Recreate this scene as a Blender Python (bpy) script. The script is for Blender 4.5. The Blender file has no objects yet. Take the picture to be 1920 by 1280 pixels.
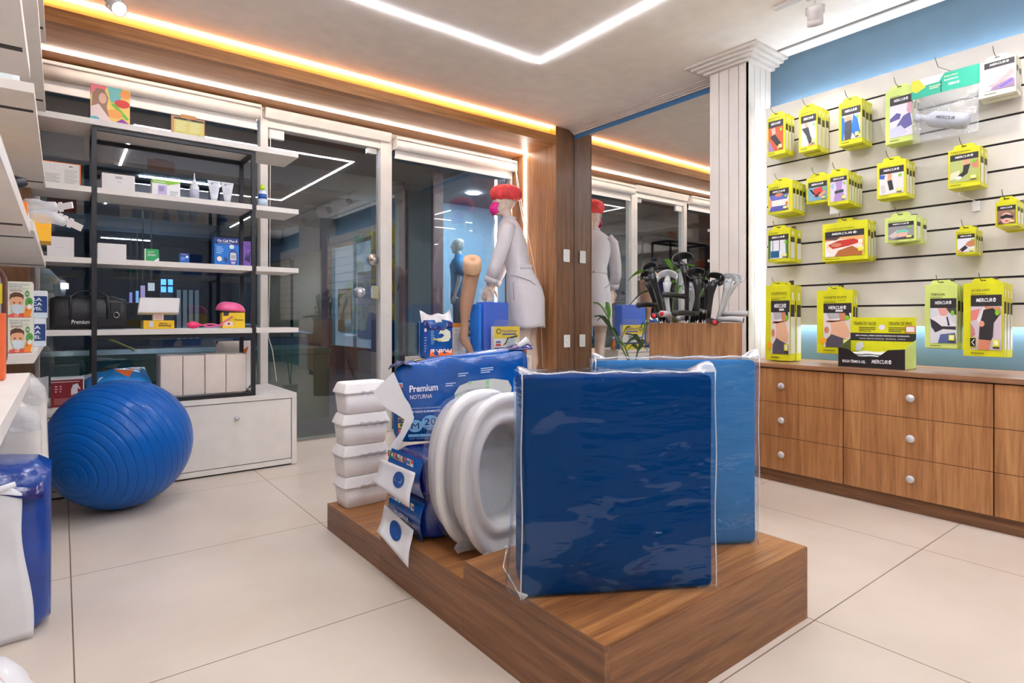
import bpy, bmesh, math, random
from mathutils import Vector, Matrix
random.seed(7)
C = bpy.context.scene.collection
PI = math.pi
# ---------------------------------------------------------------- camera
F_PX, HOR, CAM_H = 1096.7, 595.0, 1.05
YAW = math.atan((960 - 115.3) / F_PX)
SA, CA = math.sin(YAW), math.cos(YAW)
cd = bpy.data.cameras.new('camera'); cam = bpy.data.objects.new('camera', cd); C.objects.link(cam)
cam.location = (0, 0, CAM_H); cam.rotation_euler = (PI / 2, 0, -YAW)
cd.sensor_width = 36; cd.lens = 36 * F_PX / 1920; cd.shift_y = -(640 - HOR) / 1920; cd.clip_start = .05
bpy.context.scene.camera = cam
# ---------------------------------------------------------------- world, exposure
w = bpy.data.worlds.new('night'); bpy.context.scene.world = w; w.use_nodes = True
w.node_tree.nodes['Background'].inputs[0].default_value = (.35, .45, .6, 1)
w.node_tree.nodes['Background'].inputs[1].default_value = .06
vs = bpy.context.scene.view_settings
vs.view_transform = 'Standard'; vs.look = 'None'; vs.exposure = 1.0; vs.gamma = 1; vs.use_curve_mapping = False

SPOT_E = 9
def lin(c):
    return tuple((x / 255 / 12.92 if x / 255 <= .04045 else ((x / 255 + .055) / 1.055) ** 2.4) for x in c)
# ---------------------------------------------------------------- materials
MATS = {}
def nodes(name):
    m = bpy.data.materials.new(name); m.use_nodes = True
    nt = m.node_tree; b = nt.nodes['Principled BSDF']
    return m, nt, b
def N(nt, t, **k):
    n = nt.nodes.new(t)
    for a, v in k.items():
        setattr(n, a, v)
    return n
def mat(name, rgb, rough=.5, metal=0, coat=0, bump=0, bscale=60, var=.04, trans=0, emit=None, es=0, alpha=1, spec=.5, vscale=9, bdist=.004):
    """plain surface: colour with a faint procedural variation, optional bump"""
    if name in MATS: return MATS[name]
    m, nt, b = nodes(name); c = lin(rgb)
    tc = N(nt, 'ShaderNodeTexCoord'); no = N(nt, 'ShaderNodeTexNoise'); no.inputs['Scale'].default_value = vscale; no.inputs['Detail'].default_value = 3
    nt.links.new(tc.outputs['Object'], no.inputs['Vector'])
    rp = N(nt, 'ShaderNodeValToRGB')
    rp.color_ramp.elements[0].position = .3; rp.color_ramp.elements[1].position = .7
    rp.color_ramp.elements[0].color = (*[x * (1 - var) for x in c], 1); rp.color_ramp.elements[1].color = (*[min(1, x * (1 + var)) for x in c], 1)
    nt.links.new(no.outputs[0], rp.inputs[0]); nt.links.new(rp.outputs[0], b.inputs['Base Color'])
    b.inputs['Roughness'].default_value = rough; b.inputs['Metallic'].default_value = metal
    b.inputs['Coat Weight'].default_value = coat; b.inputs['Coat Roughness'].default_value = .08
    b.inputs['Transmission Weight'].default_value = trans; b.inputs['Alpha'].default_value = alpha
    b.inputs['Specular IOR Level'].default_value = spec
    if emit:
        b.inputs['Emission Color'].default_value = (*lin(emit), 1); b.inputs['Emission Strength'].default_value = es
    if bump:
        n2 = N(nt, 'ShaderNodeTexNoise'); n2.inputs['Scale'].default_value = bscale; n2.inputs['Detail'].default_value = 5
        nt.links.new(tc.outputs['Object'], n2.inputs['Vector'])
        bp = N(nt, 'ShaderNodeBump'); bp.inputs['Strength'].default_value = bump; bp.inputs['Distance'].default_value = bdist
        nt.links.new(n2.outputs[0], bp.inputs['Height']); nt.links.new(bp.outputs[0], b.inputs['Normal'])
        if coat: nt.links.new(bp.outputs[0], b.inputs['Coat Normal'])
    MATS[name] = m; return m
def wood(name, axis, dark, mid, light, rough=.42, s=1.0):
    if name in MATS: return MATS[name]
    m, nt, b = nodes(name)
    tc = N(nt, 'ShaderNodeTexCoord'); mp = N(nt, 'ShaderNodeMapping')
    sc = [1, 1, 1]; sc['xyz'.index(axis)] = .045; mp.inputs['Scale'].default_value = sc
    nt.links.new(tc.outputs['Object'], mp.inputs[0])
    a = N(nt, 'ShaderNodeTexNoise'); a.inputs['Scale'].default_value = 90 * s; a.inputs['Detail'].default_value = 7; a.inputs['Roughness'].default_value = .65; a.inputs['Distortion'].default_value = .3
    c2 = N(nt, 'ShaderNodeTexNoise'); c2.inputs['Scale'].default_value = 16 * s; c2.inputs['Detail'].default_value = 3; c2.inputs['Distortion'].default_value = 1.2
    nt.links.new(mp.outputs[0], a.inputs['Vector']); nt.links.new(mp.outputs[0], c2.inputs['Vector'])
    mx = N(nt, 'ShaderNodeMix'); mx.data_type = 'FLOAT'; mx.inputs[0].default_value = .5
    nt.links.new(a.outputs[0], mx.inputs[2]); nt.links.new(c2.outputs[0], mx.inputs[3])
    rp = N(nt, 'ShaderNodeValToRGB'); e = rp.color_ramp.elements
    e[0].position = .36; e[0].color = (*lin(dark), 1); e[1].position = .64; e[1].color = (*lin(light), 1)
    k = e.new(.5); k.color = (*lin(mid), 1)
    nt.links.new(mx.outputs[0], rp.inputs[0]); nt.links.new(rp.outputs[0], b.inputs['Base Color'])
    b.inputs['Roughness'].default_value = rough
    bp = N(nt, 'ShaderNodeBump'); bp.inputs['Strength'].default_value = .12; bp.inputs['Distance'].default_value = .002
    nt.links.new(a.outputs[0], bp.inputs['Height']); nt.links.new(bp.outputs[0], b.inputs['Normal'])
    MATS[name] = m; return m
def clear(name, base=.05, gain=.9, tint=(1, 1, 1), rough=0.0, bump=0, bscale=8, bdist=.02, haze=0, stretch=None, hazecol=(.9, .92, .95), sheen=(1, 1, 1), sheen_patch=None):
    """clear pane or film: see-through with a facing-dependent reflection"""
    if name in MATS: return MATS[name]
    m, nt, b = nodes(name); out = nt.nodes['Material Output']; nt.nodes.remove(b)
    lw = N(nt, 'ShaderNodeLayerWeight'); lw.inputs[0].default_value = .5
    p = N(nt, 'ShaderNodeMath', operation='POWER'); p.inputs[1].default_value = 4
    mu = N(nt, 'ShaderNodeMath', operation='MULTIPLY_ADD'); mu.inputs[1].default_value = gain; mu.inputs[2].default_value = base
    nt.links.new(lw.outputs['Facing'], p.inputs[0]); nt.links.new(p.outputs[0], mu.inputs[0])
    tr = N(nt, 'ShaderNodeBsdfTransparent'); tr.inputs[0].default_value = (*tint, 1)
    gl = N(nt, 'ShaderNodeBsdfGlossy'); gl.inputs['Roughness'].default_value = rough; gl.inputs[0].default_value = (*sheen, 1)
    src = tr
    if haze:
        df = N(nt, 'ShaderNodeBsdfDiffuse'); df.inputs[0].default_value = (*hazecol, 1)
        m2 = N(nt, 'ShaderNodeMixShader'); m2.inputs[0].default_value = haze
        nt.links.new(tr.outputs[0], m2.inputs[1]); nt.links.new(df.outputs[0], m2.inputs[2]); src = m2
    ms = N(nt, 'ShaderNodeMixShader')
    nt.links.new(mu.outputs[0], ms.inputs[0]); nt.links.new(src.outputs[0], ms.inputs[1]); nt.links.new(gl.outputs[0], ms.inputs[2])
    nt.links.new(ms.outputs[0], out.inputs[0])
    if bump:
        tc = N(nt, 'ShaderNodeTexCoord'); mp = N(nt, 'ShaderNodeMapping')
        if stretch:
            mp.inputs['Scale'].default_value = stretch[0]; mp.inputs['Rotation'].default_value = stretch[1]
        nt.links.new(tc.outputs['Object'], mp.inputs[0])
        n2 = N(nt, 'ShaderNodeTexNoise'); n2.inputs['Scale'].default_value = bscale; n2.inputs['Detail'].default_value = 3; n2.inputs['Distortion'].default_value = .6
        nt.links.new(mp.outputs[0], n2.inputs['Vector'])
        bp = N(nt, 'ShaderNodeBump'); bp.inputs['Strength'].default_value = bump; bp.inputs['Distance'].default_value = bdist
        nt.links.new(n2.outputs[0], bp.inputs['Height']); nt.links.new(bp.outputs[0], gl.inputs['Normal'])
    if sheen_patch:       # sheen painted in: noise patches with raised reflection, denser towards the bottom
        sc, rot, thr, amt = sheen_patch
        tc = N(nt, 'ShaderNodeTexCoord'); mp = N(nt, 'ShaderNodeMapping'); mp.inputs['Scale'].default_value = sc; mp.inputs['Rotation'].default_value = rot
        n3 = N(nt, 'ShaderNodeTexNoise'); n3.inputs['Scale'].default_value = 1; n3.inputs['Detail'].default_value = 2.5; n3.inputs['Distortion'].default_value = .8
        sz = N(nt, 'ShaderNodeSeparateXYZ'); nt.links.new(tc.outputs['Object'], sz.inputs[0])
        mr = N(nt, 'ShaderNodeMapRange'); mr.inputs[1].default_value = .0; mr.inputs[2].default_value = .5; mr.inputs[3].default_value = .16; mr.inputs[4].default_value = -.05
        nt.links.new(sz.outputs[2], mr.inputs[0]); nt.links.new(tc.outputs['Object'], mp.inputs[0]); nt.links.new(mp.outputs[0], n3.inputs['Vector'])
        ad = N(nt, 'ShaderNodeMath', operation='ADD'); nt.links.new(n3.outputs[0], ad.inputs[0]); nt.links.new(mr.outputs[0], ad.inputs[1])
        m3 = N(nt, 'ShaderNodeMapRange'); m3.inputs[1].default_value = thr; m3.inputs[2].default_value = thr + .02; m3.inputs[3].default_value = 0; m3.inputs[4].default_value = amt
        nt.links.new(ad.outputs[0], m3.inputs[0]); a2 = N(nt, 'ShaderNodeMath', operation='ADD'); nt.links.new(mu.outputs[0], a2.inputs[0]); nt.links.new(m3.outputs[0], a2.inputs[1]); nt.links.new(a2.outputs[0], ms.inputs[0])
    MATS[name] = m; return m
def glow(name, rgb, s):
    if name in MATS: return MATS[name]
    m, nt, b = nodes(name); b.inputs['Base Color'].default_value = (.8, .8, .8, 1)
    b.inputs['Emission Color'].default_value = (*lin(rgb), 1); b.inputs['Emission Strength'].default_value = s
    MATS[name] = m; return m
def ink(rgb, rough=.45):
    return mat('ink_%d_%d_%d_%d' % (*rgb, int(rough * 100)), rgb, rough, var=.02)

# ---------------------------------------------------------------- mesh building
class MB:
    def __init__(s): s.v = []; s.f = []; s.m = []; s.mats = []; s.sm = []
    def mi(s, m):
        if m not in s.mats: s.mats.append(m)
        return s.mats.index(m)
    def add(s, vs_, fs, m, smooth=False, M=None):
        o = len(s.v); k = s.mi(m)
        for p in vs_:
            p = Vector(p); s.v.append(M @ p if M else p)
        for f in fs:
            s.f.append([i + o for i in f]); s.m.append(k); s.sm.append(smooth)
        return s
    def box(s, a, b, m, M=None):
        x0, y0, z0 = a; x1, y1, z1 = b
        P = [(x0, y0, z0), (x1, y0, z0), (x1, y1, z0), (x0, y1, z0), (x0, y0, z1), (x1, y0, z1), (x1, y1, z1), (x0, y1, z1)]
        return s.add(P, [(0, 3, 2, 1), (4, 5, 6, 7), (0, 1, 5, 4), (1, 2, 6, 5), (2, 3, 7, 6), (3, 0, 4, 7)], m, M=M)
    def rings(s, R, m, smooth=True, cap0=True, cap1=True, closed=True, M=None):
        n = len(R[0]); P = [p for r in R for p in r]; Fs = []
        for i in range(len(R) - 1):
            for j in range(n if closed else n - 1):
                k = (j + 1) % n
                Fs.append((i * n + j, i * n + k, (i + 1) * n + k, (i + 1) * n + j))
        if cap0: Fs.append(tuple(reversed(range(n))))
        if cap1: Fs.append(tuple((len(R) - 1) * n + j for j in range(n)))
        return s.add(P, Fs, m, smooth, M)
    def lathe(s, prof, m, seg=24, M=None, smooth=True, cap=True):
        R = [[(r * math.cos(2 * PI * j / seg), r * math.sin(2 * PI * j / seg), z) for j in range(seg)] for r, z in prof]
        return s.rings(R, m, smooth, cap, cap, M=M)
    def tube(s, pts, r, m, seg=8, cap=True, M=None, flat=1.0):
        pts = [Vector(p) for p in pts]; R = []
        rr = r if isinstance(r, (list, tuple)) else [r] * len(pts); up = None
        for i, p in enumerate(pts):
            t = (pts[min(i + 1, len(pts) - 1)] - pts[max(i - 1, 0)]).normalized()
            if up is None:
                up = Vector((0, 0, 1)) if abs(t.z) < .9 else Vector((1, 0, 0))
            a = (up - t * up.dot(t)).normalized(); up = a; b = t.cross(a)
            R.append([p + a * (rr[i] * math.cos(2 * PI * j / seg)) + b * (rr[i] * flat * math.sin(2 * PI * j / seg)) for j in range(seg)])
        return s.rings(R, m, True, cap, cap, M=M)
    def prism(s, poly, h0, h1, m, fr, smooth=False):
        """poly in (a,b) of frame fr=(O,U,V,Nn); extruded along Nn h0..h1"""
        O, U, V, W = [Vector(x) for x in fr]; n = len(poly)
        P = [O + U * a + V * b + W * h0 for a, b in poly] + [O + U * a + V * b + W * h1 for a, b in poly]
        Fs = [tuple(reversed(range(n))), tuple(range(n, 2 * n))] + [(i, (i + 1) % n, n + (i + 1) % n, n + i) for i in range(n)]
        return s.add(P, Fs, m, smooth)
    def face(s, pts, m): return s.add(pts, [tuple(range(len(pts)))], m)
    def grid(s, fn, nu, nv, m, smooth=True):
        P = [fn(i / nu, j / nv) for j in range(nv + 1) for i in range(nu + 1)]
        Fs = [(j * (nu + 1) + i, j * (nu + 1) + i + 1, (j + 1) * (nu + 1) + i + 1, (j + 1) * (nu + 1) + i) for j in range(nv) for i in range(nu)]
        return s.add(P, Fs, m, smooth)
    def build(s, name, parent=None, loc=None, rotz=0, bevel=0, seg=2, label=None, solid=0, sub=0, remesh=0, fix=True):
        me = bpy.data.meshes.new(name); me.from_pydata([tuple(p) for p in s.v], [], s.f)
        for m in s.mats: me.materials.append(m)
        for p, k, q in zip(me.polygons, s.m, s.sm): p.material_index = k; p.use_smooth = q
        me.update()
        if fix:
            bm = bmesh.new(); bm.from_mesh(me); bmesh.ops.recalc_face_normals(bm, faces=bm.faces); bm.to_mesh(me); bm.free()
        o = bpy.data.objects.new(name, me); C.objects.link(o)
        if parent: o.parent = parent
        if loc: o.location = loc
        if rotz: o.rotation_euler = (0, 0, rotz)
        if remesh:
            d = o.modifiers.new('r', 'REMESH'); d.mode = 'VOXEL'; d.voxel_size = remesh; d.use_smooth_shade = True
            d = o.modifiers.new('s', 'SMOOTH'); d.iterations = 4; d.factor = .5
        if solid: d = o.modifiers.new('t', 'SOLIDIFY'); d.thickness = solid; d.offset = 0
        if bevel:
            d = o.modifiers.new('b', 'BEVEL'); d.width = bevel; d.segments = seg; d.limit_method = 'ANGLE'; d.angle_limit = .6; d.harden_normals = False
        if sub: d = o.modifiers.new('u', 'SUBSURF'); d.levels = sub; d.render_levels = sub
        if label: o['label'] = label
        return o
def tag(o, label=None, cat=None, group=None, kind=None):
    if label: o['label'] = label
    if cat: o['category'] = cat
    if group: o['group'] = group
    if kind: o['kind'] = kind
    return o
def thing(name, label, cat, loc=(0, 0, 0), rotz=0, group=None, rot=None):
    o = bpy.data.objects.new(name, None); C.objects.link(o); o.empty_display_size = .05
    o.location = loc; o.rotation_euler = rot or (0, 0, rotz)
    return tag(o, label, cat, group)
def struct(o, label=None): o['kind'] = 'structure'; return o
def copy_tree(o, parent=None):
    c = o.copy(); C.objects.link(c)
    if parent: c.parent = parent
    for ch in KIDS(o): copy_tree(ch, c)
    return c
def KIDS(o): return [x for x in list(C.objects) if x.parent == o]
def rot_to(dirv, at=(0, 0, 0)):
    q = Vector(dirv).normalized().to_track_quat('Z', 'Y')
    return Matrix.Translation(at) @ q.to_matrix().to_4x4()
def ell(cx, cy, rx, ry, n=20, a0=0, a1=2 * PI):
    k = n if a1 - a0 >= 2 * PI - .01 else n - 1
    return [(cx + rx * math.cos(a0 + (a1 - a0) * i / k), cy + ry * math.sin(a0 + (a1 - a0) * i / k)) for i in range(n)]
def rrect(x0, y0, x1, y1, r, n=4):
    P = []
    for cx, cy, a in ((x1 - r, y1 - r, 0), (x0 + r, y1 - r, PI / 2), (x0 + r, y0 + r, PI), (x1 - r, y0 + r, 1.5 * PI)):
        P += [(cx + r * math.cos(a + PI / 2 * i / n), cy + r * math.sin(a + PI / 2 * i / n)) for i in range(n + 1)]
    return P
# text glyph meshes
TXT = {}
def glyphs(s, bold=0.0, shear=0.0):
    k = (s, bold, shear)
    if k in TXT: return TXT[k]
    cu = bpy.data.curves.new('t', 'FONT'); cu.body = s; cu.size = 1; cu.offset = bold; cu.shear = shear; cu.resolution_u = 2
    o = bpy.data.objects.new('t', cu); C.objects.link(o)
    dg = bpy.context.evaluated_depsgraph_get(); me = bpy.data.meshes.new_from_object(o.evaluated_get(dg))
    vs_ = [tuple(v.co) for v in me.vertices]; fs = [tuple(p.vertices) for p in me.polygons]
    bpy.data.objects.remove(o); bpy.data.curves.remove(cu); bpy.data.meshes.remove(me)
    if vs_:
        x0 = min(v[0] for v in vs_); x1 = max(v[0] for v in vs_); y0 = min(v[1] for v in vs_); y1 = max(v[1] for v in vs_)
    else: x0 = x1 = y0 = y1 = 0
    TXT[k] = (vs_, fs, (x0, y0, x1, y1)); return TXT[k]
def decal(items, fr, name='printed_label', parent=None, W=1, H=1, off=.0006, warp=None, mb=None):
    """flat print: items in 0..1 of a W x H rectangle; fr=(O bottom-left, U, V, N)"""
    O, U, V, Nn = [Vector(x) for x in fr]; own = mb is None; mb = mb or MB(); h = off
    def P(a, b):
        p = O + U * (a * W) + V * (b * H) + Nn * h
        return warp(a, b, p) if warp else p
    for it in items:
        k = it[0]; h += .00025
        if k == 'r': pts = [(it[1], it[2]), (it[3], it[2]), (it[3], it[4]), (it[1], it[4])]; mb.face([P(*q) for q in pts], ink(it[5]))
        elif k == 'p': mb.face([P(*q) for q in it[1]], ink(it[2]))
        elif k == 'e': mb.face([P(*q) for q in ell(it[1], it[2], it[3], it[4])], ink(it[5]))
        elif k == 'l':      # lines standing for small print: x0,y0,x1,y1,n,col
            x0, y0, x1, y1, n, col = it[1:]
            for i in range(n):
                yy = y0 + (y1 - y0) * (i + .5) / n; t = (y1 - y0) / n * .22; e = x1 - (x1 - x0) * (.0 if i % 3 else .25)
                mb.face([P(x0, yy - t), P(e, yy - t), P(e, yy + t), P(x0, yy + t)], ink(col))
        elif k == 't':      # text: string, x, y(baseline), width, height, col, bold, shear, flip
            s_, x, y, wd, ht, col = it[1:7]; bold = it[7] if len(it) > 7 else 0; sh = it[8] if len(it) > 8 else 0; flip = it[9] if len(it) > 9 else 0
            vs_, fs, (x0, y0, x1, y1) = glyphs(s_, bold, sh)
            if not vs_: continue
            Q = []
            for v in vs_:
                a = (v[0] - x0) / (x1 - x0); b = (v[1] - y0) / (y1 - y0)
                if flip: a = 1 - a; b = 1 - b
                Q.append(P(x + a * wd, y + b * ht))
            mb.add(Q, fs, ink(col))
    if own: return mb.build(name, parent, fix=False)
# ---------------------------------------------------------------- pixel -> point on a known plane of the place
def rho(u):
    l = (u - 960) / F_PX
    return (SA + l * CA) / (CA - l * SA)
def ray(u, v):
    l = (u - 960) / F_PX
    return SA + l * CA, CA - l * SA, (HOR - v) / F_PX
def onx(u, v, X):
    a = ray(u, v); t = X / a[0]; return Vector((X, a[1] * t, CAM_H + a[2] * t))
def ony(u, v, Y):
    a = ray(u, v); t = Y / a[1]; return Vector((a[0] * t, Y, CAM_H + a[2] * t))
def onz(u, v, Z):
    a = ray(u, v); t = (Z - CAM_H) / a[2]; return Vector((a[0] * t, a[1] * t, Z))
# palette
WHITE = mat('white_lacquer', (222, 217, 212), .35)
WALLP = mat('white_paint', (208, 200, 192), .7, bump=.05, bscale=200)
CEIL = mat('ceiling_paint', (236, 228, 220), .8)
BLACKM = mat('black_metal', (28, 28, 32), .4)
CHROME = mat('satin_metal', (200, 200, 200), .25, metal=1)
OAKZ = wood('warm_oak_vertical', 'z', (124, 82, 50), (160, 112, 70), (184, 138, 92))
OAKX = wood('warm_oak_along_x', 'x', (140, 88, 48), (176, 122, 74), (196, 146, 98))
WALZ = wood('walnut_vertical', 'z', (88, 58, 36), (118, 82, 54), (138, 100, 68))
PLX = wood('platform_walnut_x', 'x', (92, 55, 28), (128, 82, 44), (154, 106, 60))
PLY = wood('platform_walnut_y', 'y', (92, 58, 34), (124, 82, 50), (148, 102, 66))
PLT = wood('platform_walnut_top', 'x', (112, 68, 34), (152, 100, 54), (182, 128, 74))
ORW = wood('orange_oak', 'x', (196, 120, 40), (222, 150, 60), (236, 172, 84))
LED = glow('cool_white_led', (240, 243, 255), 50)
LED2 = glow('soffit_white_led', (255, 240, 226), 14)
LEDW = glow('warm_white_led', (255, 218, 184), 7.5)
LEDC = glow('daylight_led', (236, 244, 255), 13)
GLASS = clear('shop_window_glass', .085, .85, (.93, .96, .96))
YEL = mat('yellow_green_card', (214, 212, 22), .4, var=.08, vscale=14)
YELP = mat('pale_green_card', (206, 222, 120), .4, var=.08)
FILM = clear('clear_plastic_film', .06, .6, (.97, .98, 1), .06, bump=.7, bscale=14, haze=.10)
# ================================================================ THE SHELL
XW, XM, ZC, YG = 4.15, 4.10, 2.93, 5.03      # right wall, mirror, ceiling height, shop window plane
XL = -.42; YB = -4.4
m, nt, b = nodes('porcelain_tiles'); MATS['floor'] = m
tc = N(nt, 'ShaderNodeTexCoord'); br = N(nt, 'ShaderNodeTexBrick'); mp = N(nt, 'ShaderNodeMapping')
mp.inputs['Location'].default_value = (.044 + 3 * 1.0 - .044 - .049, -.97 + 6, 0)
mp.inputs['Location'].default_value = (-1.05 + 1.02 * 4, -.967 + 1.0 * 6, 0)
nt.links.new(tc.outputs['Object'], mp.inputs[0]); nt.links.new(mp.outputs[0], br.inputs['Vector'])
br.offset = 0; br.inputs['Scale'].default_value = 1; br.inputs['Brick Width'].default_value = 1.02; br.inputs['Row Height'].default_value = 1.0
br.inputs['Mortar Size'].default_value = .0022; br.inputs['Mortar Smooth'].default_value = 0; br.inputs['Bias'].default_value = 0
nz = N(nt, 'ShaderNodeTexNoise'); nz.inputs['Scale'].default_value = 2.2; nz.inputs['Detail'].default_value = 6
nt.links.new(tc.outputs['Object'], nz.inputs['Vector'])
rp = N(nt, 'ShaderNodeValToRGB'); rp.color_ramp.elements[0].position = .3; rp.color_ramp.elements[1].position = .7
rp.color_ramp.elements[0].color = (*lin((206, 192, 176)), 1); rp.color_ramp.elements[1].color = (*lin((218, 205, 190)), 1)
nt.links.new(nz.outputs[0], rp.inputs[0]); nt.links.new(rp.outputs[0], br.inputs['Color1']); nt.links.new(rp.outputs[0], br.inputs['Color2'])
br.inputs['Mortar'].default_value = (*lin((120, 104, 88)), 1)
nt.links.new(br.outputs[0], b.inputs['Base Color']); b.inputs['Roughness'].default_value = .33
struct(MB().box((XL - .1, YB, -.08), (XW + .1, YG + .02, 0), m).build('floor'))
struct(MB().box((XL - .1, YB, ZC), (XW + .1, 4.36, ZC + .1), CEIL).build('ceiling'))
struct(MB().box((XL - .1, YB, 0), (XL, YG, ZC), WALLP).build('wall_left'))
struct(MB().box((XL - .1, YB - .1, 0), (XW + .1, YB, ZC + .1), mat('slate_rear_wall', (84, 90, 98), .7)).build('wall_back'))
BLUE = mat('blue_wall_paint', (92, 120, 140), .6, bump=.25, bscale=10, bdist=.01)
struct(MB().box((XW, YB, 0), (XW + .1, YG + .3, ZC + .1), BLUE).build('wall_right'))
struct(MB().box((XM + .004, 2.5, 0), (XW, YG, ZC), mat('blue_band_paint', (58, 118, 170), .6)).build('wall_mirror_backing'))
# grooved white columns
def column(y0, y1, x0=3.85):
    mb = MB(); mb.box((x0 + .006, y0 + .006, 0), (XW, y1, ZC), mat('groove_shade', (150, 146, 142), .8))
    n = max(4, round((y1 - y0) / .075)); s = (y1 - y0) / n
    for i in range(n): mb.box((x0, y0 + i * s + .0025, 0), (x0 + .02, y0 + (i + 1) * s - .0025, ZC), WALLP)
    n = 4; s = (XW - x0) / n
    for i in range(n): mb.box((x0 + i * s + (.0025 if i else 0), y0, 0), (x0 + (i + 1) * s - .0025, y0 + .02, ZC), WALLP)
    return mb
struct(column(2.255, 2.57).build('wall_column'))
struct(column(-2.1, -.87).build('wall_column_rear'))
def crown(name, x0, x1, y0, y1, front, k, sides):
    mb = MB()
    for i in range(4):
        hh = .07 if sides else .044
        e = k * (i + 1) / 4; z = ZC - hh + hh * i / 4
        mb.box((front - e, y0 - (e if sides else 0), z), (x1, y1 + (e if sides else 0), z + hh / 4 * .97), WALLP)
    return struct(mb.build(name))
crown('trim_1', 0, XM, 2.57, 4.288, XM, .075, False)
crown('trim_2', 0, XW, 2.255, 2.57, 3.85, .13, True)
struct(MB().box((3.99, -.86, ZC - .012), (4.005, 2.12, ZC), mat('groove_shade', (150, 146, 142))).build('trim_3'))
# window wall: wooden portal, soffit, frames
jm = MB().box((3.855, 4.292, 0), (XM, YG, ZC), WALZ).build('wall_front_pier'); struct(jm)
struct(MB().box((3.849, 4.288, 0), (3.855, YG, 2.76), OAKZ).build('trim_pier_lining'))
struct(MB().box((XL, 4.288, 0), (-.14, YG, ZC), WALZ).build('wall_front_pier_left'))
bm_ = MB().box((-.27, 4.288, 2.757), (3.852, 4.36, 2.84), wood('beam_oak', 'x', (132, 88, 46), (166, 114, 64), (186, 134, 80)))
struct(bm_.build('trim_beam'))
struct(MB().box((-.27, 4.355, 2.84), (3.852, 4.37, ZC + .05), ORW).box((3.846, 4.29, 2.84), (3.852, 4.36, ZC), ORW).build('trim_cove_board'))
struct(MB().box((-.27, 4.36, 2.757), (3.852, YG, 2.80), wood('soffit_oak', 'x', (164, 108, 62), (184, 128, 80), (198, 146, 96), .38)).build('ceiling_soffit'))
struct(MB().box((XL, YG - .02, 2.80), (XM, YG + .1, ZC + .3), WALLP).build('wall_front_upper'))
FR = mat('white_window_frame', (226, 222, 216), .4)
struct(MB().box((-.27, YG - .03, 2.70), (3.85, YG + .06, 2.80), FR).box((1.27, YG - .04, 2.60), (2.44, YG + .06, 2.72), FR).build('trim_window_head', bevel=.004))
struct(MB().box((1.272, YG - .05, 0), (1.332, YG + .05, 2.72), FR).build('trim_door_post_left', bevel=.004))
struct(MB().box((2.317, YG - .05, 0), (2.43, YG + .05, 2.72), FR).build('trim_door_post_right', bevel=.004))
struct(MB().box((-.14, YG - .04, 0), (-.115, YG + .04, 2.72), FR).build('trim_window_post_left', bevel=.004))
struct(MB().box((3.82, YG - .04, 0), (3.85, YG + .04, 2.72), FR).build('trim_window_post_right', bevel=.004))
w1 = struct(MB().box((-.115, YG - .004, .03), (1.272, YG + .004, 2.72), GLASS).build('window_1'))
w2 = struct(MB().box((2.43, YG - .004, .03), (3.82, YG + .004, 2.72), GLASS).build('window_2'))
d1 = bpy.data.objects.new('door_1', None); C.objects.link(d1); struct(d1); d1.location = (1.83, YG, 0)
L = lambda x, y, z: (x - 1.83, y - YG, z)
MB().box(L(1.34, YG - .005, .012), L(2.308, YG + .005, 2.6), GLASS).build('glass_leaf', d1)
MB().box(L(1.345, YG - .02, 2.52), L(1.47, YG + .02, 2.60), mat('white_clamp', (230, 230, 228), .3)).build('top_clamp', d1, bevel=.008)
MB().box(L(2.20, YG - .02, 2.54), L(2.30, YG + .02, 2.60), CHROME).build('top_pivot', d1, bevel=.006)
kn = MB(); kn.lathe([(.02, -.02), (.05, -.02), (.052, .0), (.052, .02), (.03, .05), (.001, .055)], mat('clear_knob', (190, 196, 205), .08, metal=.6), M=rot_to((0, -1, 0), L(2.131, YG - .01, 1.275)))
kn.build('knob', d1)
lk = MB(); lk.lathe([(.05, -.005), (.055, .01), (.05, .025), (.02, .03), (.018, .05), (.001, .052)], CHROME, M=rot_to((0, -1, 0), L(2.255, YG - .012, 1.576)))
lk.build('round_lock', d1)
MB().prism(rrect(-.035, -.06, .035, .06, .012), 0, .03, CHROME, (L(2.275, YG - .006, 1.279), (1, 0, 0), (0, 0, 1), (0, -1, 0))).build('latch_plate', d1, bevel=.003)
# entrance mat strip of the threshold
struct(MB().box((1.33, YG - .02, 0), (2.32, YG + .12, .006), mat('granite_threshold', (150, 138, 122), .5, var=.5, vscale=160)).build('trim_threshold'))
# mirror
MIR = mat('mirror_silver', (236, 238, 236), .0, metal=1, var=0)
tag(MB().box((XM - .004, 2.57, .02), (XM + .003, 4.286, 2.842), MIR).build('wall_mirror'), 'tall frameless mirror between the wooden pier and the grooved white column', 'mirror')
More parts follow.
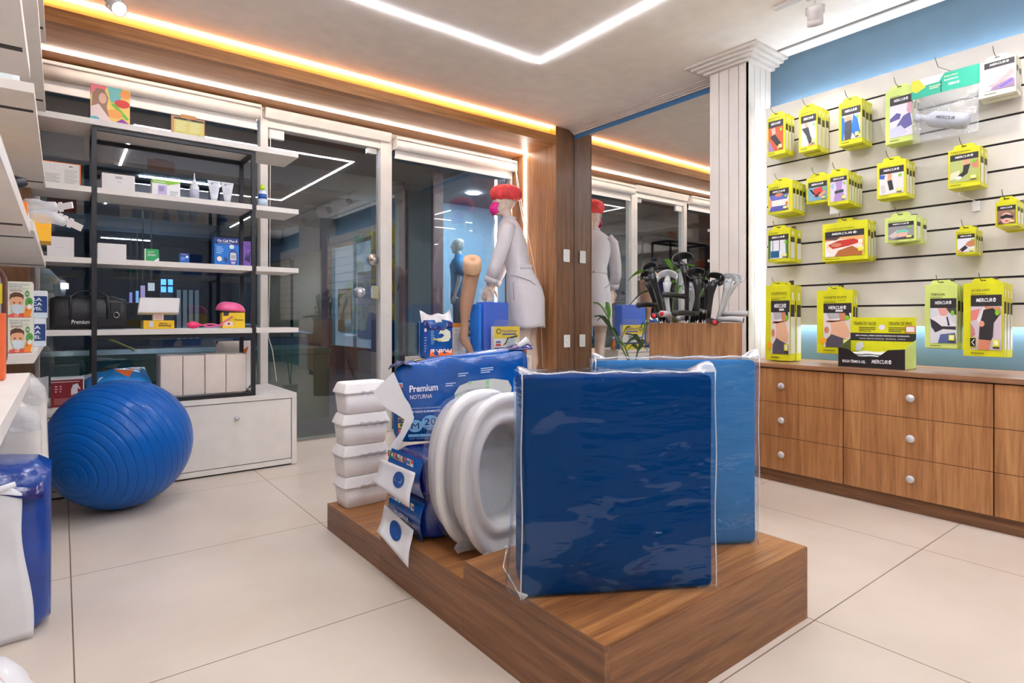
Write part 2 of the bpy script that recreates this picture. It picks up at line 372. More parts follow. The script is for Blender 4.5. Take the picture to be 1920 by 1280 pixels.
# ================================================================ LIGHTS OF THE ROOM
def strip(name, a, b, m, label, cat='led strip', group=None):
    return tag(MB().box(a, b, m).build(name), label, cat, group)
strip('led_strip', (-.2, 4.318, ZC - .012), (3.845, 4.345, ZC - .003), LEDW, 'warm led strip hidden above the wooden beam against the ceiling')
strip('led_strip', (-.2, 4.722, 2.747), (3.85, 4.742, 2.7575), LED2, 'long white led line set in the wooden soffit over the shop window')
strip('led_strip', (3.839, 4.76, .6), (3.8495, 4.785, 2.747), LED2, 'upright white led line in the side of the wooden pier behind the dummy')
def ledrect(x0, x1, y0, y1, t, lab):
    th = thing('ceiling_light', lab, 'ceiling light', ((x0 + x1) / 2, (y0 + y1) / 2, ZC))
    cx, cy = (x0 + x1) / 2, (y0 + y1) / 2
    for a in (((x0, y0), (x1, y0 + t)), ((x0, y1 - t), (x1, y1)), ((x0, y0 + t), (x0 + t, y1 - t)), ((x1 - t, y0 + t), (x1, y1 - t))):
        MB().box((a[0][0] - cx, a[0][1] - cy, -.006), (a[1][0] - cx, a[1][1] - cy, -.0005), LED).build('led_line', th)
ledrect(.56, 2.80, .36, 3.30, .024, 'rectangle of thin white led lines let into the ceiling above the display platform')
ledrect(.56, 2.80, -3.6, -.5, .024, 'rectangle of thin white led lines in the ceiling at the rear of the shop')
strip('led_strip', (4.08, -.84, 2.50), (4.12, 2.16, 2.512), LEDC, 'cool led strip along the top edge behind the slatted wall panel')
strip('led_strip', (4.08, -.84, 1.01), (4.12, 2.24, 1.022), LEDC, 'cool led strip along the bottom edge behind the slatted wall panel')
strip('led_strip', (4.02, 2.205, 1.03), (4.05, 2.218, 2.5), LEDC, 'upright cool led strip behind the slatted panel next to the column')
strip('led_strip', (4.02, -3.8, 2.50), (4.05, -2.2, 2.515), LEDC, 'cool led strip behind the rear slatted panel')
# ================================================================ RIGHT SIDE: slatted panel, counter, hanging packages
XS = 3.97
GR = mat('dark_groove', (34, 30, 30), .6)
SLW = mat('white_slat_board', (216, 210, 201), .45)
GZ = [1.122 + .1425 * k for k in range(10)]
def slatwall(y0, y1, label):
    t = thing('slat_wall_panel', label, 'wall panel', (XS, (y0 + y1) / 2, 1.0))
    a, b_ = y0 - (y0 + y1) / 2, y1 - (y0 + y1) / 2
    mb = MB(); zs = [0] + [g - 1.0 for g in GZ] + [1.532]
    for i in range(len(zs) - 1):
        mb.box((0, a, zs[i] + (.006 if i else 0)), (.018, b_, zs[i + 1] - (.006 if i < len(zs) - 2 else 0)), SLW)
    mb.build('slat_boards', t)
    mb = MB()
    for z in zs[1:-1]: mb.box((.010, a, z - .008), (.024, b_, z + .008), GR)
    mb.build('groove_channels', t)
    mb = MB()
    for y in (a + .05, b_ - .07): mb.box((.018, y, .02), (.10, y + .04, 1.5), SLW)
    for y in (a + .05, b_ - .07): mb.box((.10, y, .3), (XW - XS - .001, y + .04, .36), SLW); mb.box((.10, y, 1.2), (XW - XS - .001, y + .04, 1.26), SLW)
    mb.build('wall_battens', t)
slatwall(-.82, 2.195, 'white slatted display panel with dark grooves above the walnut counter')
slatwall(-3.8, -2.15, 'white slatted display panel at the rear of the shop behind the wide column')
# counter: worktop + three drawer units (+ two beyond the frame)
WT = wood('counter_top_walnut', 'y', (116, 80, 54), (148, 106, 76), (170, 126, 92), .35)
tag(MB().box((3.585, -.83, .732), (XW - .002, 2.25, .758), WT).build('worktop', bevel=.001), 'continuous walnut worktop running along the right wall under the slatted panel', 'worktop')
DRZ = wood('drawer_oak_vertical', 'z', (136, 88, 50), (168, 116, 70), (190, 138, 88), .4)
PLN = wood('plinth_walnut', 'y', (92, 58, 36), (122, 82, 52), (140, 98, 66))
KNOBM = mat('brushed_knob', (206, 206, 208), .3, metal=.4)
def drawer_unit(y0, y1, label):
    t = thing('drawer_cabinet', label, 'cabinet', (3.6, (y0 + y1) / 2, 0), group='drawer units under the worktop'); h = (y1 - y0) / 2
    mb = MB(); mb.box((.02, -h, .076), (XW - 3.6 - .004, h, .7315), mat('carcass_dark', (40, 28, 22), .7)); mb.build('carcass', t)
    for k in range(3):
        z0 = .082 + .2155 * k
        d = MB().box((0, -h + .002, z0), (.018, h - .002, z0 + .2125), DRZ).build('drawer', t, bevel=.0008)
        kb = MB(); kb.lathe([(.008, 0), (.008, .012), (.018, .018), (.021, .024), (.018, .030), (.001, .032)], KNOBM, M=rot_to((-1, 0, 0), (0, 0, z0 + .107)))
        kb.build('knob', d)
    return t
drawer_unit(1.520, 2.235, 'three drawer oak unit under the worktop, nearest the grooved column, narrowest in view')
drawer_unit(.827, 1.518, 'three drawer oak unit in the middle of the counter, right under the gel pack box')
drawer_unit(.134, .825, 'three drawer oak unit cut by the right edge of the photo')
drawer_unit(-.82, .132, 'wide three drawer oak unit at the rear end of the counter')
tag(MB().box((3.63, -.82, 0), (3.65, 2.235, .076), PLN).build('toe_board'), 'walnut toe board along the foot of the drawer counter', 'toe board')
# picture helpers for the packages
SK, SK2 = (224, 158, 124), (206, 132, 98); BK = (44, 40, 42); LIME = (206, 216, 30); PALE = (226, 216, 214)
def brand(x, y, wd, ht, col=(246, 246, 246)):
    return [('t', 'MERCUR', x, y, wd * .8, ht, col, .02, .2), ('e', x + wd * .9, y + ht * .55, wd * .07, ht * .55, col), ('r', x + wd * .88, y + ht * .35, x + wd * .95, y + ht * .6, BK)]
def pk_front(x0, x1, y0, y1, band, pic, title=None, sub=None, sizes=True, tcol=(70, 66, 20)):
    I = [('r', x0, y0, x1, y1 + band, BK)]
    I += [('r', x0, y0, x1, y1, pic[0])]
    sx, sy = x1 - x0, y1 - y0
    for it in pic[1]:
        k = it[0]
        if k == 'p': I.append(('p', [(x0 + a * sx, y0 + b * sy) for a, b in it[1]], it[2]))
        elif k == 'e': I.append(('e', x0 + it[1] * sx, y0 + it[2] * sy, it[3] * sx, it[4] * sy, it[5]))
        elif k == 'r': I.append(('r', x0 + it[1] * sx, y0 + it[2] * sy, x0 + it[3] * sx, y0 + it[4] * sy, it[5]))
    I += brand(x0 + sx * .18, y1 + band * .38, sx * .66, band * .34)
    if title:
        I.append(('t', title, x0 + .02, y1 + band + .045 + (.03 if sub else 0), min(.62, .075 * len(title)), .035, tcol, .012))
    if sub: I.append(('t', sub, x0 + .02, y1 + band + .028, min(.6, .05 * len(sub)), .02, tcol))
    I.append(('l', x0 + .02, y1 + band + .008, x0 + .5, y1 + band + .022, 1, tcol))
    I.append(('l', x0, y0 * .35, x0 + .45, y0 * .6, 1, tcol))
    if sizes:
        I += [('e', x0 + sx * .86, y0 + sy * .86, sx * .07, sy * .06 * 1.2, (130, 200, 30)), ('r', x0 + sx * .72, y0 + .08 * sy, x0 + sx * .93, y0 + sy * .24, (222, 224, 40)), ('r', x0 + sx * .76, y0 + .12 * sy, x0 + sx * .89, y0 + sy * .21, (236, 236, 200)), ('r', x0 + sx * .72, y0 + .04 * sy, x0 + sx * .93, y0 + sy * .075, BK)]
    return I
WRIST = ((196, 84, 44), [('p', [(0, .55), (0, 0), (.4, 0), (.2, .3)], (150, 120, 170)), ('p', [(.2, .95), (.45, .98), (.5, .7), (.3, .62)], (200, 170, 160)), ('p', [(.12, .62), (.45, .72), (.95, .18), (.75, .05), (.4, .35)], BK), ('e', .75, .12, .16, .1, SK)])
WRIST2 = ((236, 228, 226), [('p', [(.25, 1), (.42, 1), (.5, .75), (.3, .72)], SK), ('p', [(.05, .78), (.5, .8), (.62, .45), (.8, .12), (.55, .02), (.35, .45)], (58, 62, 64)), ('p', [(.5, .05), (.85, .14), (.8, 0), (.5, 0)], SK)])
BLUEMAN = ((232, 232, 236), [('p', [(0, 1), (.15, .9), (.2, .5), (.1, 0), (0, 0)], (34, 110, 190)), ('p', [(.62, 1), (.85, .8), (1, .2), (.8, 0), (.5, .3)], (34, 110, 190)), ('p', [(.18, .75), (.55, .78), (.55, .2), (.5, 0), (.15, 0)], (72, 72, 78)), ('e', .36, .86, .2, .1, SK)])
PURPLE = ((222, 220, 230), [('p', [(0, .6), (.3, .75), (.5, .7), (.45, .55), (0, .5)], (92, 84, 150)), ('p', [(.3, .35), (.6, .62), (.9, .7), (1, .3), (.6, .2)], (96, 90, 150)), ('p', [(.8, 1), (1, 1), (1, .6), (.75, .75)], (212, 160, 170)), ('p', [(0, .3), (.5, .35), (.8, .1), (.3, 0), (0, 0)], (200, 200, 226))])
HAND = ((214, 204, 216), [('p', [(.1, .2), (.3, .3), (.9, .85), (1, .55), (.4, .12)], (186, 160, 160)), ('p', [(.3, .2), (.75, .62), (.98, .9), (.6, .95), (.4, .6)], (180, 176, 184)), ('p', [(.2, 0), (.25, .12), (.9, .4), (1, .3), (1, 0)], (150, 120, 160)), ('p', [(.5, .1), (.9, .32), (.95, .26), (.56, .04)], (96, 90, 200))])
ANKLE = ((176, 186, 110), [('p', [(0, .45), (.35, .55), (.3, .2), (0, .15)], (216, 214, 180)), ('p', [(.45, 1), (.7, 1), (.68, .75), (.5, .7)], SK), ('p', [(.48, .75), (.72, .78), (.62, .35), (.42, .2), (.25, .28), (.45, .45)], BK), ('e', .3, .2, .12, .08, (235, 225, 220)), ('p', [(.75, .8), (1, .95), (1, .55), (.8, .6)], (210, 130, 110))])
KNEES = ((226, 218, 214), [('p', [(0, .8), (.2, .75), (.25, .95), (0, 1)], (60, 90, 180)), ('p', [(.35, 1), (.52, 1), (.5, .65), (.34, .6)], SK), ('p', [(.33, .65), (.52, .68), (.6, .2), (.42, .16)], (40, 42, 48)), ('p', [(.05, .45), (.2, .5), (.28, .1), (.1, .05)], (200, 196, 190))])
BELLY = ((236, 214, 200), [('p', [(0, 1), (1, 1), (.9, .65), (.1, .65)], (96, 100, 180)), ('e', .5, .98, .2, .12, SK2), ('p', [(.12, .66), (.9, .68), (.86, .3), (.14, .3)], (238, 226, 214)), ('p', [(.1, .3), (.9, .3), (1, 0), (0, 0)], (86, 90, 170)), ('p', [(0, .8), (.14, .7), (.14, .3), (0, .2)], SK), ('r', .84, .3, .96, .5, (226, 120, 50))])
ELBOW = ((120, 170, 200), [('p', [(.3, .9), (.75, 1), (.8, .3), (.35, .25)], (210, 60, 50)), ('p', [(.05, .9), (.2, .85), (.45, .2), (.75, .5), (.6, .6), (.42, .42), (.25, .5)], BK), ('p', [(.55, .4), (.9, .7), (.95, .5), (.65, .2)], SK)])
WAIST = ((214, 200, 222), [('p', [(.3, 1), (.75, 1), (.7, .62), (.85, .2), (.8, 0), (.2, 0), (.3, .4), (.38, .65)], (170, 140, 190)), ('p', [(.28, .52), (.8, .56), (.82, .42), (.26, .38)], (40, 60, 60)), ('p', [(0, .8), (.25, .95), (.2, .6)], (150, 190, 210))])
TORSO = ((228, 230, 232), [('p', [(0, 1), (.12, 1), (.1, 0), (0, 0)], (70, 110, 60)), ('p', [(.85, 1), (1, 1), (1, 0), (.88, 0)], (80, 120, 80)), ('r', .22, .4, .25, 1, (30, 70, 120)), ('r', .55, .4, .58, 1, (30, 70, 120)), ('r', .12, .05, .55, .42, (26, 90, 130))])
HOTBAG = ((230, 170, 110), [('p', [(0, .8), (.4, .9), (.9, .75), (1, .3), (.7, 0), (0, 0)], (238, 226, 216)), ('p', [(.25, 0), (.35, .3), (.7, .5), (.95, .2), (.95, 0)], (176, 104, 50)), ('p', [(.08, .62), (.35, .82), (.75, .86), (.95, .66), (.6, .5), (.2, .4)], (196, 52, 36)), ('e', .3, .6, .14, .1, SK2), ('p', [(0, 1), (.4, 1), (.3, .85), (0, .9)], (90, 66, 60)), ('r', .03, .02, .1, .32, (236, 236, 236)), ('r', .04, .5, .1, .58, (240, 220, 90))])
FACEM = ((150, 146, 150), [('p', [(0, .3), (.4, .75), (.5, .35), (.2, .1)], (206, 190, 190)), ('e', .55, .42, .22, .3, (226, 176, 160)), ('p', [(.32, .62), (.62, .75), (.82, .6), (.8, .45), (.55, .52), (.34, .45)], (110, 200, 170)), ('p', [(.2, 0), (.5, .15), (1, .2), (1, 0)], (60, 62, 84))])
WRISTB = ((224, 226, 232), [('p', [(1, .9), (.6, .75), (.45, .5), (.7, .35), (1, .4)], SK2), ('p', [(.12, .2), (.45, .5), (.62, .3), (.3, .02)], BK), ('p', [(0, 0), (0, .2), (.15, .22), (.3, 0)], SK)])
EYES = ((150, 110, 90), [('e', .5, .42, .3, .4, (226, 176, 160)), ('p', [(.15, .55), (.5, .7), (.9, .52), (.82, .35), (.5, .42), (.25, .35)], (30, 28, 30)), ('e', .52, .2, .09, .05, (180, 60, 60)), ('p', [(0, 0), (.2, .25), (.3, 0)], (80, 50, 40))])
VEST = ((226, 214, 210), [('p', [(.1, 1), (.62, 1), (.6, .85), (.2, .82)], (178, 178, 180)), ('p', [(.55, 1), (.8, 1), (.8, .78), (.3, .72), (.1, .78), (.1, .72), (.6, .8)], SK2), ('p', [(.78, 1), (.92, 1), (.95, .85), (.85, .78)], BK), ('p', [(.25, .72), (.78, .76), (.95, .45), (.9, .28), (.2, .28), (.3, .5)], (226, 176, 142)), ('p', [(.08, 0), (.1, .22), (.3, .38), (.6, .3), (.95, .22), (.95, 0)], (84, 78, 90)), ('e', .12, .5, .09, .1, SK2)])
SLING = ((214, 214, 222), [('p', [(.3, 1), (.72, 1), (.66, .8), (.4, .74)], (226, 160, 150)), ('p', [(.02, .72), (.35, .8), (.7, .74), (.98, .5), (.95, .35), (.1, .35)], (226, 222, 224)), ('p', [(.0, .7), (.2, .62), (.45, .48), (.98, .48), (.98, .38), (.5, .4), (.2, .3), (.04, .46)], (50, 46, 56)), ('p', [(.62, .76), (.68, .74), (.76, .5), (.68, .5)], (44, 50, 90)), ('p', [(.3, 0), (.4, .25), (.95, .3), (1, 0)], (80, 96, 140)), ('p', [(.62, 1), (1, 1), (1, .8), (.75, .85)], (70, 66, 66))])
KNEE = ((206, 190, 196), [('p', [(0, .9), (.3, .95), (.2, .7), (0, .66)], (220, 130, 120)), ('p', [(.2, .7), (.45, 1), (.6, .98), (.3, .5)], (222, 224, 226)), ('p', [(.45, 1), (.95, .98), (.98, .82), (.8, .72), (.5, .86)], SK2), ('p', [(.42, .92), (.72, .96), (.95, .82), (.75, .62), (.72, .3), (.66, .22), (.26, .24), (.3, .6)], (46, 42, 44)), ('e', .36, .6, .09, .07, SK), ('p', [(.26, .24), (.66, .22), (.6, 0), (.24, 0)], SK2), ('p', [(0, .6), (.1, .5), (.15, .35), (0, .25)], (190, 120, 120))])
def package(W, H, T, front, card, window=True):
    """carton hung by a tab; local x: depth away from the shop, y: width, z: up, origin bottom centre of the front"""
    t = thing('product_box', 'x', 'package')
    mb = MB(); h = W / 2
    bow = lambda s_: .004 * math.sin(PI * s_)
    n = 6; ring0 = []; ring1 = []
    for i in range(n + 1): ring0.append((-bow(i / n) * .6, h - W * i / n)); 
    pts = ring0 + [(T - .0015, -h), (T - .0015, h)]
    mb.rings([[(x, y, 0) for x, y in pts], [(x, y, H) for x, y in pts]], card, smooth=False)
    mb.build('carton', t, bevel=.0012)
    if window:     # the print wraps on the narrow side
        I = [('r', .12, .1, .86, .74, BK), ('r', .12, .1, .86, .58, (222, 220, 216)), ('r', .3, .8, .7, .9, (236, 236, 190))]
        decal(I, ((0, -h, 0), (1, 0, 0), (0, 0, 1), (0, -1, 0)), 'side_print', t, T, H, .0008)
    decal(front, ((0, h, 0), (0, -1, 0), (0, 0, 1), (-1, 0, 0)), 'front_print', t, W, H, .0035)
    tw = min(.05, W * .36); mb = MB()
    mb.prism([(-tw, 0), (tw, 0), (tw * .85, .02), (tw * .7, .024), (-tw * .7, .024), (-tw * .85, .02)], 0, .0012, card, ((.006, 0, H), (0, 1, 0), (0, 0, 1), (1, 0, 0)))
    mb.prism([(-.012, .010), (.012, .010), (.010, .015), (-.010, .015)], -.0006, .0018, GR, ((.006, 0, H), (0, 1, 0), (0, 0, 1), (1, 0, 0)))
    mb.build('hang_tab', t)
    return t
ORD = ['frontmost', 'second from the front', 'third from the front', 'fourth from the front', 'rearmost']
HOOKM = mat('steel_hook', (120, 116, 110), .3, metal=1)
# uL,uR (front face), vT at uL, vB at uL, vT at uR, vB at uR, uBack, n, card, art, what, tilt
PK = [
 (1438, 1472.5, 220, 292, 213, 288, 1490, 3, YEL, ('wrist', WRIST, (.1, .9, .1, .7, .17)), 'yellow box with a black wrist brace on orange', 0),
 (1497.5, 1532.5, 207, 286, 198, 280, 1555, 3, YEL, ('wrist', WRIST2, (.14, .95, .12, .66, .17)), 'yellow box picturing a grey thumb brace on white', 0),
 (1572.5, 1616, 194, 275, 184, 266, 1636, 3, YEL, ('belt', BLUEMAN, (.14, .95, .12, .68, .17)), 'yellow box picturing a blue shirted torso', 0),
 (1660, 1712, 172, 272, 160, 262, 1725, 2, YELP, ('x', PURPLE, (.18, .98, .1, .7, .15)), 'pale green tall box with a lilac picture', 0),
 (1835, 1905, 118, 185, 104, 172, 1912, 2, mat('cream_card', (232, 230, 214), .4), ('x', HAND, (.16, .97, .16, .78, .17)), 'cream box picturing a hand with finger splints', 0),
 (1777.5, 1837.5, 284, 356, 272, 345, 1852, 2, YEL, ('ankle', ANKLE, (.08, .96, .14, .7, .16)), 'yellow box picturing a black ankle support on grass', 0),
 (1644, 1699, 306, 374, 298, 366, 1716, 3, YEL, ('knee', KNEES, (.1, .93, .1, .66, .18)), 'yellow box picturing a long black calf sleeve', 0),
 (1440, 1486, 344, 402, 338, 397, 1511, 4, YEL, ('band', BELLY, (.07, .86, .08, .6, .18)), 'yellow box picturing a pale rib belt', 0),
 (1512, 1553, 333, 382, 329, 379, 1562, 2, YEL, ('elbow', ELBOW, (.1, .95, .1, .6, .2)), 'small yellow box picturing a black elbow brace', 0),
 (1552, 1591, 325, 385, 321, 381, 1617, 5, YEL, ('waist', WAIST, (.14, .93, .1, .72, .14)), 'slim yellow box picturing a lilac waist', 0),
 (1440, 1481, 431, 491, 428, 490, 1505, 2, YEL, ('sling', TORSO, (.03, .95, .1, .66, .17)), 'yellow green box picturing a teal arm sling', 0),
 (1542, 1627, 420, 489.5, 412, 487, 1643, 3, YEL, ('bolsa', HOTBAG, (.07, .93, .12, .62, .16)), 'wide yellow box picturing a red hot water bag', 0),
 (1659, 1718, 407, 452, 405, 454, 1741, 2, YELP, ('mask', FACEM, (.12, .93, .1, .62, .16)), 'pale green box picturing a green face gel mask', 0),
 (1792, 1830, 433, 478, 429, 476, 1843, 3, YEL, ('wrist', WRISTB, (.1, .94, .1, .66, .17)), 'small yellow box picturing a black wristband', 0),
 (1866, 1907, 379, 426, 375, 422, 1932, 4, YEL, ('eyes', EYES, (.1, .95, .1, .64, .18)), 'yellow green box picturing a black sleep mask', 0),
 (1435.5, 1481, 537, 675, 532, 676, 1504, 2, YEL, ('colete', VEST, (.24, 1.0, .09, .64, .155)), 'tall yellow box picturing a beige abdominal vest', 0),
 (1531.5, 1599, 547, 661, 541, 664, 1616, 2, YEL, ('colete', VEST, (.2, .97, .1, .64, .155)), 'broad yellow box picturing a beige abdominal vest', 0),
 (1734, 1795, 535, 651, 531, 654, 1801, 1, YELP, ('tipoia', SLING, (.18, .98, .08, .63, .15)), 'yellow green tall box picturing a dark arm sling', 0),
 (1806, 1882, 533, 668, 527, 668, 1899, 3, YEL, ('joelho', KNEE, (.2, .96, .09, .68, .155)), 'largest yellow box picturing a black knee brace', .0),
]
TT = {'bolsa': ('BOLSA PARA ÁGUA QUENTE', None), 'colete': ('COLETE PUTTI', 'ELÁSTICO - BAIXO'), 'tipoia': ('TIPOIA', None), 'joelho': ('JOELHO', None), 'mask': ('MÁSCARA', None), 'wrist': ('MUNHEQUEIRA', None), 'ankle': ('TORNOZELEIRA', None), 'band': ('FAIXA', None), 'sling': ('TIPOIA', None)}
for i, (uL, uR, tL, bL, tR, bR, uB, n, card, (key, pic, (x0, x1, y0, y1, band)), what, _) in enumerate(PK):
    Xb = 3.945; Xf = max(3.70, Xb * rho(uR) / rho(uB))
    if key == 'elbow': Xf = 3.86; n = 2
    if i == 4: Xf = 3.84
    if i == 16: Xf = 3.872
    if i == 17: Xf = 3.80; 
    yl, yr = Xf / rho(uL), Xf / rho(uR)
    zt = (onx(uL, tL, Xf).z + onx(uR, tR, Xf).z) / 2; zb = (onx(uL, bL, Xf).z + onx(uR, bR, Xf).z) / 2
    W, H = yl - yr, zt - zb; step = (Xb - Xf) / n; T = min(step * .93, .07)
    if i == 15: zb = max(zb, .759); H = zt - zb
    if i == 17: n = 2; step = .06; T = .055
    ti = TT.get(key, (None, None))
    fr_ = pk_front(x0, x1, y0, y1, band, pic, ti[0], ti[1], sizes=key not in ('bolsa', 'x'))
    if key == 'colete': fr_ += [('e', .2, .2, .1, .045, (246, 170, 30)), ('r', x0 + .35, y1 + .02, x0 + .55, y1 + .05, (220, 216, 214))]
    if key == 'joelho': fr_ += [('r', .17, .12, .34, .26, (214, 212, 22)), ('r', .19, .13, .33, .25, (30, 28, 30)), ('p', [(.29, .235), (.22, .19), (.29, .145), (.3, .155), (.24, .19), (.3, .225)], (240, 240, 240))]
    if key == 'bolsa': fr_ += [('r', x1 - .12, y0 + .1, x1 - .03, y0 + .2, (228, 226, 60)), ('r', x1 - .12, y0 + .3, x1 - .03, y0 + .4, (236, 236, 210))]
    p0 = package(W, H, T, fr_, card); p0.location = (Xf, (yl + yr) / 2, zb)
    ks = range(n); g = 'hanging ' + what.replace('picturing', 'with') + ' stack'
    for k in ks:
        q = p0 if k == 0 else copy_tree(p0)
        if k: q.location = (Xf + step * k, (yl + yr) / 2 - .0, zb - random.uniform(0, .010)); 
        q.rotation_euler = (0, 0, 0)
        nm = ORD[k] if k < n - 1 or n == 1 else 'rearmost'
        q['label'] = what + (', ' + nm + ' on its hook' if n > 1 else ' hanging on its hook')
        if n > 1: q['group'] = what + ' on one hook'
    yc = (yl + yr) / 2; zh = zt + .0125
    hk = MB(); hk.tube([(XS - .001, yc, zh + .012), (XS - .012, yc, zh + .012), (XS - .02, yc, zh), (Xf - .035, yc, zh), (Xf - .06, yc, zh + .012), (Xf - .075, yc, zh + .035)], .0018, HOOKM, 6)
    hk.box((XS - .006, yc - .015, zh - .02), (XS - .0005, yc + .015, zh + .025), HOOKM)
    tag(hk.build('display_hook'), 'steel hook holding the ' + what.replace('picturing ', 'with ')[:60], 'hook', 'steel hooks on the slatted panel')
# bare hook with a white ticket holder
hk = MB(); a = onx(1797, 365, 3.80); zc_ = a.z; hk.tube([(XS - .001, a.y - .035, zc_ - .03), (XS - .02, a.y - .035, zc_ - .02), (3.82, a.y, zc_), (3.80, a.y, zc_ + .012)], .0022, mat('white_plastic_clip', (236, 236, 240), .3), 6)
hk.box((XS - .012, a.y - .055, zc_ - .075), (XS - .001, a.y - .02, zc_ - .02), MATS['white_plastic_clip'])
tag(hk.build('display_hook'), 'bare white hook with nothing on it under the ankle support boxes', 'hook')
mb = MB(); a = onx(1562, 392, 3.88); mb.box((3.88, a.y - .035, a.z - .03), (3.884, a.y + .02, a.z + .02), MATS['white_plastic_clip']); mb.box((3.884, a.y - .012, a.z - .002), (XS - .0005, a.y - .008, a.z + .002), MATS['white_plastic_clip'])
tag(mb.build('price_ticket'), 'blank white ticket on an arm above the wide hot water bag boxes', 'ticket')
# packet with a green header card and a grey urinal bottle
Xp = 3.80
a, b_, c_ = onx(1709, 140, Xp), onx(1837, 120, Xp), onx(1837, 155, Xp)
th = thing('urinal_bottle_packet', 'clear packet with a green header card and a grey urinal bottle inside', 'packet', (Xp, (a.y + b_.y) / 2, c_.z))
hw = (a.y - b_.y) / 2; hh = a.z - onx(1709, 174, Xp).z
I = [('r', 0, 0, 1, 1, (40, 172, 142)), ('p', [(0, 1), (0, .45), (.08, .3), (.22, .5), (.2, 1)], (214, 214, 60)), ('p', [(.12, 1), (.5, 1), (.42, .62), (.2, .6)], (226, 230, 226)), ('t', 'Dispositivo', .5, .72, .2, .12, (246, 240, 160)), ('t', 'Incontinencia', .5, .55, .2, .12, (250, 250, 250)), ('t', 'MERCUR', .56, .28, .16, .13, (250, 250, 250), .02, .2), ('l', .28, .3, .46, .5, 2, (236, 236, 180)), ('r', .448, .02, .462, .62, (30, 40, 44))]
MB().box((-.0008, -hw, 0), (.0008, hw, hh), mat('green_header_card', (40, 172, 142), .35)).build('header_card', th)
decal(I, ((-.0008, hw, 0), (0, -1, 0), (0, 0, 1), (-1, 0, 0)), 'header_print', th, 2 * hw, hh, .0003)
zbag = onx(1780, 256, Xp).z - c_.z
mb = MB()
for sgn in (-1, 1):
    mb.grid(lambda i, j: (sgn * .055 * math.sin(PI * i) * math.sin(PI * min(1, j * 1.1) * .9) + .003 * math.sin(9 * i + 14 * j), (hw * .97) * (1 - 2 * i), .004 + (zbag - .004) * j), 14, 14, FILM)
mb.build('clear_bag', th, fix=False)
mb = MB(); M_ = rot_to((0, -1, -.35), (.0, hw * .50, zbag * .50))
mb.lathe([(.019, -.06), (.022, -.056), (.022, -.03), (.017, -.024), (.016, -.01), (.040, .02), (.044, .045), (.044, .16), (.038, .19), (.012, .20)], mat('grey_plastic', (176, 180, 188), .25), 20, M_)
mb.build('urinal_bottle', th)
decal([('t', 'MERCUR', 0, 0, 1, 1, (70, 70, 80), .02, .2)], ((-.044, hw * .18, zbag * .585), (0, -1, -.35), (0, -.35, 1), (-1, 0, 0)), 'bottle_print', th, .085, .016, .001)
hk = MB(); hk.tube([(XS, 0 + th.location.y + .02, a.z + .02), (Xp - .03, th.location.y + .02, a.z - .01), (Xp - .08, th.location.y + .02, a.z + .03)], .0018, HOOKM, 6)
tag(hk.build('display_hook'), 'steel hook holding the clear packet with the green header card', 'hook', 'steel hooks on the slatted panel')
# ---- counter display box of gel packs
A, B = onx(1572, 686, 3.70), onx(1697, 692.5, 3.72); zt = .7585
yl = 3.70 / rho(1572); yr = 3.70 / rho(1697); Wb = yl - yr
th = thing('gel_pack_display_box', 'open black fronted card display box of gel packs on the walnut worktop', 'display box', (3.70, (yl + yr) / 2, zt))
h = Wb / 2; fh = 1.05 - (650 - 595) * (3.71 * SA + yl * CA) / F_PX - zt; D = .165; bh = onx(1614, 595, 3.87).z - zt
DK = mat('black_card', (36, 32, 34), .35); SG = mat('dark_olive_card', (74, 84, 52), .5)
notch = [(-h, 0), (h, 0), (h, fh), (h * .68, fh * .9), (h * .36, fh * .56), (-h * .22, fh * .56), (-h * .52, fh * .93), (-h, fh)]
mb = MB(); mb.prism([(-y, z) for y, z in notch], 0, .002, DK, ((0, 0, 0), (0, -1, 0), (0, 0, 1), (-1, 0, 0))); mb.build('front_wall', th)
decal([('t', 'BOLSA TÉRMICA GEL', .07, .22, .36, .17, (246, 246, 246), .02)] + brand(.52, .24, .30, .19), ((-.002, h, 0), (0, -1, 0), (0, 0, 1), (-1, 0, 0)), 'front_print', th, Wb, fh, .0006)
for s_ in (-1, 1):
    y = s_ * (h - .001); mb = MB(); mb.prism([(0, 0), (D, 0), (D, bh * .56), (0, fh)], -.001, .001, YELP if s_ < 0 else SG, ((.002, y, 0), (1, 0, 0), (0, 0, 1), (0, 1, 0)))
    mb.build('side_wall', th)
MB().box((.002, -h, 0), (D, h, .002), DK).build('floor_panel', th)
MB().box((D, -h, 0), (D + .002, h, bh), YEL).build('back_card', th)
I = [('r', 0, .52, 1, .68, BK), ('t', 'TERAPIA DE CALOR', .05, .84, .36, .07, (70, 66, 20), .01), ('t', 'TERAPIA DE FRIO', .6, .84, .34, .07, (70, 66, 20), .01), ('l', .14, .7, .4, .81, 3, (90, 86, 30)), ('l', .6, .7, .86, .81, 3, (90, 86, 30)), ('e', .5, .8, .05, .055, (232, 222, 232)),
     ('t', 'NÃO CONGELA, MESMO QUANDO MANTIDA NO CONGELADOR', .09, .61, .82, .035, (246, 246, 246), .03), ('t', 'FLEXÍVEL, MESMO SE CONGELADA   REUTILIZÁVEL   ATÓXICA', .15, .55, .7, .03, (246, 246, 246)), ('r', .845, .7, .99, .83, (222, 60, 50)), ('r', .86, .715, .98, .815, (240, 236, 236)), ('p', [(.08, .3), (.1, .46), (.2, .5), (.22, .4), (.16, .3)], (206, 206, 200))]
decal(I, ((D, h, 0), (0, -1, 0), (0, 0, 1), (-1, 0, 0)), 'back_print', th, Wb, bh, .0006)
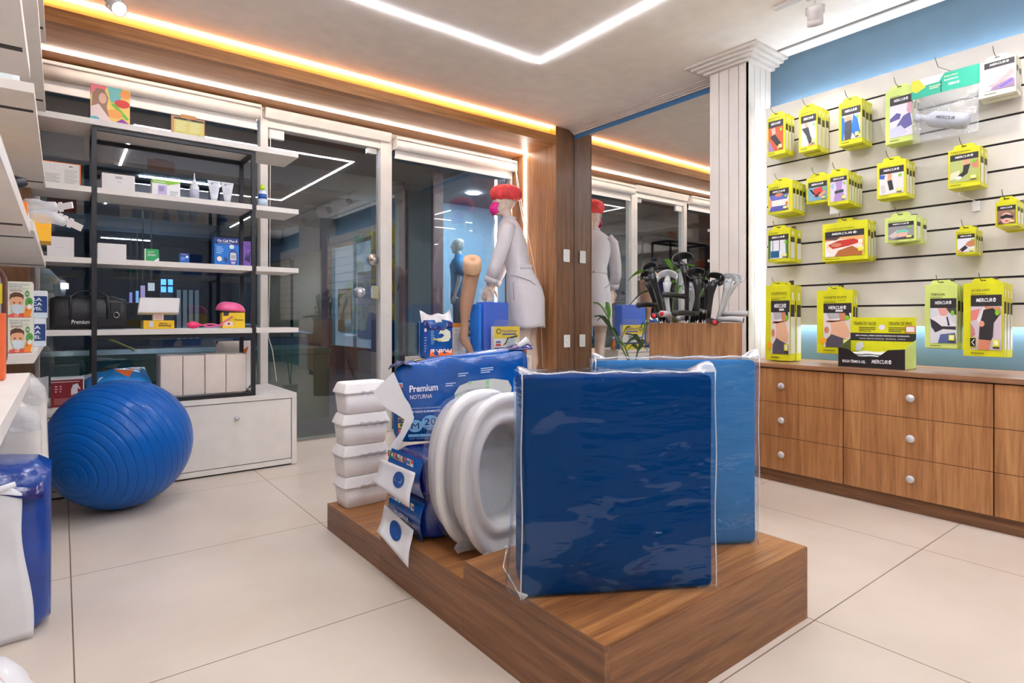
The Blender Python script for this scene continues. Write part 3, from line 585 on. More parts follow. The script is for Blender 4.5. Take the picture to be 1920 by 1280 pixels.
for k in range(4):
    gp = MB(); c1 = (230, 230, 228) if k >= 2 else (120, 210, 30)
    zc_ = .040 + .013 * k; ofs = random.uniform(-.01, .01)
    gp.grid(lambda i, j: (.02 + .12 * j, (h - .02) * (1 - 2 * i) * (.9 if k < 2 else .96) + ofs, zc_ + .010 * math.sin(PI * i) * math.sin(PI * j) + .003 * math.sin(17 * i + 5 * j)), 12, 10, mat('gel_%d' % (k >= 2), c1, .3, coat=.4))
    g_ = gp.build('gel_pack', solid=.008); g_.location = th.location
    tag(g_, ['green gel pack at the bottom of the counter display box', 'green gel pack second from the bottom in the counter display box', 'white wrapped gel pack under the top one in the counter display box', 'white wrapped gel pack on top in the counter display box'][k], 'gel pack', 'gel packs in the counter display box')
# ================================================================ LEFT: wall shelving in two bays
SHW = mat('shelf_white', (226, 220, 212), .45)
def bay(y0, y1, zs, th_, label, depth=.33):
    t = thing('shelving_bay', label, 'shelving', (XL, (y0 + y1) / 2, 0)); h = (y1 - y0) / 2; X1 = -.07 - XL
    MB().box((.001, -h, .0), (.02, h, 2.62), SHW).build('back_panel', t)
    for z in zs:
        s_ = MB().box((.02, -h, z - th_), (X1, h, z), SHW).build('shelf_board', t, bevel=.001)
        mb = MB()
        for f_ in (.12, .88):
            yy = -h + 2 * h * f_; mb.box((.03, yy - .012, z - th_ - .0015), (X1 - .008, yy + .014, z - th_ + .001), GR)
            mb.build('support_rail', s_); mb = MB()
    return t
bay(2.42, 4.20, [.935, 1.36, 1.80, 2.235, 2.62], .032, 'white wall shelving bay beside the shop window, holding the child mask boxes')
bay(.35, 2.13, [.895, 1.315, 1.755, 2.2], .032, 'white wall shelving bay nearest the camera at the left edge')
# white joining panel between the bays
tag(MB().box((XL + .002, 2.135, 0), (-.26, 2.16, 2.62), SHW).build('divider_panel'), 'upright white panel between the two wall shelving bays', 'panel')
# ---------------- low cabinet under the window + black steel display frame with white shelves
t = thing('low_cabinet', 'long low white cabinet with a flap door under the shop window', 'cabinet', (.5, 4.26, 0))
x0, x1 = -.25 - .5, 1.335 - .5; D = .72
MB().box((x0, 0, .478), (x1, D, .512), SHW).build('top_panel', t, bevel=.001)
MB().box((x1 - .034, 0, .004), (x1, D, .477), SHW).build('side_panel', t, bevel=.001)
MB().box((x0, 0, .004), (x0 + .034, D, .477), SHW).build('side_panel', t, bevel=.001)
MB().box((x0 + .035, .004, .012), (x1 - .035, D, .046), SHW).build('bottom_rail', t)
MB().box((x0 + .035, D - .02, .047), (x1 - .035, D, .477), SHW).build('back_panel', t)
for a_, b_ in ((x0 + .038, .03), (.034, x1 - .038)):
    d = MB().box((a_, .006, .051), (b_, .024, .473), SHW).build('flap_door', t, bevel=.001)
    kb = MB(); kb.lathe([(.006, 0), (.006, .014), (.013, .018), (.016, .024), (.012, .03), (.001, .032)], KNOBM, M=rot_to((0, -1, 0), ((a_ + b_) / 2 + .02 if b_ > .1 else a_ + .05, .006, .371)))
    kb.build('knob', d)
MB().box((x0 + .035, .02, .0), (x1 - .035, .04, .012), GR).build('shadow_gap', t)
t = thing('display_rack', 'tall black square tube frame standing on the white cabinet at the window', 'display frame', (.6, 4.28, .512))
fx0, fx1, fy0, fy1, fz, q = .142 - .6, 1.062 - .6, 0, .36, 2.195 - .512, .025
for fx in (fx0, fx1 - q):
    for fy in (fy0, fy1 - q): MB().box((fx, fy, 0), (fx + q, fy + q, fz), BLACKM).build('post', t)
for fy in (fy0, fy1 - q):
    for z in (0, fz - q): MB().box((fx0 + q, fy, z), (fx1 - q, fy + q, z + q), BLACKM).build('rail', t)
for fy in (fy0, fy1 - q): MB().box((fx0 + q, fy, .977 - .512 - .060), (fx1 - q, fy + q, .977 - .512 - .0345), BLACKM).build('rail', t)
SHZ = [2.230, 1.824, 1.403, .977]
for fx in (fx0, fx1 - q):
    for z in [0, fz - q] + [s_ - .512 - .047 - .001 for s_ in SHZ[1:]]: MB().box((fx, fy0 + q, z), (fx + q, fy1 - q, z + (q if z in (0, fz - q) else .014)), BLACKM).build('cross_bar', t)
NMS = ['topmost', 'second from the top', 'third from the top', 'lowest']
for k, z in enumerate(SHZ):
    mb = MB(); y0 = 4.262; y1 = 4.60
    if k == 0: mb.box((-.20, y0, z - .034), (1.347, y1, z), SHW)
    else:
        xs = [(-.20, .142), (.167, 1.037), (1.062, 1.349)]
        mb.prism([(-.20, y0), (.140, y0), (.140, 4.307), (.168, 4.307), (.168, y0), (1.035, y0), (1.035, 4.307), (1.064, 4.307), (1.064, y0), (1.349, y0), (1.349, y1), (-.20, y1)], z - .033, z, SHW, ((0, 0, 0), (1, 0, 0), (0, 1, 0), (0, 0, 1)))
    tag(mb.build('display_shelf'), 'long white shelf board of the black frame, ' + NMS[k], 'shelf', 'white shelves of the black display frame')
# ---------------- generic boxes standing on the display shelves
def shelf_box(u0, u1, v0, z, Y, depth, rgb, name, label, cat='box', items=None, rotz=0, side=None, rough=.4, group=None):
    a, b_ = ony(u0, v0, Y), ony(u1, v0, Y); W = b_.x - a.x; H = a.z - z
    t = thing(name, label, cat, ((a.x + b_.x) / 2, Y, z + .0005), rotz, group)
    MB().box((-W / 2, 0, 0), (W / 2, depth, H), mat('card_%d_%d_%d' % rgb, rgb, rough)).build('carton', t, bevel=.0012)
    if items: decal(items, ((-W / 2, 0, 0), (1, 0, 0), (0, 0, 1), (0, -1, 0)), 'front_print', t, W, H, .0008)
    if side: decal(side, ((W / 2, 0, 0), (0, 1, 0), (0, 0, 1), (1, 0, 0)), 'side_print', t, depth, H, .0008)
    return t, W, H
z1, z2, z3, z4 = [s_ for s_ in SHZ]
I = [('r', 0, 0, 1, 1, (250, 214, 110)), ('p', [(0, 1), (.42, 1), (.3, .78), (.1, .85), (0, .7)], (238, 120, 130)), ('p', [(.42, 1), (.8, 1), (.75, .62), (.5, .6)], (120, 196, 190)), ('e', .88, .86, .14, .12, (250, 160, 70)), ('e', .8, .6, .2, .11, (226, 60, 50)), ('p', [(.5, .55), (.6, .58), (.98, .22), (.9, .18)], (120, 200, 60)), ('e', .6, .3, .2, .12, (250, 170, 80)), ('p', [(.02, .3), (.04, .75), (.14, .9), (.34, .9), (.44, .7), (.4, .45), (.48, .1), (.2, .2)], (160, 122, 96)), ('e', .3, .66, .1, .14, (238, 190, 160)), ('p', [(0, .4), (.2, .5), (.5, .12), (.52, 0), (0, 0)], (244, 222, 216)), ('p', [(.62, .08), (.8, .2), (.96, .1), (.9, 0), (.66, 0)], (150, 50, 160)), ('e', .1, .1, .12, .06, (110, 190, 200))]
shelf_box(170, 243.5, 156, z1, 4.34, .06, (244, 236, 226), 'picture_box', 'square box with a colourful picture of a long haired woman, on the topmost shelf', 'box', I)
t, W, H = shelf_box(321, 384, 215, z1, 4.36, .02, (196, 140, 86), 'clipboard', 'wooden clipboard with a yellow sheet leaning on the topmost shelf', 'clipboard', [('r', .08, 0, .97, .93, (216, 204, 110)), ('r', .08, .84, .97, .93, (40, 38, 40)), ('t', 'MERCUR', .45, .87, .14, .04, (240, 240, 240)), ('l', .14, .3, .46, .78, 6, (236, 230, 170)), ('l', .54, .3, .86, .78, 6, (236, 230, 170)), ('e', .8, .14, .08, .08, (150, 150, 60))])
MB().prism(rrect(-W * .24, -.012, W * .24, .014, .01), -.004, .006, mat('bronze_clip', (150, 104, 60), .3, metal=.6), ((0, 0, H), (1, 0, 0), (0, 0, 1), (0, -1, 0))).build('clip', t)
shelf_box(80, 151.5, 300, z2, 4.33, .14, (250, 130, 50), 'orange_edged_box', 'orange edged box printed with grey text panels at the left of the second shelf', 'box', [('r', 0, 0, .965, .965, (222, 216, 210)), ('l', .06, .05, .44, .5, 9, (170, 166, 162)), ('l', .56, .1, .9, .72, 9, (180, 176, 172)), ('r', .68, .83, .78, .87, (70, 66, 66)), ('e', .2, .82, .012, .012, (90, 86, 86)), ('e', .3, .82, .012, .012, (90, 86, 86)), ('e', .2, .7, .012, .012, (90, 86, 86)), ('e', .3, .7, .012, .012, (90, 86, 86))])
shelf_box(191, 253, 323, z2, 4.36, .13, (226, 220, 216), 'white_carton', 'plain white carton with a small barcode on the second shelf', 'box', [('r', .4, .74, .62, .88, (206, 204, 204))] + [('r', .41 + .025 * k, .76, .42 + .025 * k, .87, (90, 88, 90)) for k in range(8)] + [('r', .47, .55, .5, .58, (90, 90, 90)), ('r', .53, .55, .56, .58, (90, 90, 90))])
shelf_box(285, 338, 335, z2, 4.34, .09, (236, 236, 234), 'green_trimmed_box', 'white box with a green swoosh and a lilac picture on the second shelf', 'box', [('p', [(0, 1), (1, 1), (1, .9), (.55, .72), (.5, .78), (0, .78)], (140, 200, 60)), ('t', 'Medicate', .06, .84, .4, .1, (250, 250, 250)), ('r', .2, .12, .52, .68, (196, 178, 220)), ('r', .24, .3, .42, .62, (150, 140, 180)), ('l', .62, .1, .92, .4, 3, (170, 170, 180))])
def bottle(prof, loc, m, label, parts, name='bottle', cat='bottle'):
    t = thing(name, label, cat, loc); mb = MB(); mb.lathe(prof, m, 20); mb.build('body', t)
    for nm, p, mm in parts:
        mb = MB(); mb.lathe(p, mm, 20); mb.build(nm, t)
    return t
TRW = mat('milky_plastic', (226, 228, 234), .3, coat=.2); PUR = mat('label_lilac', (196, 196, 216), .4)
a = ony(365.5, 371, 4.36)
bottle([(.001, 0), (.026, 0), (.028, .006), (.028, .09), (.022, .108), (.013, .118)], (a.x, 4.38, z2 + .0005), TRW, 'clear dropper bottle with a long pointed nozzle on the second shelf',
       [('nozzle', [(.013, .118), (.014, .126), (.006, .145), (.0025, .185), (.001, .187)], TRW), ('label', [(.0285, .02), (.0285, .075)], PUR)])
def tube_(u, lab):
    a = ony(u, 375, 4.35); t = thing('cream_tube', lab, 'tube', (a.x, 4.37, z2 + .0005), 0, 'white cream tubes on the second shelf'); R = []
    for i in range(9):
        f_ = i / 8; z = .02 + .13 * f_; rx = .019 + .022 * f_; ry = .019 * (1 - f_) + .0015
        R.append([(rx * math.cos(2 * PI * j / 20), ry * math.sin(2 * PI * j / 20), z) for j in range(20)])
    mb = MB(); mb.rings(R, TRW); mb.build('tube_body', t)
    mb = MB(); mb.lathe([(.017, 0), (.018, .02), (.015, .022)], WHITE, 20); mb.build('cap', t)
    decal([('t', 'CONDUTOR', .05, .86, .8, .06, (70, 70, 90), .02), ('r', .05, .78, .3, .84, (90, 90, 110)), ('l', .12, .2, .85, .7, 7, (206, 206, 214))], ((-.024, -.019, .035), (1, 0, 0), (0, .09, 1), (0, -1, .1)), 'tube_print', t, .048, .112, .006)
tube_(402.5, 'white cream tube standing next to the dropper bottle'); tube_(427.5, 'white cream tube standing next to the right post of the frame')
a = ony(492, 385, 4.40)
bottle([(.001, 0), (.027, 0), (.029, .006), (.029, .115), (.022, .13), (.011, .136)], (a.x, 4.40, z2 + .0005), mat('pale_blue_plastic', (206, 218, 230), .25, coat=.3), 'pump bottle with a lime cap and blue label ending the second shelf',
       [('label', [(.0296, .07), (.0296, .105)], ink((30, 80, 160))), ('flip_cap', [(.012, .136), (.016, .14), (.016, .155), (.012, .165), (.006, .176), (.001, .178)], mat('lime_cap', (190, 220, 40), .3)), ('lower_label', [(.0295, .02), (.0295, .068)], ink((196, 214, 232)))])
shelf_box(88, 139, 442, z3, 4.34, .14, (222, 216, 214), 'white_carton', 'plain white carton at the left end of the third shelf', 'box', [('l', .3, .45, .75, .5, 1, (200, 196, 194))])
shelf_box(183, 237, 455, z3, 4.36, .13, (226, 221, 218), 'white_carton', 'plain white carton just right of the left frame post on the third shelf', 'box', [('l', .3, .5, .7, .53, 1, (208, 204, 202))])
shelf_box(271, 298, 466, z3, 4.33, .05, (40, 160, 90), 'green_box', 'small green and white box on the third shelf', 'box', [('r', 0, 0, 1, 1, (40, 160, 90)), ('r', 0, 0, .08, 1, (236, 236, 226)), ('p', [(.55, 0), (1, .35), (1, 0)], (240, 240, 240)), ('t', 'CERVEGO', .18, .45, .6, .16, (240, 240, 240), .02), ('l', .2, .68, .7, .82, 2, (200, 230, 200))])
shelf_box(337, 355, 474, z3, 4.33, .05, (30, 96, 186), 'blue_test_box', 'tiny blue test strip box on the third shelf', 'box', [('r', 0, .74, 1, 1, (30, 50, 130)), ('e', .76, .64, .14, .13, (236, 240, 246)), ('l', .1, .3, .6, .6, 3, (160, 200, 240)), ('t', 'Testes', .1, .82, .6, .1, (240, 240, 250))])
shelf_box(402, 448, 444, z3, 4.32, .09, (26, 116, 206), 'glucose_meter_box', 'blue boxed blood glucose meter on the third shelf', 'box', [('r', 0, .76, 1, 1, (24, 40, 110)), ('t', 'On Call Plus II', .12, .84, .8, .09, (240, 244, 250), .02), ('l', .15, .78, .85, .82, 1, (160, 190, 230)), ('p', ell(.76, .27, .19, .3), (30, 34, 90)), ('p', ell(.76, .27, .16, .26), (110, 110, 190)), ('r', .64, .2, .88, .46, (206, 214, 206)), ('t', '335', .67, .26, .18, .12, (30, 30, 40), .01), ('e', .72, .1, .035, .03, (230, 230, 240)), ('e', .8, .1, .035, .03, (230, 230, 240)), ('e', .7, .68, .1, .08, (220, 230, 240)), ('e', .2, .22, .1, .09, (240, 226, 200)), ('l', .08, .4, .36, .68, 4, (150, 200, 240)), ('r', .4, .14, .44, .3, (20, 30, 80)), ('r', .47, .1, .51, .26, (20, 30, 80))])
shelf_box(456, 479, 452, z3, 4.46, .1, (130, 90, 176), 'purple_box', 'purple box half hidden behind the right post on the third shelf', 'box', [('p', [(.1, .3), (.3, .6), (.35, .4), (.6, .66), (.55, .2)], (50, 40, 90)), ('l', .2, .7, .9, .85, 2, (90, 60, 140))])
# black medical bag
a, b_ = ony(93, 552, 4.36), ony(237, 552, 4.36); W = b_.x - a.x; H = a.z - z4
LEA = mat('black_leatherette', (30, 30, 34), .45, bump=.5, bscale=70)
t = thing('medical_bag', 'black leatherette bag printed Premium lying on the lowest shelf', 'bag', ((a.x + b_.x) / 2, 4.32, z4 + .001))
R = []
for i in range(13):
    x = -W / 2 + W * i / 12; e = 1 - .10 * abs(2 * i / 12 - 1) ** 4; wv = .004 * math.sin(i * 2.1)
    R.append([(x, y * e + .12, max(0, z * (e if z > H * .3 else 1)) + wv * (z > 0.01)) for y, z in [(-.10, .004), (-.115, .03), (-.118, H * .5), (-.105, H * .85), (-.07, H * .98), (0, H), (.07, H * .98), (.105, H * .85), (.118, H * .5), (.115, .03), (.10, .004)]])
mb = MB(); mb.rings(R, LEA); mb.build('bag_body', t)
for s_ in (-.16, .16):
    mb = MB(); mb.tube([(s_ * W * 1.5 - .0, .002, H * .3), (s_ * W * 1.5, -.008 + .01, H * .95), (s_ * W * .8, .04, H + .025), (0, .05, H + .03) if s_ > 0 else (s_ * .2 * W, .05, H + .028), (-s_ * W * .3, .05, H + .02)], .007, LEA, 8, flat=.5)
    mb.build('carry_strap', t)
mb = MB(); mb.tube([(W / 2 - .055 + .014 * math.cos(q_), -.006, H * .42 + .016 * math.sin(q_)) for q_ in [2 * PI * k / 14 for k in range(15)]], .0028, CHROME, 6, cap=False); mb.build('d_ring', t)
MB().box((W / 2 - .085, -.004, H * .44), (W / 2 - .03, .004, H * .8), LEA).build('side_tab', t, bevel=.003)
decal([('t', 'Premium', 0, 0, 1, 1, (235, 235, 235), .01, .1)], ((-W * .23, -.0, .034), (1, 0, 0), (0, 0, 1), (0, -1, 0)), 'bag_print', t, .088, .024, .006)
# nebulizer carton with tilted lid on a yellow box
t, W, H = shelf_box(269, 327, 601, z4, 4.32, .16, (246, 196, 30), 'yellow_premium_box', 'flat yellow box printed Premium under a white device on the lowest shelf', 'box', [('t', 'Premium', .48, .2, .4, .34, (60, 40, 60), .02, .1, True), ('l', .5, .62, .86, .76, 1, (90, 70, 40)), ('r', .18, .2, .32, .9, (220, 210, 226))])
yb = z4 + H + .001; t = thing('tabletop_device', 'white tabletop device with a tilted head standing on the flat yellow box', 'device', (t.location.x, 4.36, yb))
MB().box((-.03, 0, 0), (.03, .06, .07), WHITE).build('stand', t, bevel=.004)
MB().box((-.022, -.0015, .008), (.022, 0, .05), ink((206, 176, 176))).build('stand_panel', t)
mb = MB(); mb.prism([(-.115, 0), (.115, 0), (.125, .105), (-.10, .105)], 0, .045, WHITE, ((.0, -.02, .05), (1, 0, 0), (0, .35, .94), (0, .94, -.35))); mb.build('tilted_head', t, bevel=.006)
# pink nebulizer mask, hose, yellow box
t, W, H = shelf_box(417, 459, 586, z4, 4.30, .10, (246, 206, 40), 'yellow_premium_box', 'tall yellow box printed Premium under the pink mask on the lowest shelf', 'box', [('r', .1, .14, .46, .42, (240, 220, 220)), ('e', .28, .28, .06, .08, (200, 60, 90)), ('t', 'Premium', .55, .48, .36, .12, (70, 40, 60), .02, .1), ('p', [(.05, 1), (.3, 1), (.25, .8), (.05, .8)], (60, 50, 60))], rotz=-.06)
PK1 = mat('pink_plastic', (236, 92, 150), .4, coat=.3); PK2 = mat('hot_pink_rubber', (250, 50, 120), .35, coat=.3)
tx = t.location.x
mb = MB(); R = []
for i in range(7):
    f_ = i / 6; s_ = .075 * math.cos(f_ * 1.35) + .012; R.append([(s_ * 1.1 * math.cos(a_) * (1 + .15 * math.cos(a_)), .7 * s_ * math.sin(a_), .062 * math.sin(f_ * 1.5)) for a_ in [2 * PI * j / 20 for j in range(20)]])
mb.rings(R, PK1, cap0=True)
o = tag(mb.build('inhaler_mask'), 'pink child inhaler mask lying on the tall yellow box', 'mask'); o.location = (tx - .02, 4.37, z4 + H + .012); o.rotation_euler = (0, .08, 0)
t = thing('blood_pressure_bulb', 'hot pink rubber bulb with coiled pink hose on the lowest shelf', 'bulb', (ony(362, 605, 4.31).x, 4.31, z4 + .024))
mb = MB(); mb.lathe([(.001, -.036), (.012, -.034), (.022, -.018), (.024, 0), (.02, .022), (.01, .036), (.007, .044)], PK2, 18, M=Matrix.Rotation(PI / 2, 4, 'Y')); mb.build('bulb', t)
hs = [(.04 + .022 * k, .01 * math.sin(k), -.010 + .015 * abs(math.sin(k * .55))) for k in range(9)]
mb = MB(); mb.tube([(.04, 0, 0)] + hs[1:] + [(.225, -.005, .03), (.235, -.008, .055), (.2, -.006, .03), (.15, -.008, -.006), (.09, -.01, -.014), (.06, -.012, -.004)], .0055, PK1, 8); mb.build('hose', t)
# ---------------- on the low cabinet top
zc = .5125
FILM2 = clear('thin_clear_wrap', .02, .4, (.98, .98, 1), .1, bump=.8, bscale=22, haze=.04)
PAPER = mat('unbleached_paper', (236, 222, 204), .8, bump=.3, bscale=40, var=.06)
# paper towel multipack with four blocks
a, b_ = ony(300, 670, 4.335), ony(462, 663, 4.335)
zf = zc + .026
t = thing('paper_towel_pack', 'clear wrapped pack of four beige paper towel blocks on the low cabinet', 'pack', ((a.x + b_.x) / 2, 4.335, zf), 0)
W = b_.x - a.x; H = .265; bw = W / 4
for k in range(4): MB().box((-W / 2 + bw * k + .002, .0, 0), (-W / 2 + bw * (k + 1) - .002, .2, H - .004 * (k % 2)), PAPER).build('towel_block', t, bevel=.006)
mb = MB(); e = .004; mb.box((-W / 2 - e, -e, -.001), (W / 2 + e, .2 + e, H + e), FILM2); mb.build('wrap', t, bevel=.01)
mb = MB(); mb.grid(lambda i, j: (-W / 2 - e - .022 * i * math.sin(PI * j), .1 - .09 * (1 - i) + .18 * (1 - i) * (j - .0) , H * (.5 + (j - .5) * (1 - .7 * i)) + .01), 6, 6, FILM2); mb.build('gathered_wrap_end', t)
# soft pouch blue and orange behind the ball
t = thing('wipes_pouch', 'soft blue and orange printed pouch lying behind the blue ball', 'pouch', (.285, 4.45, zc + .001))
def pillow(mb, W, D, H, m, n=10, pin=.55, M=None, wr=.006):
    for s_ in (1, -1):
        def fn(i, j, s_=s_):
            e = (math.sin(PI * i) ** pin) * (math.sin(PI * j) ** pin); w_ = wr * math.sin(13 * i + 7 * j) * math.sin(9 * j - 4 * i) * e
            p = Vector(((i - .5) * W, (j - .5) * D, s_ * (H / 2 * e) + w_)); return M @ p if M else p
        mb.grid(fn, n, n, m)
    return mb
MUL = nodes('printed_pouch_film'); mm, nt, b = MUL; MATS['pouch'] = mm
tc = N(nt, 'ShaderNodeTexCoord'); vo = N(nt, 'ShaderNodeTexVoronoi'); vo.inputs['Scale'].default_value = 11; nt.links.new(tc.outputs['Object'], vo.inputs['Vector'])
rp = N(nt, 'ShaderNodeValToRGB'); rp.color_ramp.interpolation = 'CONSTANT'; e_ = rp.color_ramp.elements; e_[0].color = (*lin((40, 130, 205)), 1); e_[1].position = .42; e_[1].color = (*lin((232, 236, 240)), 1); k_ = e_.new(.6); k_.color = (*lin((240, 120, 60)), 1); k_ = e_.new(.8); k_.color = (*lin((90, 170, 220)), 1)
sx = N(nt, 'ShaderNodeSeparateColor'); nt.links.new(vo.outputs['Color'], sx.inputs[0]); nt.links.new(sx.outputs[0], rp.inputs[0]); nt.links.new(rp.outputs[0], b.inputs['Base Color']); b.inputs['Roughness'].default_value = .25; b.inputs['Coat Weight'].default_value = .5
mb = MB(); pillow(mb, .34, .24, .13, mm, 14); o = mb.build('pouch_body', t); o.location = (0, 0, .066); o.rotation_euler = (.55, -.1, .1); o.location.z = .13
# standing flour-like bag behind the right post
t = thing('printed_bag', 'white bag with orange and blue script standing behind the right frame post', 'bag', (1.02, 4.74, zc + .012))
mb = MB(); pillow(mb, .24, .36, .12, mat('white_bag_film', (232, 232, 234), .3, coat=.4), 12, .4, M=Matrix.Translation((0, 0, .17)) @ Matrix.Rotation(PI / 2, 4, 'X')); mb.build('bag_body', t)
decal([('t', 'Itália', 0, .45, .8, .28, (236, 96, 50), .03, .3), ('t', 'Shop', .1, .2, .6, .14, (40, 110, 200), .01, .3), ('p', ell(.45, .03, .36, .1), (40, 130, 205)), ('p', [(.5, .8), (.9, 1.0), (.8, .75)], (240, 120, 50))], ((-.09, -.068, .07), (1, 0, 0), (0, 0, 1), (0, -1, 0)), 'bag_print', t, .2, .24, .002)
# maroon glove box
t, W, H = shelf_box(95, 158, 710, zc, 4.40, .12, (232, 230, 230), 'glove_box', 'maroon box of gloves with a white hand picture on the low cabinet', 'box', [('r', 0, .02, .96, .94, (132, 28, 34)), ('r', 0, .86, .86, .88, (236, 220, 220)), ('p', [(.6, .42), (.6, .6), (.66, .76), (.8, .8), (.86, .66), (.9, .6), (.84, .6), (.8, .66), (.8, .45), (.77, .4), (.74, .46), (.71, .4), (.68, .46), (.64, .4)], (226, 220, 222)), ('l', .1, .1, .84, .32, 4, (190, 130, 130)), ('l', .12, .5, .2, .76, 3, (220, 180, 180)), ('l', .26, .5, .32, .76, 3, (220, 180, 180))], side=[('r', .2, .1, .8, .9, (190, 190, 196))])
# ---------------- exercise ball
ctr = Vector((.262, 3.893, .357)); RB = .352
rd = Vector(ray(128, 893)).normalized(); oc = Vector((0, 0, CAM_H)) - ctr; bq = oc.dot(rd)
ax = (Vector((0, 0, CAM_H)) + rd * (-bq - math.sqrt(max(1e-6, bq * bq - oc.dot(oc) + RB * RB))) - ctr).normalized()
prof = []
rings_ = [math.radians(x) for x in range(8, 173, 7)]
prof = []; 
ths = sorted(set([PI * i / 90 for i in range(91)] + [g + k * .0045 for g in rings_ for k in (-1.6, -.8, 0, .8, 1.6)]))
for th_ in ths:
    dd = min(abs(th_ - g) for g in rings_) * RB; r_ = RB - (.0026 * max(0, 1 - dd / .0026))
    prof.append((max(.0005, r_ * math.sin(th_)), r_ * math.cos(th_)))
BALL = mat('blue_rubber', (0, 88, 174), .3, coat=.14, var=.02, spec=.2)
t = thing('exercise_ball', 'large blue ribbed exercise ball on the tiled floor', 'ball', (ctr.x, ctr.y, 0))
mb = MB(); mb.lathe(prof, BALL, 96, M=rot_to(ax, (0, 0, RB + .001))); mb.build('ball_shell', t)
mb = MB(); mb.lathe([(.02, .0), (.02, .004), (.006, .005), (.001, .004)], mat('white_plug', (220, 224, 230), .4), 16, M=rot_to(-ax, -ax * (RB - .002) + Vector((0, 0, RB)))); mb.build('air_plug', t)
# ================================================================ STEPPED PLATFORM AND ITS GOODS
PX0, PX1 = 1.046, 2.066
t = thing('display_platform', 'low three stepped walnut display platform in the middle of the floor', 'platform', (1.55, .99, 0))
def tier(y0, y1, h):
    x0, x1 = PX0 - 1.55, PX1 - 1.55; y0 -= .99; y1 -= .99
    tr = MB().box((x0 + .002, y0 + .002, h - .004), (x1 - .002, y1, h), PLT).build('tier_top', t)
    MB().box((x0, y0, 0), (x0 + .02, y1, h - .0035), PLY).box((x0, y0, h - .0035), (x0 + .003, y1, h + .0004), PLY).build('side_board', tr)
    MB().box((x1 - .02, y0, 0), (x1, y1, h - .0035), PLY).build('side_board', tr)
    MB().box((x0 + .0205, y0, 0), (x1 - .0205, y0 + .02, h - .0045), PLX).build('front_board', tr)
    MB().box((x0 + .0205, y1 - .02, 0), (x1 - .0205, y1, h - .0045), PLX).build('rear_board', tr)
tier(.990, 1.62, .250); tier(1.621, 2.25, .187); tier(2.251, 2.86, .128)
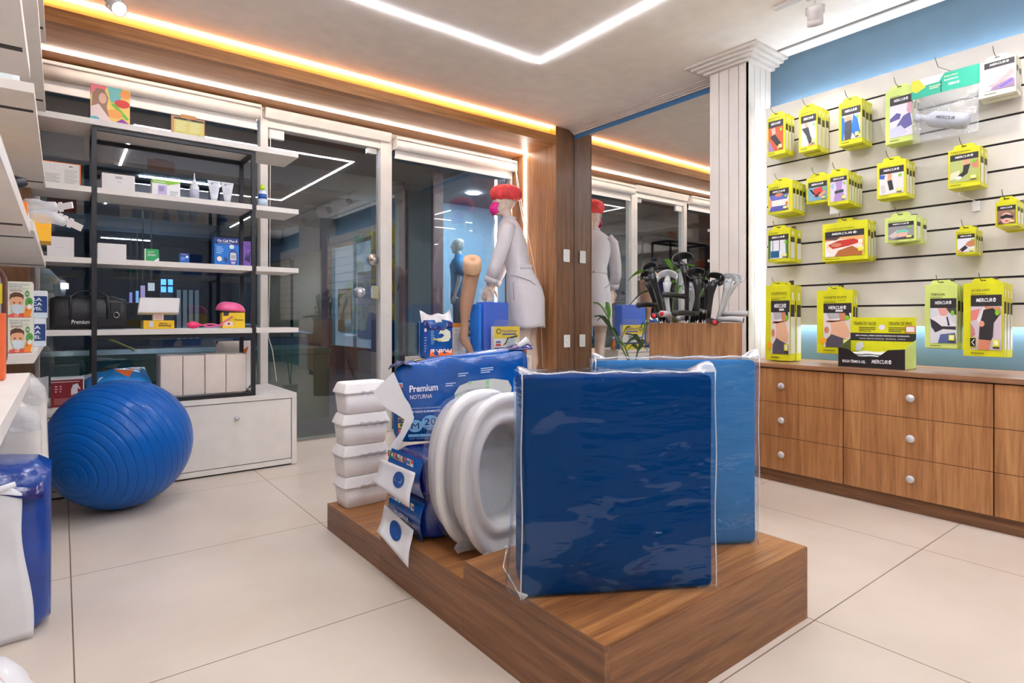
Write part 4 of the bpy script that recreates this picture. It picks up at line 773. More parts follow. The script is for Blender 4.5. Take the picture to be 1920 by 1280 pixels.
# ---- foam cushions in film
def cushion(A, dirx, W, H, T, foam, name, label, z=.2505, seed=0, film=None, texture=None):
    """A = front bottom left corner; dirx = unit vector along the front"""
    rz = math.atan2(dirx[1], dirx[0]); t = thing(name, label, 'cushion', (A[0] + dirx[0] * W / 2, A[1] + dirx[1] * W / 2, z), rz)
    mb = MB(); R = []
    n = 10
    def sec(e): return rrect(-W / 2 + e, -.0 + e, W / 2 - e, T - e, .012, 3)
    mb.rings([[(x, y, zz) for x, y in sec(e)] for zz, e in ((.004, .010), (.008, .003), (.02, .0), (H * .5, .001), (H - .02, .0), (H - .008, .003), (H - .004, .010))], foam)
    mb.build('foam_block', t)
    # film: slightly loose envelope with gathered corners
    f = film; mb = MB(); rnd = random.Random(seed)
    def wr(a, b):
        lo = max(0, 1 - b * 2.1) ** .6; fold = max(0, math.sin(13 * (b * 1.3 - a * .8) + 2.0 * math.sin(5.1 * a + seed))) ** 1.5
        return .0022 * math.sin(6 * a + 3 * b + seed) * math.sin(5 * b - 2 * a) + .013 * lo * fold + .0035 * max(0, math.sin(42 * b - 6 * a + seed)) ** 4 * math.exp(-((a - .62) / .2) ** 2) + .003 * math.exp(-((a - .3) / .05) ** 2)
    g = .005
    mb.grid(lambda i, j: (-W / 2 - g + (W + 2 * g) * i, -g - wr(i, j) * 1.0 - .001, H * j * 1.008), 90, 90, f)
    mb.grid(lambda i, j: (-W / 2 - g + (W + 2 * g) * i, T + g + wr(i, j), H * j * 1.008), 14, 14, f)
    mb.grid(lambda i, j: (W / 2 + g + .004 * math.sin(PI * j) * math.sin(9 * i), -g + (T + 2 * g) * i, H * j * 1.008), 8, 30, f)
    mb.grid(lambda i, j: (-W / 2 - g - .006 * math.sin(PI * i) - .03 * (1 - j) ** 2 * math.sin(PI * i), -g + (T + 2 * g) * i, H * j * 1.008), 8, 30, f)
    mb.grid(lambda i, j: (-W / 2 - g + (W + 2 * g) * i, -g + (T + 2 * g) * j, H * 1.008 + .012 * math.sin(PI * j) * (.5 + .5 * math.sin(11 * i) ** 2) * math.sin(PI * i)), 40, 8, f)
    mb.build('film_wrap', t, fix=False)
    SEAM = clear('film_seam', .22, .7, (.96, .97, 1), .15, haze=.34)
    for sx in (-1, 1):        # welded seams on the front edges and the corner tucks
        mb = MB(); pts = [(sx * (W / 2 + g + .0005 + .002 * math.sin(11 * k / 16 + seed)), -g - .002, .004 + (H + .002) * k / 16) for k in range(17)]
        mb.tube(pts, .0021, SEAM, 6); mb.build('side_seam', t)
    mb = MB(); mb.tube([(-W / 2 - g + (W + 2 * g) * k / 16, -g * .6 + .0, H * 1.010 + .003 + .003 * math.sin(k * 1.7 + seed)) for k in range(17)], .0024, SEAM, 6); mb.build('top_seam', t)
    mb = MB(); mb.tube([(-W / 2 - g - .004, -g, .012), (-W / 2 - g - .012, T * .5, .008), (-W / 2 - g - .03, T + .03, .010), (-W / 2 - g - .016, T + .045, .06)], .0026, SEAM, 6); mb.build('bottom_seam', t)
    mb = MB(); mb.grid(lambda i, j: (-W / 2 - .004 - .016 * i * math.cos(j * 3), -.006 - .010 * j + .004 * math.sin(6 * i), .004 + .028 * i * (1 - .4 * j)), 5, 5, SEAM); mb.build('corner_tuck', t, fix=False)
    mb = MB(); mb.grid(lambda i, j: (W / 2 - .05 + .062 * i, -.002 + T * .6 * j, H + .006 + .030 * math.sin(PI * .5 * i) * math.sin(PI * j) ), 6, 6, SEAM); mb.build('corner_tuck', t, fix=False)
    mb = MB(); mb.grid(lambda i, j: (-W / 2 - .010 + .05 * i, -.002 + T * .6 * j, H + .006 + .020 * math.cos(PI * .5 * i) * math.sin(PI * j) ), 6, 6, SEAM); mb.build('corner_tuck', t, fix=False)
    return t
FILMF = clear('cushion_film', .024, .7, (.985, .99, 1), .10, bump=.5, bscale=3.2, bdist=.03, stretch=((1.2, 1, 5.5), (0, .38, 0)), sheen=(.55, .75, 1), sheen_patch=((5, 1, 14), (0, .75, 0), .60, .05))
FILMB = clear('cushion_film_rear', .025, .7, (.98, .99, 1), .08, bump=1.0, bscale=4, bdist=.02, haze=.06, stretch=((1.2, 1, 6), (0, .38, 0)), hazecol=(.5, .7, .95), sheen=(.7, .85, 1), sheen_patch=((3, 1, 12), (0, .5, 0), .62, .05))
dx = Vector((.49, -.287)).normalized()
cushion((1.036, 1.293), dx, .566, .632, .17, mat('royal_blue_vinyl', (0, 50, 104), .5, var=.02, spec=.02), 'foam_cushion', 'large royal blue foam cushion in clear film, front one on the platform step', seed=1, film=FILMF)
dx2 = Vector((.863, -.505)).normalized(); W2 = .577
cushion((1.943 - dx2[0] * W2, 1.109 - dx2[1] * W2), dx2, W2, .652, .075, mat('sky_blue_foam', (20, 104, 160), .85, spec=.1, bump=.4, bscale=240, bdist=.002), 'foam_cushion', 'lighter sky blue foam cushion in clear film, standing behind the royal blue one', seed=4, film=FILMB)
# ---- polystyrene boxes
STY = mat('white_polystyrene', (244, 240, 238), .7, bump=.12, bscale=150)
def polybox(z, ox, oy, rz, label):
    t = thing('foam_food_box', label, 'box', (1.19 + ox, 2.775 + oy, z), rz, 'white foam boxes stacked on the lowest step')
    W, D = .235, .15
    def R_(w, d, zz, r=.016): return [(x, y, zz) for x, y in rrect(-w / 2, -d / 2, w / 2, d / 2, r, 3)]
    mb = MB(); mb.rings([R_(W - .03, D - .03, 0), R_(W - .022, D - .022, .004), R_(W - .004, D - .004, .098)], STY); mb.build('box_base', t)
    mb = MB(); mb.rings([R_(W + .010, D + .010, .098), R_(W + .014, D + .014, .102), R_(W + .010, D + .010, .107), R_(W - .014, D - .014, .140), R_(W - .022, D - .022, .1475), R_(W - .04, D - .04, .150)], STY); mb.build('lid', t)
    mb = MB(); mb.grid(lambda i, j: (-.04 + .15 * i, -D / 2 - .0085 - .002 * abs(math.sin(9 * i)), .100 + .018 * (j - .5) + .003 * math.sin(23 * i)), 14, 2, clear('clear_tape', .2, .6, (1, 1, 1), .1, haze=.2)); mb.build('tape', t, fix=False)
zb = .1285
for k, (ox, oy, rz, nm) in enumerate([(0, 0, 0, 'lowest white foam box of the stack on the platform'), (-.006, .004, .03, 'second white foam box from the bottom of the stack'), (-.004, .002, -.02, 'third white foam box from the bottom of the stack'), (.0, .0, .02, 'topmost white foam box of the stack on the platform')]):
    polybox(zb + .1515 * k, ox, oy, rz, nm)
# ---- diaper packs
DB = mat('diaper_blue_film', (0, 84, 168), .22, coat=.5, bump=.5, bscale=16, bdist=.01, var=.10, vscale=5)
DN = mat('diaper_navy_film', (20, 24, 110), .2, coat=.6, bump=.5, bscale=16, bdist=.01, var=.15)
DWH = mat('diaper_white_film', (232, 232, 234), .35, coat=.3, bump=.3, bscale=14)
def softpack(W, D, H, m, puff=.02, n=12, seed=0, slope=0):
    """pillowy block centred in x, y from 0..D, z 0..H"""
    mb = MB(); R = []
    for i in range(n + 1):
        f_ = i / n; x = -W / 2 + W * f_; e = math.sin(PI * min(1, max(0, f_))) ** .25 if 0 < f_ < 1 else .0
        k = .80 + .20 * e; sec = []
        for a, b in rrect(0, 0, 1, 1, .13, 4):
            y = D * (.5 + (a - .5) * k) ; z = H * (.5 + (b - .5) * (.9 + .1 * e))
            bul = puff * e; ya = (a - .5) * 2; za = (b - .5) * 2
            y += (1 if ya > 0 else -1) * bul * .5 * (1 - za * za) * (abs(ya) > .7); z += (1 if za > 0 else -1) * bul * .6 * (1 - ya * ya) * (abs(za) > .7) + slope * f_ * max(0, b)
            y += .004 * math.sin(7 * f_ * 3 + z * 30 + seed); z += .003 * math.sin(11 * f_ + y * 20 + seed); sec.append((x, y, max(z, .0)))
        R.append(sec)
    mb.rings(R, m); return mb
def flap(t, pts, hole, txt=None, upside=True):
    """loose handle flap: 4 corners (world-local), hole centre/size in 0..1"""
    a, b, c, d = [Vector(p) for p in pts]; nrm = (b - a).cross(d - a).normalized(); mb = MB()
    P = lambda i, j, o=0: a * (1 - i) * (1 - j) + b * i * (1 - j) + c * i * j + d * (1 - i) * j + nrm * (o + .008 * math.sin(3 * i + 2 * j) * math.sin(PI * j))
    hx, hy, rx, ry = hole; mb.grid(lambda i, j: P(i, j), 8, 8, DWH); o = mb.build('handle_flap', t, fix=False, solid=.0012)
    mb = MB(); E_ = ell(hx, hy, rx, ry, 18); mb.face([P(i, j, -.0030) for i, j in E_], ink((14, 74, 150)))
    mb.build('handle_hole', o, fix=False)
    if txt:
        vs_, fs, (x0, y0, x1, y1) = glyphs(txt, .02)
        Q = []
        for v in vs_:
            u_ = (v[0] - x0) / (x1 - x0); w_ = (v[1] - y0) / (y1 - y0)
            if upside: u_ = 1 - u_; w_ = 1 - w_
            Q.append(P(hx - rx * .6 + rx * 1.2 * u_, hy - ry * .35 + ry * .7 * w_, -.0040))
        mb = MB(); mb.add(Q, fs, ink((236, 240, 246))); mb.build('hole_print', o, fix=False)
def photo_row(n, seed, vertical=False):
    r = random.Random(seed); I = []; cols = [(60, 130, 60), (236, 200, 60), (200, 160, 120), (150, 200, 225), (220, 90, 60), (230, 230, 226), (90, 60, 120), (40, 90, 160)]
    for k in range(n):
        a, b = k / n + .01, (k + 1) / n - .01
        for q in range(3):
            c_ = r.choice(cols); x0, y0 = r.uniform(0, .5), r.uniform(a, (a + b) / 2)
            I.append(('r', (0 if q == 0 else x0), (a if q == 0 else y0), (1 if q == 0 else min(1, x0 + .5)), (b if q == 0 else min(b, y0 + .5 / n)), c_))
    if not vertical: I = [('r', i[2], i[1], i[4], i[3], i[5]) for i in I]
    return I
def lower_pack(z, H, y0, label, ox, seed, flp, hole, row=(0, 0)):
    t = thing('diaper_pack', label, 'diaper pack', (1.40 + ox, y0, z), 0, None)
    W, D = .60, .29
    softpack(W, D, H, DN if seed == 2 else mat('diaper_deep_blue_film', (12, 50, 140), .22, coat=.5, bump=.5, bscale=16, bdist=.01, var=.10, vscale=5), seed=seed).build('pack_body', t)
    # printed end facing the room side
    mb = MB(); mb.grid(lambda i, j: (-W / 2 - .006 - .02 * math.sin(PI * j) , D * .97 - D * .94 * i, .004 + (H - .008) * j), 6, 6, DB); e_ = mb.build('end_panel', t, fix=False)
    decal(photo_row(8, seed), ((-W / 2 - .030, D * .92, H * .80), (0, -1, 0), (.0, 0, 1), (-1, 0, 0)), 'picture_strip', t, D * .8, .026, .002)
    decal([('t', 'ProtFral', 0, 0, 1, 1, (240, 244, 250), .02, 0, True)], ((-W / 2 - .029, D * .74, H * .40), (0, -1, 0), (0, 0, 1), (-1, 0, 0)), 'brand_print', t, D * .4, .022, .003)
    flap(t, flp, hole, 'ProtFral')
    return t
zt_ = .188
lower_pack(zt_, .156, 1.955, 'lowest dark blue diaper pack of the pile, its handle flap over the step edge', 0, 1, [(-.340, .285, .088), (-.348, .020, .060), (-.388, -.015, -.060), (-.398, .235, .005)], (.48, .45, .2, .28))
lower_pack(zt_ + .173, .152, 1.945, 'middle dark blue diaper pack with a torn white handle flap', -.008, 2, [(-.336, .32, .10), (-.343, .01, .108), (-.378, -.01, -.010), (-.374, .325, .010)], (.62, .42, .16, .26))
# big Premium pack on top
t = thing('diaper_pack', 'large royal blue Premium Noturna M 20 diaper pack on top of the pile', 'diaper pack', (1.37, 2.13, zt_ + .329), -.49)
W, D, H = .60, .15, .33
mb = softpack(W, D, H, DB, .03, 16, 3, slope=.07); mb.build('pack_body', t, sub=1)
I = [('t', 'Premium', .14, .64, .22, .10, (240, 244, 250), .02), ('t', 'NOTURNA', .145, .54, .17, .06, (230, 236, 246)), ('t', 'PROTEÇÃO E SEGURANÇA', .15, .39, .23, .03, (190, 210, 236)), ('t', 'EM TODOS OS MOMENTOS', .15, .34, .23, .03, (236, 240, 250), .02),
     ('e', .185, .15, .058, .092, (130, 190, 232)), ('e', .30, .19, .068, .108, (130, 190, 232)), ('t', 'M', .155, .105, .06, .09, (10, 40, 110)), ('t', '20', .255, .155, .09, .1, (10, 40, 110), .01), ('t', 'UNIDADES', .25, .105, .10, .025, (10, 40, 110)),
     ('r', .13, -.01, .40, .03, (130, 190, 232)), ('r', .215, -.01, .218, .03, (10, 50, 120)), ('r', .315, -.01, .318, .03, (10, 50, 120)), ('t', 'LEVE   MODERADA   INTENSA', .14, -.045, .26, .02, (150, 180, 220)),
     ('p', [(.50, .45), (.49, .58), (.53, .68), (.62, .73), (.80, .74), (.92, .70), (.95, .6), (.93, .42), (.82, .46), (.64, .44), (.55, .34), (.51, .34)], (206, 210, 204)), ('r', .60, .45, .625, .73, (150, 206, 160)), ('r', .74, .48, .765, .74, (150, 206, 160)), ('r', .5, .51, .55, .56, (150, 206, 160)),
     ('l', .52, .80, .60, .86, 2, (190, 214, 240)), ('l', .70, .82, .80, .90, 3, (190, 214, 240)), ('l', .42, .68, .5, .74, 2, (190, 214, 240)), ('l', .44, .3, .5, .33, 1, (190, 214, 240))]
for k in range(4): I += [('e', 1.02, .80 - .13 * k, .014, .036, (236, 232, 222)), ('e', 1.02, .80 - .13 * k, .006, .02, (150, 70, 60))]
def bulge(a, b, p): return Vector((p.x, p.y - .010 * math.sin(PI * min(1, max(0, b))) * 1, p.z + .05 * a * max(b, 0)))
decal(I, ((-W / 2 + .0, -.008, .03), (1, 0, 0), (0, 0, 1), (0, -1, 0)), 'front_print', t, W * .9, H * .86, .001, warp=bulge)
decal(photo_row(9, 5, True), ((-W / 2 + .03, -.004, .04), (1, 0, 0), (-.04, 0, 1), (0, -1, 0)), 'picture_strip', t, .026, .22, .004)
decal([('p', [(0, .1), (.06, 1), (.96, .95), (1, 0), (.5, .1)], (236, 196, 84)), ('l', .1, .3, .9, .75, 2, (160, 130, 70))], ((-W / 2 + .09, .03, H + .012), (1, 0, .10), (0, 1, 0), (0, 0, 1)), 'yellow_label', t, .17, .05, .004)
mb = MB(); mb.grid(lambda i, j: (W / 2 - .10 + .11 * i + .01 * math.sin(5 * j), .01 + D * .8 * j, H + .062 + .028 * math.sin(PI * i * .8) * math.sin(PI * j)), 8, 8, DN); mb.build('crumpled_top_flap', t, fix=False, solid=.0015)
mb = MB(); mb.grid(lambda i, j: (-W / 2 - .012 + .10 * i * (1 - j * .2), -.012 + D * j, H * .985 + .02 * math.sin(PI * i) - .012 * (1 - i) + .004 * math.sin(15 * i + 8 * j)), 8, 6, DN); mb.build('folded_end_flap', t, fix=False, solid=.0015)
mb = MB(); mb.tube([(W / 2 - .05, .02, H + .075), (W / 2 - .01, .05, H + .10), (W / 2 + .02, .09, H + .075)], [.012, .018, .008], DWH, 8, flat=.5); mb.build('white_fold', t)
# white torn handle flap at its left end
PF = [(-.285, -.012, .305), (-.37, -.006, .215), (-.33, -.020, .16), (-.255, -.030, .095), (-.225, -.034, .04), (-.285, -.026, -.035), (-.315, -.02, -.03), (-.275, -.03, .03), (-.282, -.028, .10), (-.275, -.026, .13), (-.225, -.03, .145), (-.24, -.026, .19)]
PF = [(-.290, .305), (-.375, .222), (-.335, .165), (-.245, .105), (-.262, .05), (-.300, .0), (-.325, -.03), (-.285, -.035), (-.262, .0), (-.215, .085), (-.205, .11), (-.222, .165), (-.245, .20)]
mb = MB(); mb.prism(PF, 0, .0015, DWH, ((0, -.022, 0), (1, 0, 0), (0, .0, 1), (0, -1, 0))); mb.build('handle_flap', t)
# ---- raised toilet seats wrapped in film
SEAT = mat('seat_white_plastic', (230, 228, 224), .28, coat=.3)
def dshape(w, h, flat, n=48, e=2.3):
    P = []
    for k in range(n):
        a = 2 * PI * k / n; c_, s_ = math.cos(a), math.sin(a)
        x = w * math.copysign(abs(c_) ** (2 / e), c_); z = h * math.copysign(abs(s_) ** (2 / e), s_)
        P.append((x, max(z, -flat)))
    return P
def raised_seat(x, y, rz, tilt, label):
    t = thing('raised_toilet_seat', label, 'toilet seat', (x, y, zt_ + .002), rz, 'wrapped raised toilet seats on the platform')
    w, h, fl = .215, .300, .285; cz = fl
    def ring(k, yy, sc_=1, drop=0): return [(a * k, yy, cz + b * sc_) for a, b in dshape(w, h, fl)]
    mb = MB(); Ro = [ring(.80, .125, .84), ring(.86, .110, .90), ring(.93, .05, .95), ring(.97, .022, .985), ring(1.0, .012), ring(1.0, .002), ring(.975, -.008, .98), ring(.93, -.012, .94), ring(.86, -.006, .88), ring(.80, .008, .82), ring(.75, .012, .77), ring(.71, .004, .73), ring(.66, .0, .68), ring(.61, .010, .63), ring(.585, .05, .60), ring(.57, .125, .585)]
    Ri = Ro
    n = len(Ri[0]); mb.rings(Ri + [Ri[0]], SEAT, cap0=False, cap1=False); mb.build('seat_ring', t)
    mb = MB(); mb.rings([ring(.585, .118, .60), ring(.50, .122, .50), ring(.1, .124, .1)], mat('seat_inner_grey', (206, 208, 208), .3), cap0=False); mb.build('bowl_cover', t)
    mb = MB(); g = ring
    for r0, r1 in ((ring(1.02, -.002, 1.012), ring(.90, -.017, .91)), (ring(.90, -.017, .91), ring(.55, -.004, .57))): mb.rings([r0, r1], FILM2, cap0=False, cap1=False)
    mb.rings([ring(1.02, -.002, 1.012), ring(1.015, .05, 1.0), ring(.9, .135, .92)], FILM2, cap0=False, cap1=False); mb.build('film_wrap', t, fix=False)
    mb = MB(); mb.grid(lambda i, j: (-.16 + .34 * i, -.012 - .035 * j + .006 * math.sin(20 * i), .006 + .03 * (1 - j) * abs(math.sin(12 * i + 2 * j)) + .004), 20, 5, clear('film_seam', .22, .7, (.96, .97, 1), .15, haze=.34)); mb.build('gathered_film', t, fix=False)
    t.rotation_euler = (tilt, 0, rz); return t
raised_seat(1.300, 1.690, .02, -.03, 'front one of the two white raised toilet seats wrapped in clear film')
raised_seat(1.285, 1.832, .02, -.03, 'rear one of the two white raised toilet seats wrapped in clear film')
# ================================================================ FIGURES
SKINM = mat('mannequin_ivory', (226, 206, 190), .4, coat=.15)
def loft(mb, rows, m, n=24, e=2.2):
    """rows: (z, cx, cy, rx, ry)"""
    R = []
    for z, cx, cy, rx, ry in rows:
        R.append([(cx + rx * math.copysign(abs(math.cos(a)) ** (2 / e), math.cos(a)), cy + ry * math.copysign(abs(math.sin(a)) ** (2 / e), math.sin(a)), z) for a in [2 * PI * j / n for j in range(n)]])
    mb.rings(R, m); return mb
def hand(mb, W, dirv, nrm, m, side=1, s=1.0, curl=.35):
    """W wrist point, dirv finger direction, nrm back-of-hand normal"""
    d = Vector(dirv).normalized(); n_ = Vector(nrm); n_ = (n_ - d * n_.dot(d)).normalized(); w_ = d.cross(n_) * side; W = Vector(W)
    pal = [W + d * .0, W + d * .03 * s, W + d * .07 * s, W + d * .095 * s]; R = []
    for p, a in zip(pal, (.026, .034, .041, .040)):
        R.append([p + w_ * (a * s * math.cos(q)) + n_ * (.013 * s * math.sin(q)) for q in [2 * PI * j / 12 for j in range(12)]])
    mb.rings(R, m)
    for k, (o_, ln) in enumerate(((-.030, .062), (-.010, .078), (.010, .084), (.030, .074))):
        b0 = W + d * (.088 * s) + w_ * (-o_ * s); pts = [b0]; dd = d.copy(); dd = (dd + w_ * (-o_ * 2.2)).normalized()
        for q in range(3):
            dd = (dd - n_ * curl * (.6 + .4 * q)).normalized(); pts.append(pts[-1] + dd * (ln * s * (.42, .32, .26)[q]))
        mb.tube(pts, [.0095 * s, .009 * s, .008 * s, .006 * s], m, 8)
    th = W + d * (.028 * s) + w_ * (.030 * s); pts = [th, th + (d * .6 + w_ * .8 - n_ * .2).normalized() * .032 * s, th + (d * .6 + w_ * .8 - n_ * .2).normalized() * .032 * s + (d * .9 + w_ * .35 - n_ * .4).normalized() * .030 * s, th + (d * .6 + w_ * .8 - n_ * .2).normalized() * .032 * s + (d * .9 + w_ * .25 - n_ * .5).normalized() * .052 * s]
    mb.tube(pts, [.013 * s, .0115 * s, .010 * s, .007 * s], m, 8)
def head(mb, c, fwd, m, s=1.0):
    """egg head with brow, nose, mouth, chin, ears, centred c, looking along fwd (horizontal)"""
    f = Vector(fwd).normalized(); l = Vector((0, 0, 1)).cross(f); c = Vector(c)
    P = lambda a, b, z: c + f * a * s + l * b * s + Vector((0, 0, z * s))
    rows = [(-.118, .055, .018, .022), (-.110, .045, .038, .036), (-.085, .028, .062, .054), (-.05, .010, .082, .066), (-.01, .0, .094, .074), (.03, -.006, .098, .077), (.065, -.012, .092, .072), (.095, -.016, .070, .056), (.112, -.018, .040, .032), (.118, -.018, .012, .01)]
    R = [[P(cx + rx * math.cos(a) * (1.0 if math.cos(a) > 0 else 1.05), ry * math.sin(a), z) for a in [2 * PI * j / 24 for j in range(24)]] for z, cx, rx, ry in rows]
    mb.rings(R, m)
    mb.rings([[P(.088 + x, y * (1 - k * .2), z) for x, y, z in [(.0 + .000, -.006, .02), (.0, .006, .02), (.024, .010, -.028), (.022, -.010, -.028)]] for k in (0, 1)], m)
    mb.tube([P(.085, 0, .03), P(.106, 0, -.005), P(.118, 0, -.026), P(.098, 0, -.034)], [.007 * s, .009 * s, .012 * s, .008 * s], m, 8)
    mb.tube([P(.082, -.022, -.058), P(.094, 0, -.056), P(.082, .022, -.058)], [.005 * s, .008 * s, .005 * s], m, 6)
    for sy in (-1, 1):
        mb.tube([P(.07, sy * .05, .028), P(.088, sy * .03, .034), P(.094, sy * .012, .028)], .006 * s, m, 6)
        mb.tube([P(-.004, sy * .074, .022), P(-.016, sy * .082, .012), P(-.012, sy * .080, -.012), P(.0, sy * .074, -.026)], [.008 * s, .010 * s, .009 * s, .006 * s], m, 6)
# ---- mannequin in a lab coat
PZ = .70; FZ = .48
fw = Vector((-.75, .66, 0)).normalized(); rz = math.atan2(fw.y, fw.x)
MX, MY = 3.625, 4.50
struct(MB().box((3.505, 4.295, 0), (3.845, 4.985, FZ), SHW).build('trim_window_step'))
t = thing('mannequin', 'ivory mannequin in a white lab coat, red cap and magenta mask by the wooden pier', 'mannequin', (MX, MY, FZ), rz)
Z = lambda z: z - FZ
mb = MB()
for sy in (-1, 1):      # legs
    mb.tube([(-.03, sy * .085, Z(1.25)), (-.035 + .02 * sy, sy * .09, Z(1.02)), (-.02 + .03 * sy, sy * .085, Z(.88)), (-.03 + .03 * sy, sy * .08, Z(.76)), (-.055 + .03 * sy, sy * .08, Z(.60)), (-.055 + .03 * sy, sy * .08, Z(FZ + .06))], [.095, .085, .064, .058, .05, .032], SKINM, 16)
    mb.tube([(-.085 + .03 * sy, sy * .08, .035), (-.04 + .03 * sy, sy * .08, .035), (.03 + .03 * sy, sy * .085, .025), (.085 + .03 * sy, sy * .09, .017)], [.028, .034, .03, .017], SKINM, 12)
loft(mb, [(Z(1.18), 0, 0, .11, .15), (Z(1.32), -.01, 0, .12, .16), (Z(1.5), .04, 0, .09, .12), (Z(1.62), .08, 0, .09, .12), (Z(1.8), .13, 0, .11, .155), (Z(1.92), .15, 0, .085, .17), (Z(1.98), .16, 0, .05, .08), (Z(2.02), .165, 0, .045, .045)], SKINM)
mb.tube([(.155, 0, Z(1.95)), (.175, 0, Z(2.05)), (.19, 0, Z(2.13))], [.058, .048, .050], SKINM, 16)
HC = Vector((.205, 0, Z(2.185))); fh_ = (math.cos(.25), math.sin(.25), 0)
head(mb, HC, fh_, SKINM, 1.08)
HP = {}
for sy in (1, -1):
    sh = (.15, sy * .165, Z(1.91)); el_ = (.235, sy * .235, Z(1.60)); wr_ = (.335, sy * .215, Z(1.365))
    mb.tube([sh, (.19, sy * .215, Z(1.76)), el_, (.29, sy * .235, Z(1.48)), wr_], [.055, .047, .040, .036, .026], SKINM, 12)
    hand(mb, wr_, (.36, -sy * .02, -.93), (.55, sy * .75, .25), SKINM, side=-sy, s=1.05, curl=.22)
mb.build('body', t, remesh=.0062)
COAT = mat('white_coat_cotton', (222, 218, 222), .8, bump=.35, bscale=9, bdist=.02, var=.02)
mb = MB(); R = []
rows = [(2.035, .160, 0, .052, .056), (2.01, .158, 0, .070, .078), (1.975, .155, 0, .092, .125), (1.93, .148, 0, .112, .185), (1.86, .140, 0, .134, .198), (1.78, .128, 0, .145, .192), (1.68, .105, 0, .138, .172), (1.60, .082, 0, .126, .154), (1.55, .065, 0, .122, .150), (1.50, .048, 0, .132, .158), (1.42, .022, 0, .156, .178), (1.33, .0, 0, .176, .194), (1.24, -.012, 0, .186, .202), (1.12, -.02, 0, .180, .204), (1.0, -.028, 0, .174, .206), (.955, -.03, 0, .174, .208)]
for z, cx, cy, rx, ry in rows:
    low = max(0, (1.5 - z) / .55); R.append([(cx + (rx + .008 * low * math.sin(7 * a + 2)) * math.cos(a), (ry + .010 * low * math.sin(5 * a + 1)) * math.sin(a), Z(z + .010 * low * math.sin(3 * a))) for a in [2 * PI * j / 40 for j in range(40)]])
mb.rings(R, COAT, cap0=False, cap1=False); coat = mb.build('lab_coat', t, solid=.006, fix=True)
for sy in (1, -1):
    mb = MB(); R_ = [(.145, sy * .150, Z(1.925)), (.165, sy * .205, Z(1.86)), (.195, sy * .228, Z(1.74)), (.235, sy * .243, Z(1.62)), (.27, sy * .245, Z(1.52)), (.318, sy * .222, Z(1.405))]
    mb.tube(R_, [.066, .072, .066, .064, .060, .052], COAT, 20, cap=False); sl = mb.build('sleeve', coat, solid=.005)
    mb = MB(); mb.tube([(.305, sy * .228, Z(1.435)), (.325, sy * .219, Z(1.385))], [.058, .058], COAT, 20, cap=False); mb.build('cuff', sl, solid=.005)
mb = MB()       # collar, belt, pocket
mb.tube([(.158 + .062 * math.cos(a), .068 * math.sin(a), Z(2.03) - .02 * max(0, math.cos(a))) for a in [2 * PI * k / 20 for k in range(21)]], .012, COAT, 8, cap=False); mb.build('collar', coat)
mb = MB(); mb.rings([[(.060 - (z_ - 1.55) * .0 + .130 * math.cos(a), .158 * math.sin(a), Z(z_)) for a in [PI * .55 + PI * .9 * j / 18 for j in range(19)]] for z_ in (1.515, 1.565)], COAT, closed=False, cap0=False, cap1=False); mb.build('half_belt', coat, solid=.008)
mb = MB(); mb.lathe([(.001, 0), (.013, 0), (.012, .005), (.001, .006)], mat('button_grey', (170, 166, 160), .3), 14, M=rot_to((-1, .2, 0), (-.074, .02, Z(1.54)))); mb.build('belt_button', coat)
mb = MB(); mb.tube([(.13, .165, Z(1.455)), (.05, .192, Z(1.44)), (-.06, .182, Z(1.40)), (-.13, .120, Z(1.345))], .0035, mat('coat_seam_shadow', (150, 146, 150), .8), 6); mb.build('pocket_edge', coat)
mb = MB(); mb.tube([(.105, .176, Z(1.39)), (.10, .186, Z(1.3)), (.095, .190, Z(1.22))], .0030, MATS['coat_seam_shadow'], 6); mb.build('side_seam', coat)
mb = MB(); mb.tube([(-.13, .135, Z(1.18)), (-.14, .132, Z(1.05)), (-.15, .130, Z(.955))], .0035, MATS['coat_seam_shadow'], 6); mb.build('vent_edge', coat)
fv = Vector(fh_); lv = Vector((0, 0, 1)).cross(fv)
CAPM = mat('red_cap_mesh', (236, 72, 76), .6, bump=.8, bscale=40, bdist=.006, var=.15, vscale=30)
mb = MB(); R = []
for i, (z, r_) in enumerate([(.018, .086), (.024, .098), (.040, .118), (.075, .130), (.112, .128), (.145, .108), (.168, .072), (.178, .02)]):
    R.append([HC + fv * (r_ * 1.22 * math.cos(a) * (1 + .03 * math.sin(9 * a)) - .018) + lv * (r_ * .98 * math.sin(a) * (1 + .04 * math.sin(7 * a + i))) + Vector((0, 0, z + .004 * math.sin(11 * a + i) - .012 * math.cos(a) * 0)) for a in [2 * PI * j / 48 for j in range(48)]])
mb.rings(R, CAPM, cap0=False); mb.build('bouffant_cap', t)
MAG = mat('magenta_mask_cloth', (236, 40, 150), .7, bump=.2, bscale=20)
mb = MB(); mb.grid(lambda i, j: HC + fv * (.136 * math.cos((i - .5) * 2.0) * (1 - .10 * abs(j - .5) * 2) - .006 + .018 * math.sin(PI * j)) + lv * (.090 * math.sin((i - .5) * 2.0)) + Vector((0, 0, -.125 + .125 * j - .03 * (abs(i - .5) * 2) ** 2 * (1 - 2 * j) * -1 * .5)), 14, 10, MAG); msk = mb.build('face_mask', t, solid=.003, fix=False)
mb = MB(); mb.tube([HC + fv * .07 + lv * .078 + Vector((0, 0, -.02)), HC + fv * .03 + lv * .092 + Vector((0, 0, .01)), HC - fv * .018 + lv * .094 + Vector((0, 0, .012)), HC - fv * .012 + lv * .090 + Vector((0, 0, -.04)), HC + fv * .06 + lv * .078 + Vector((0, 0, -.095))], .0022, WHITE, 6); mb.build('ear_loop', msk)
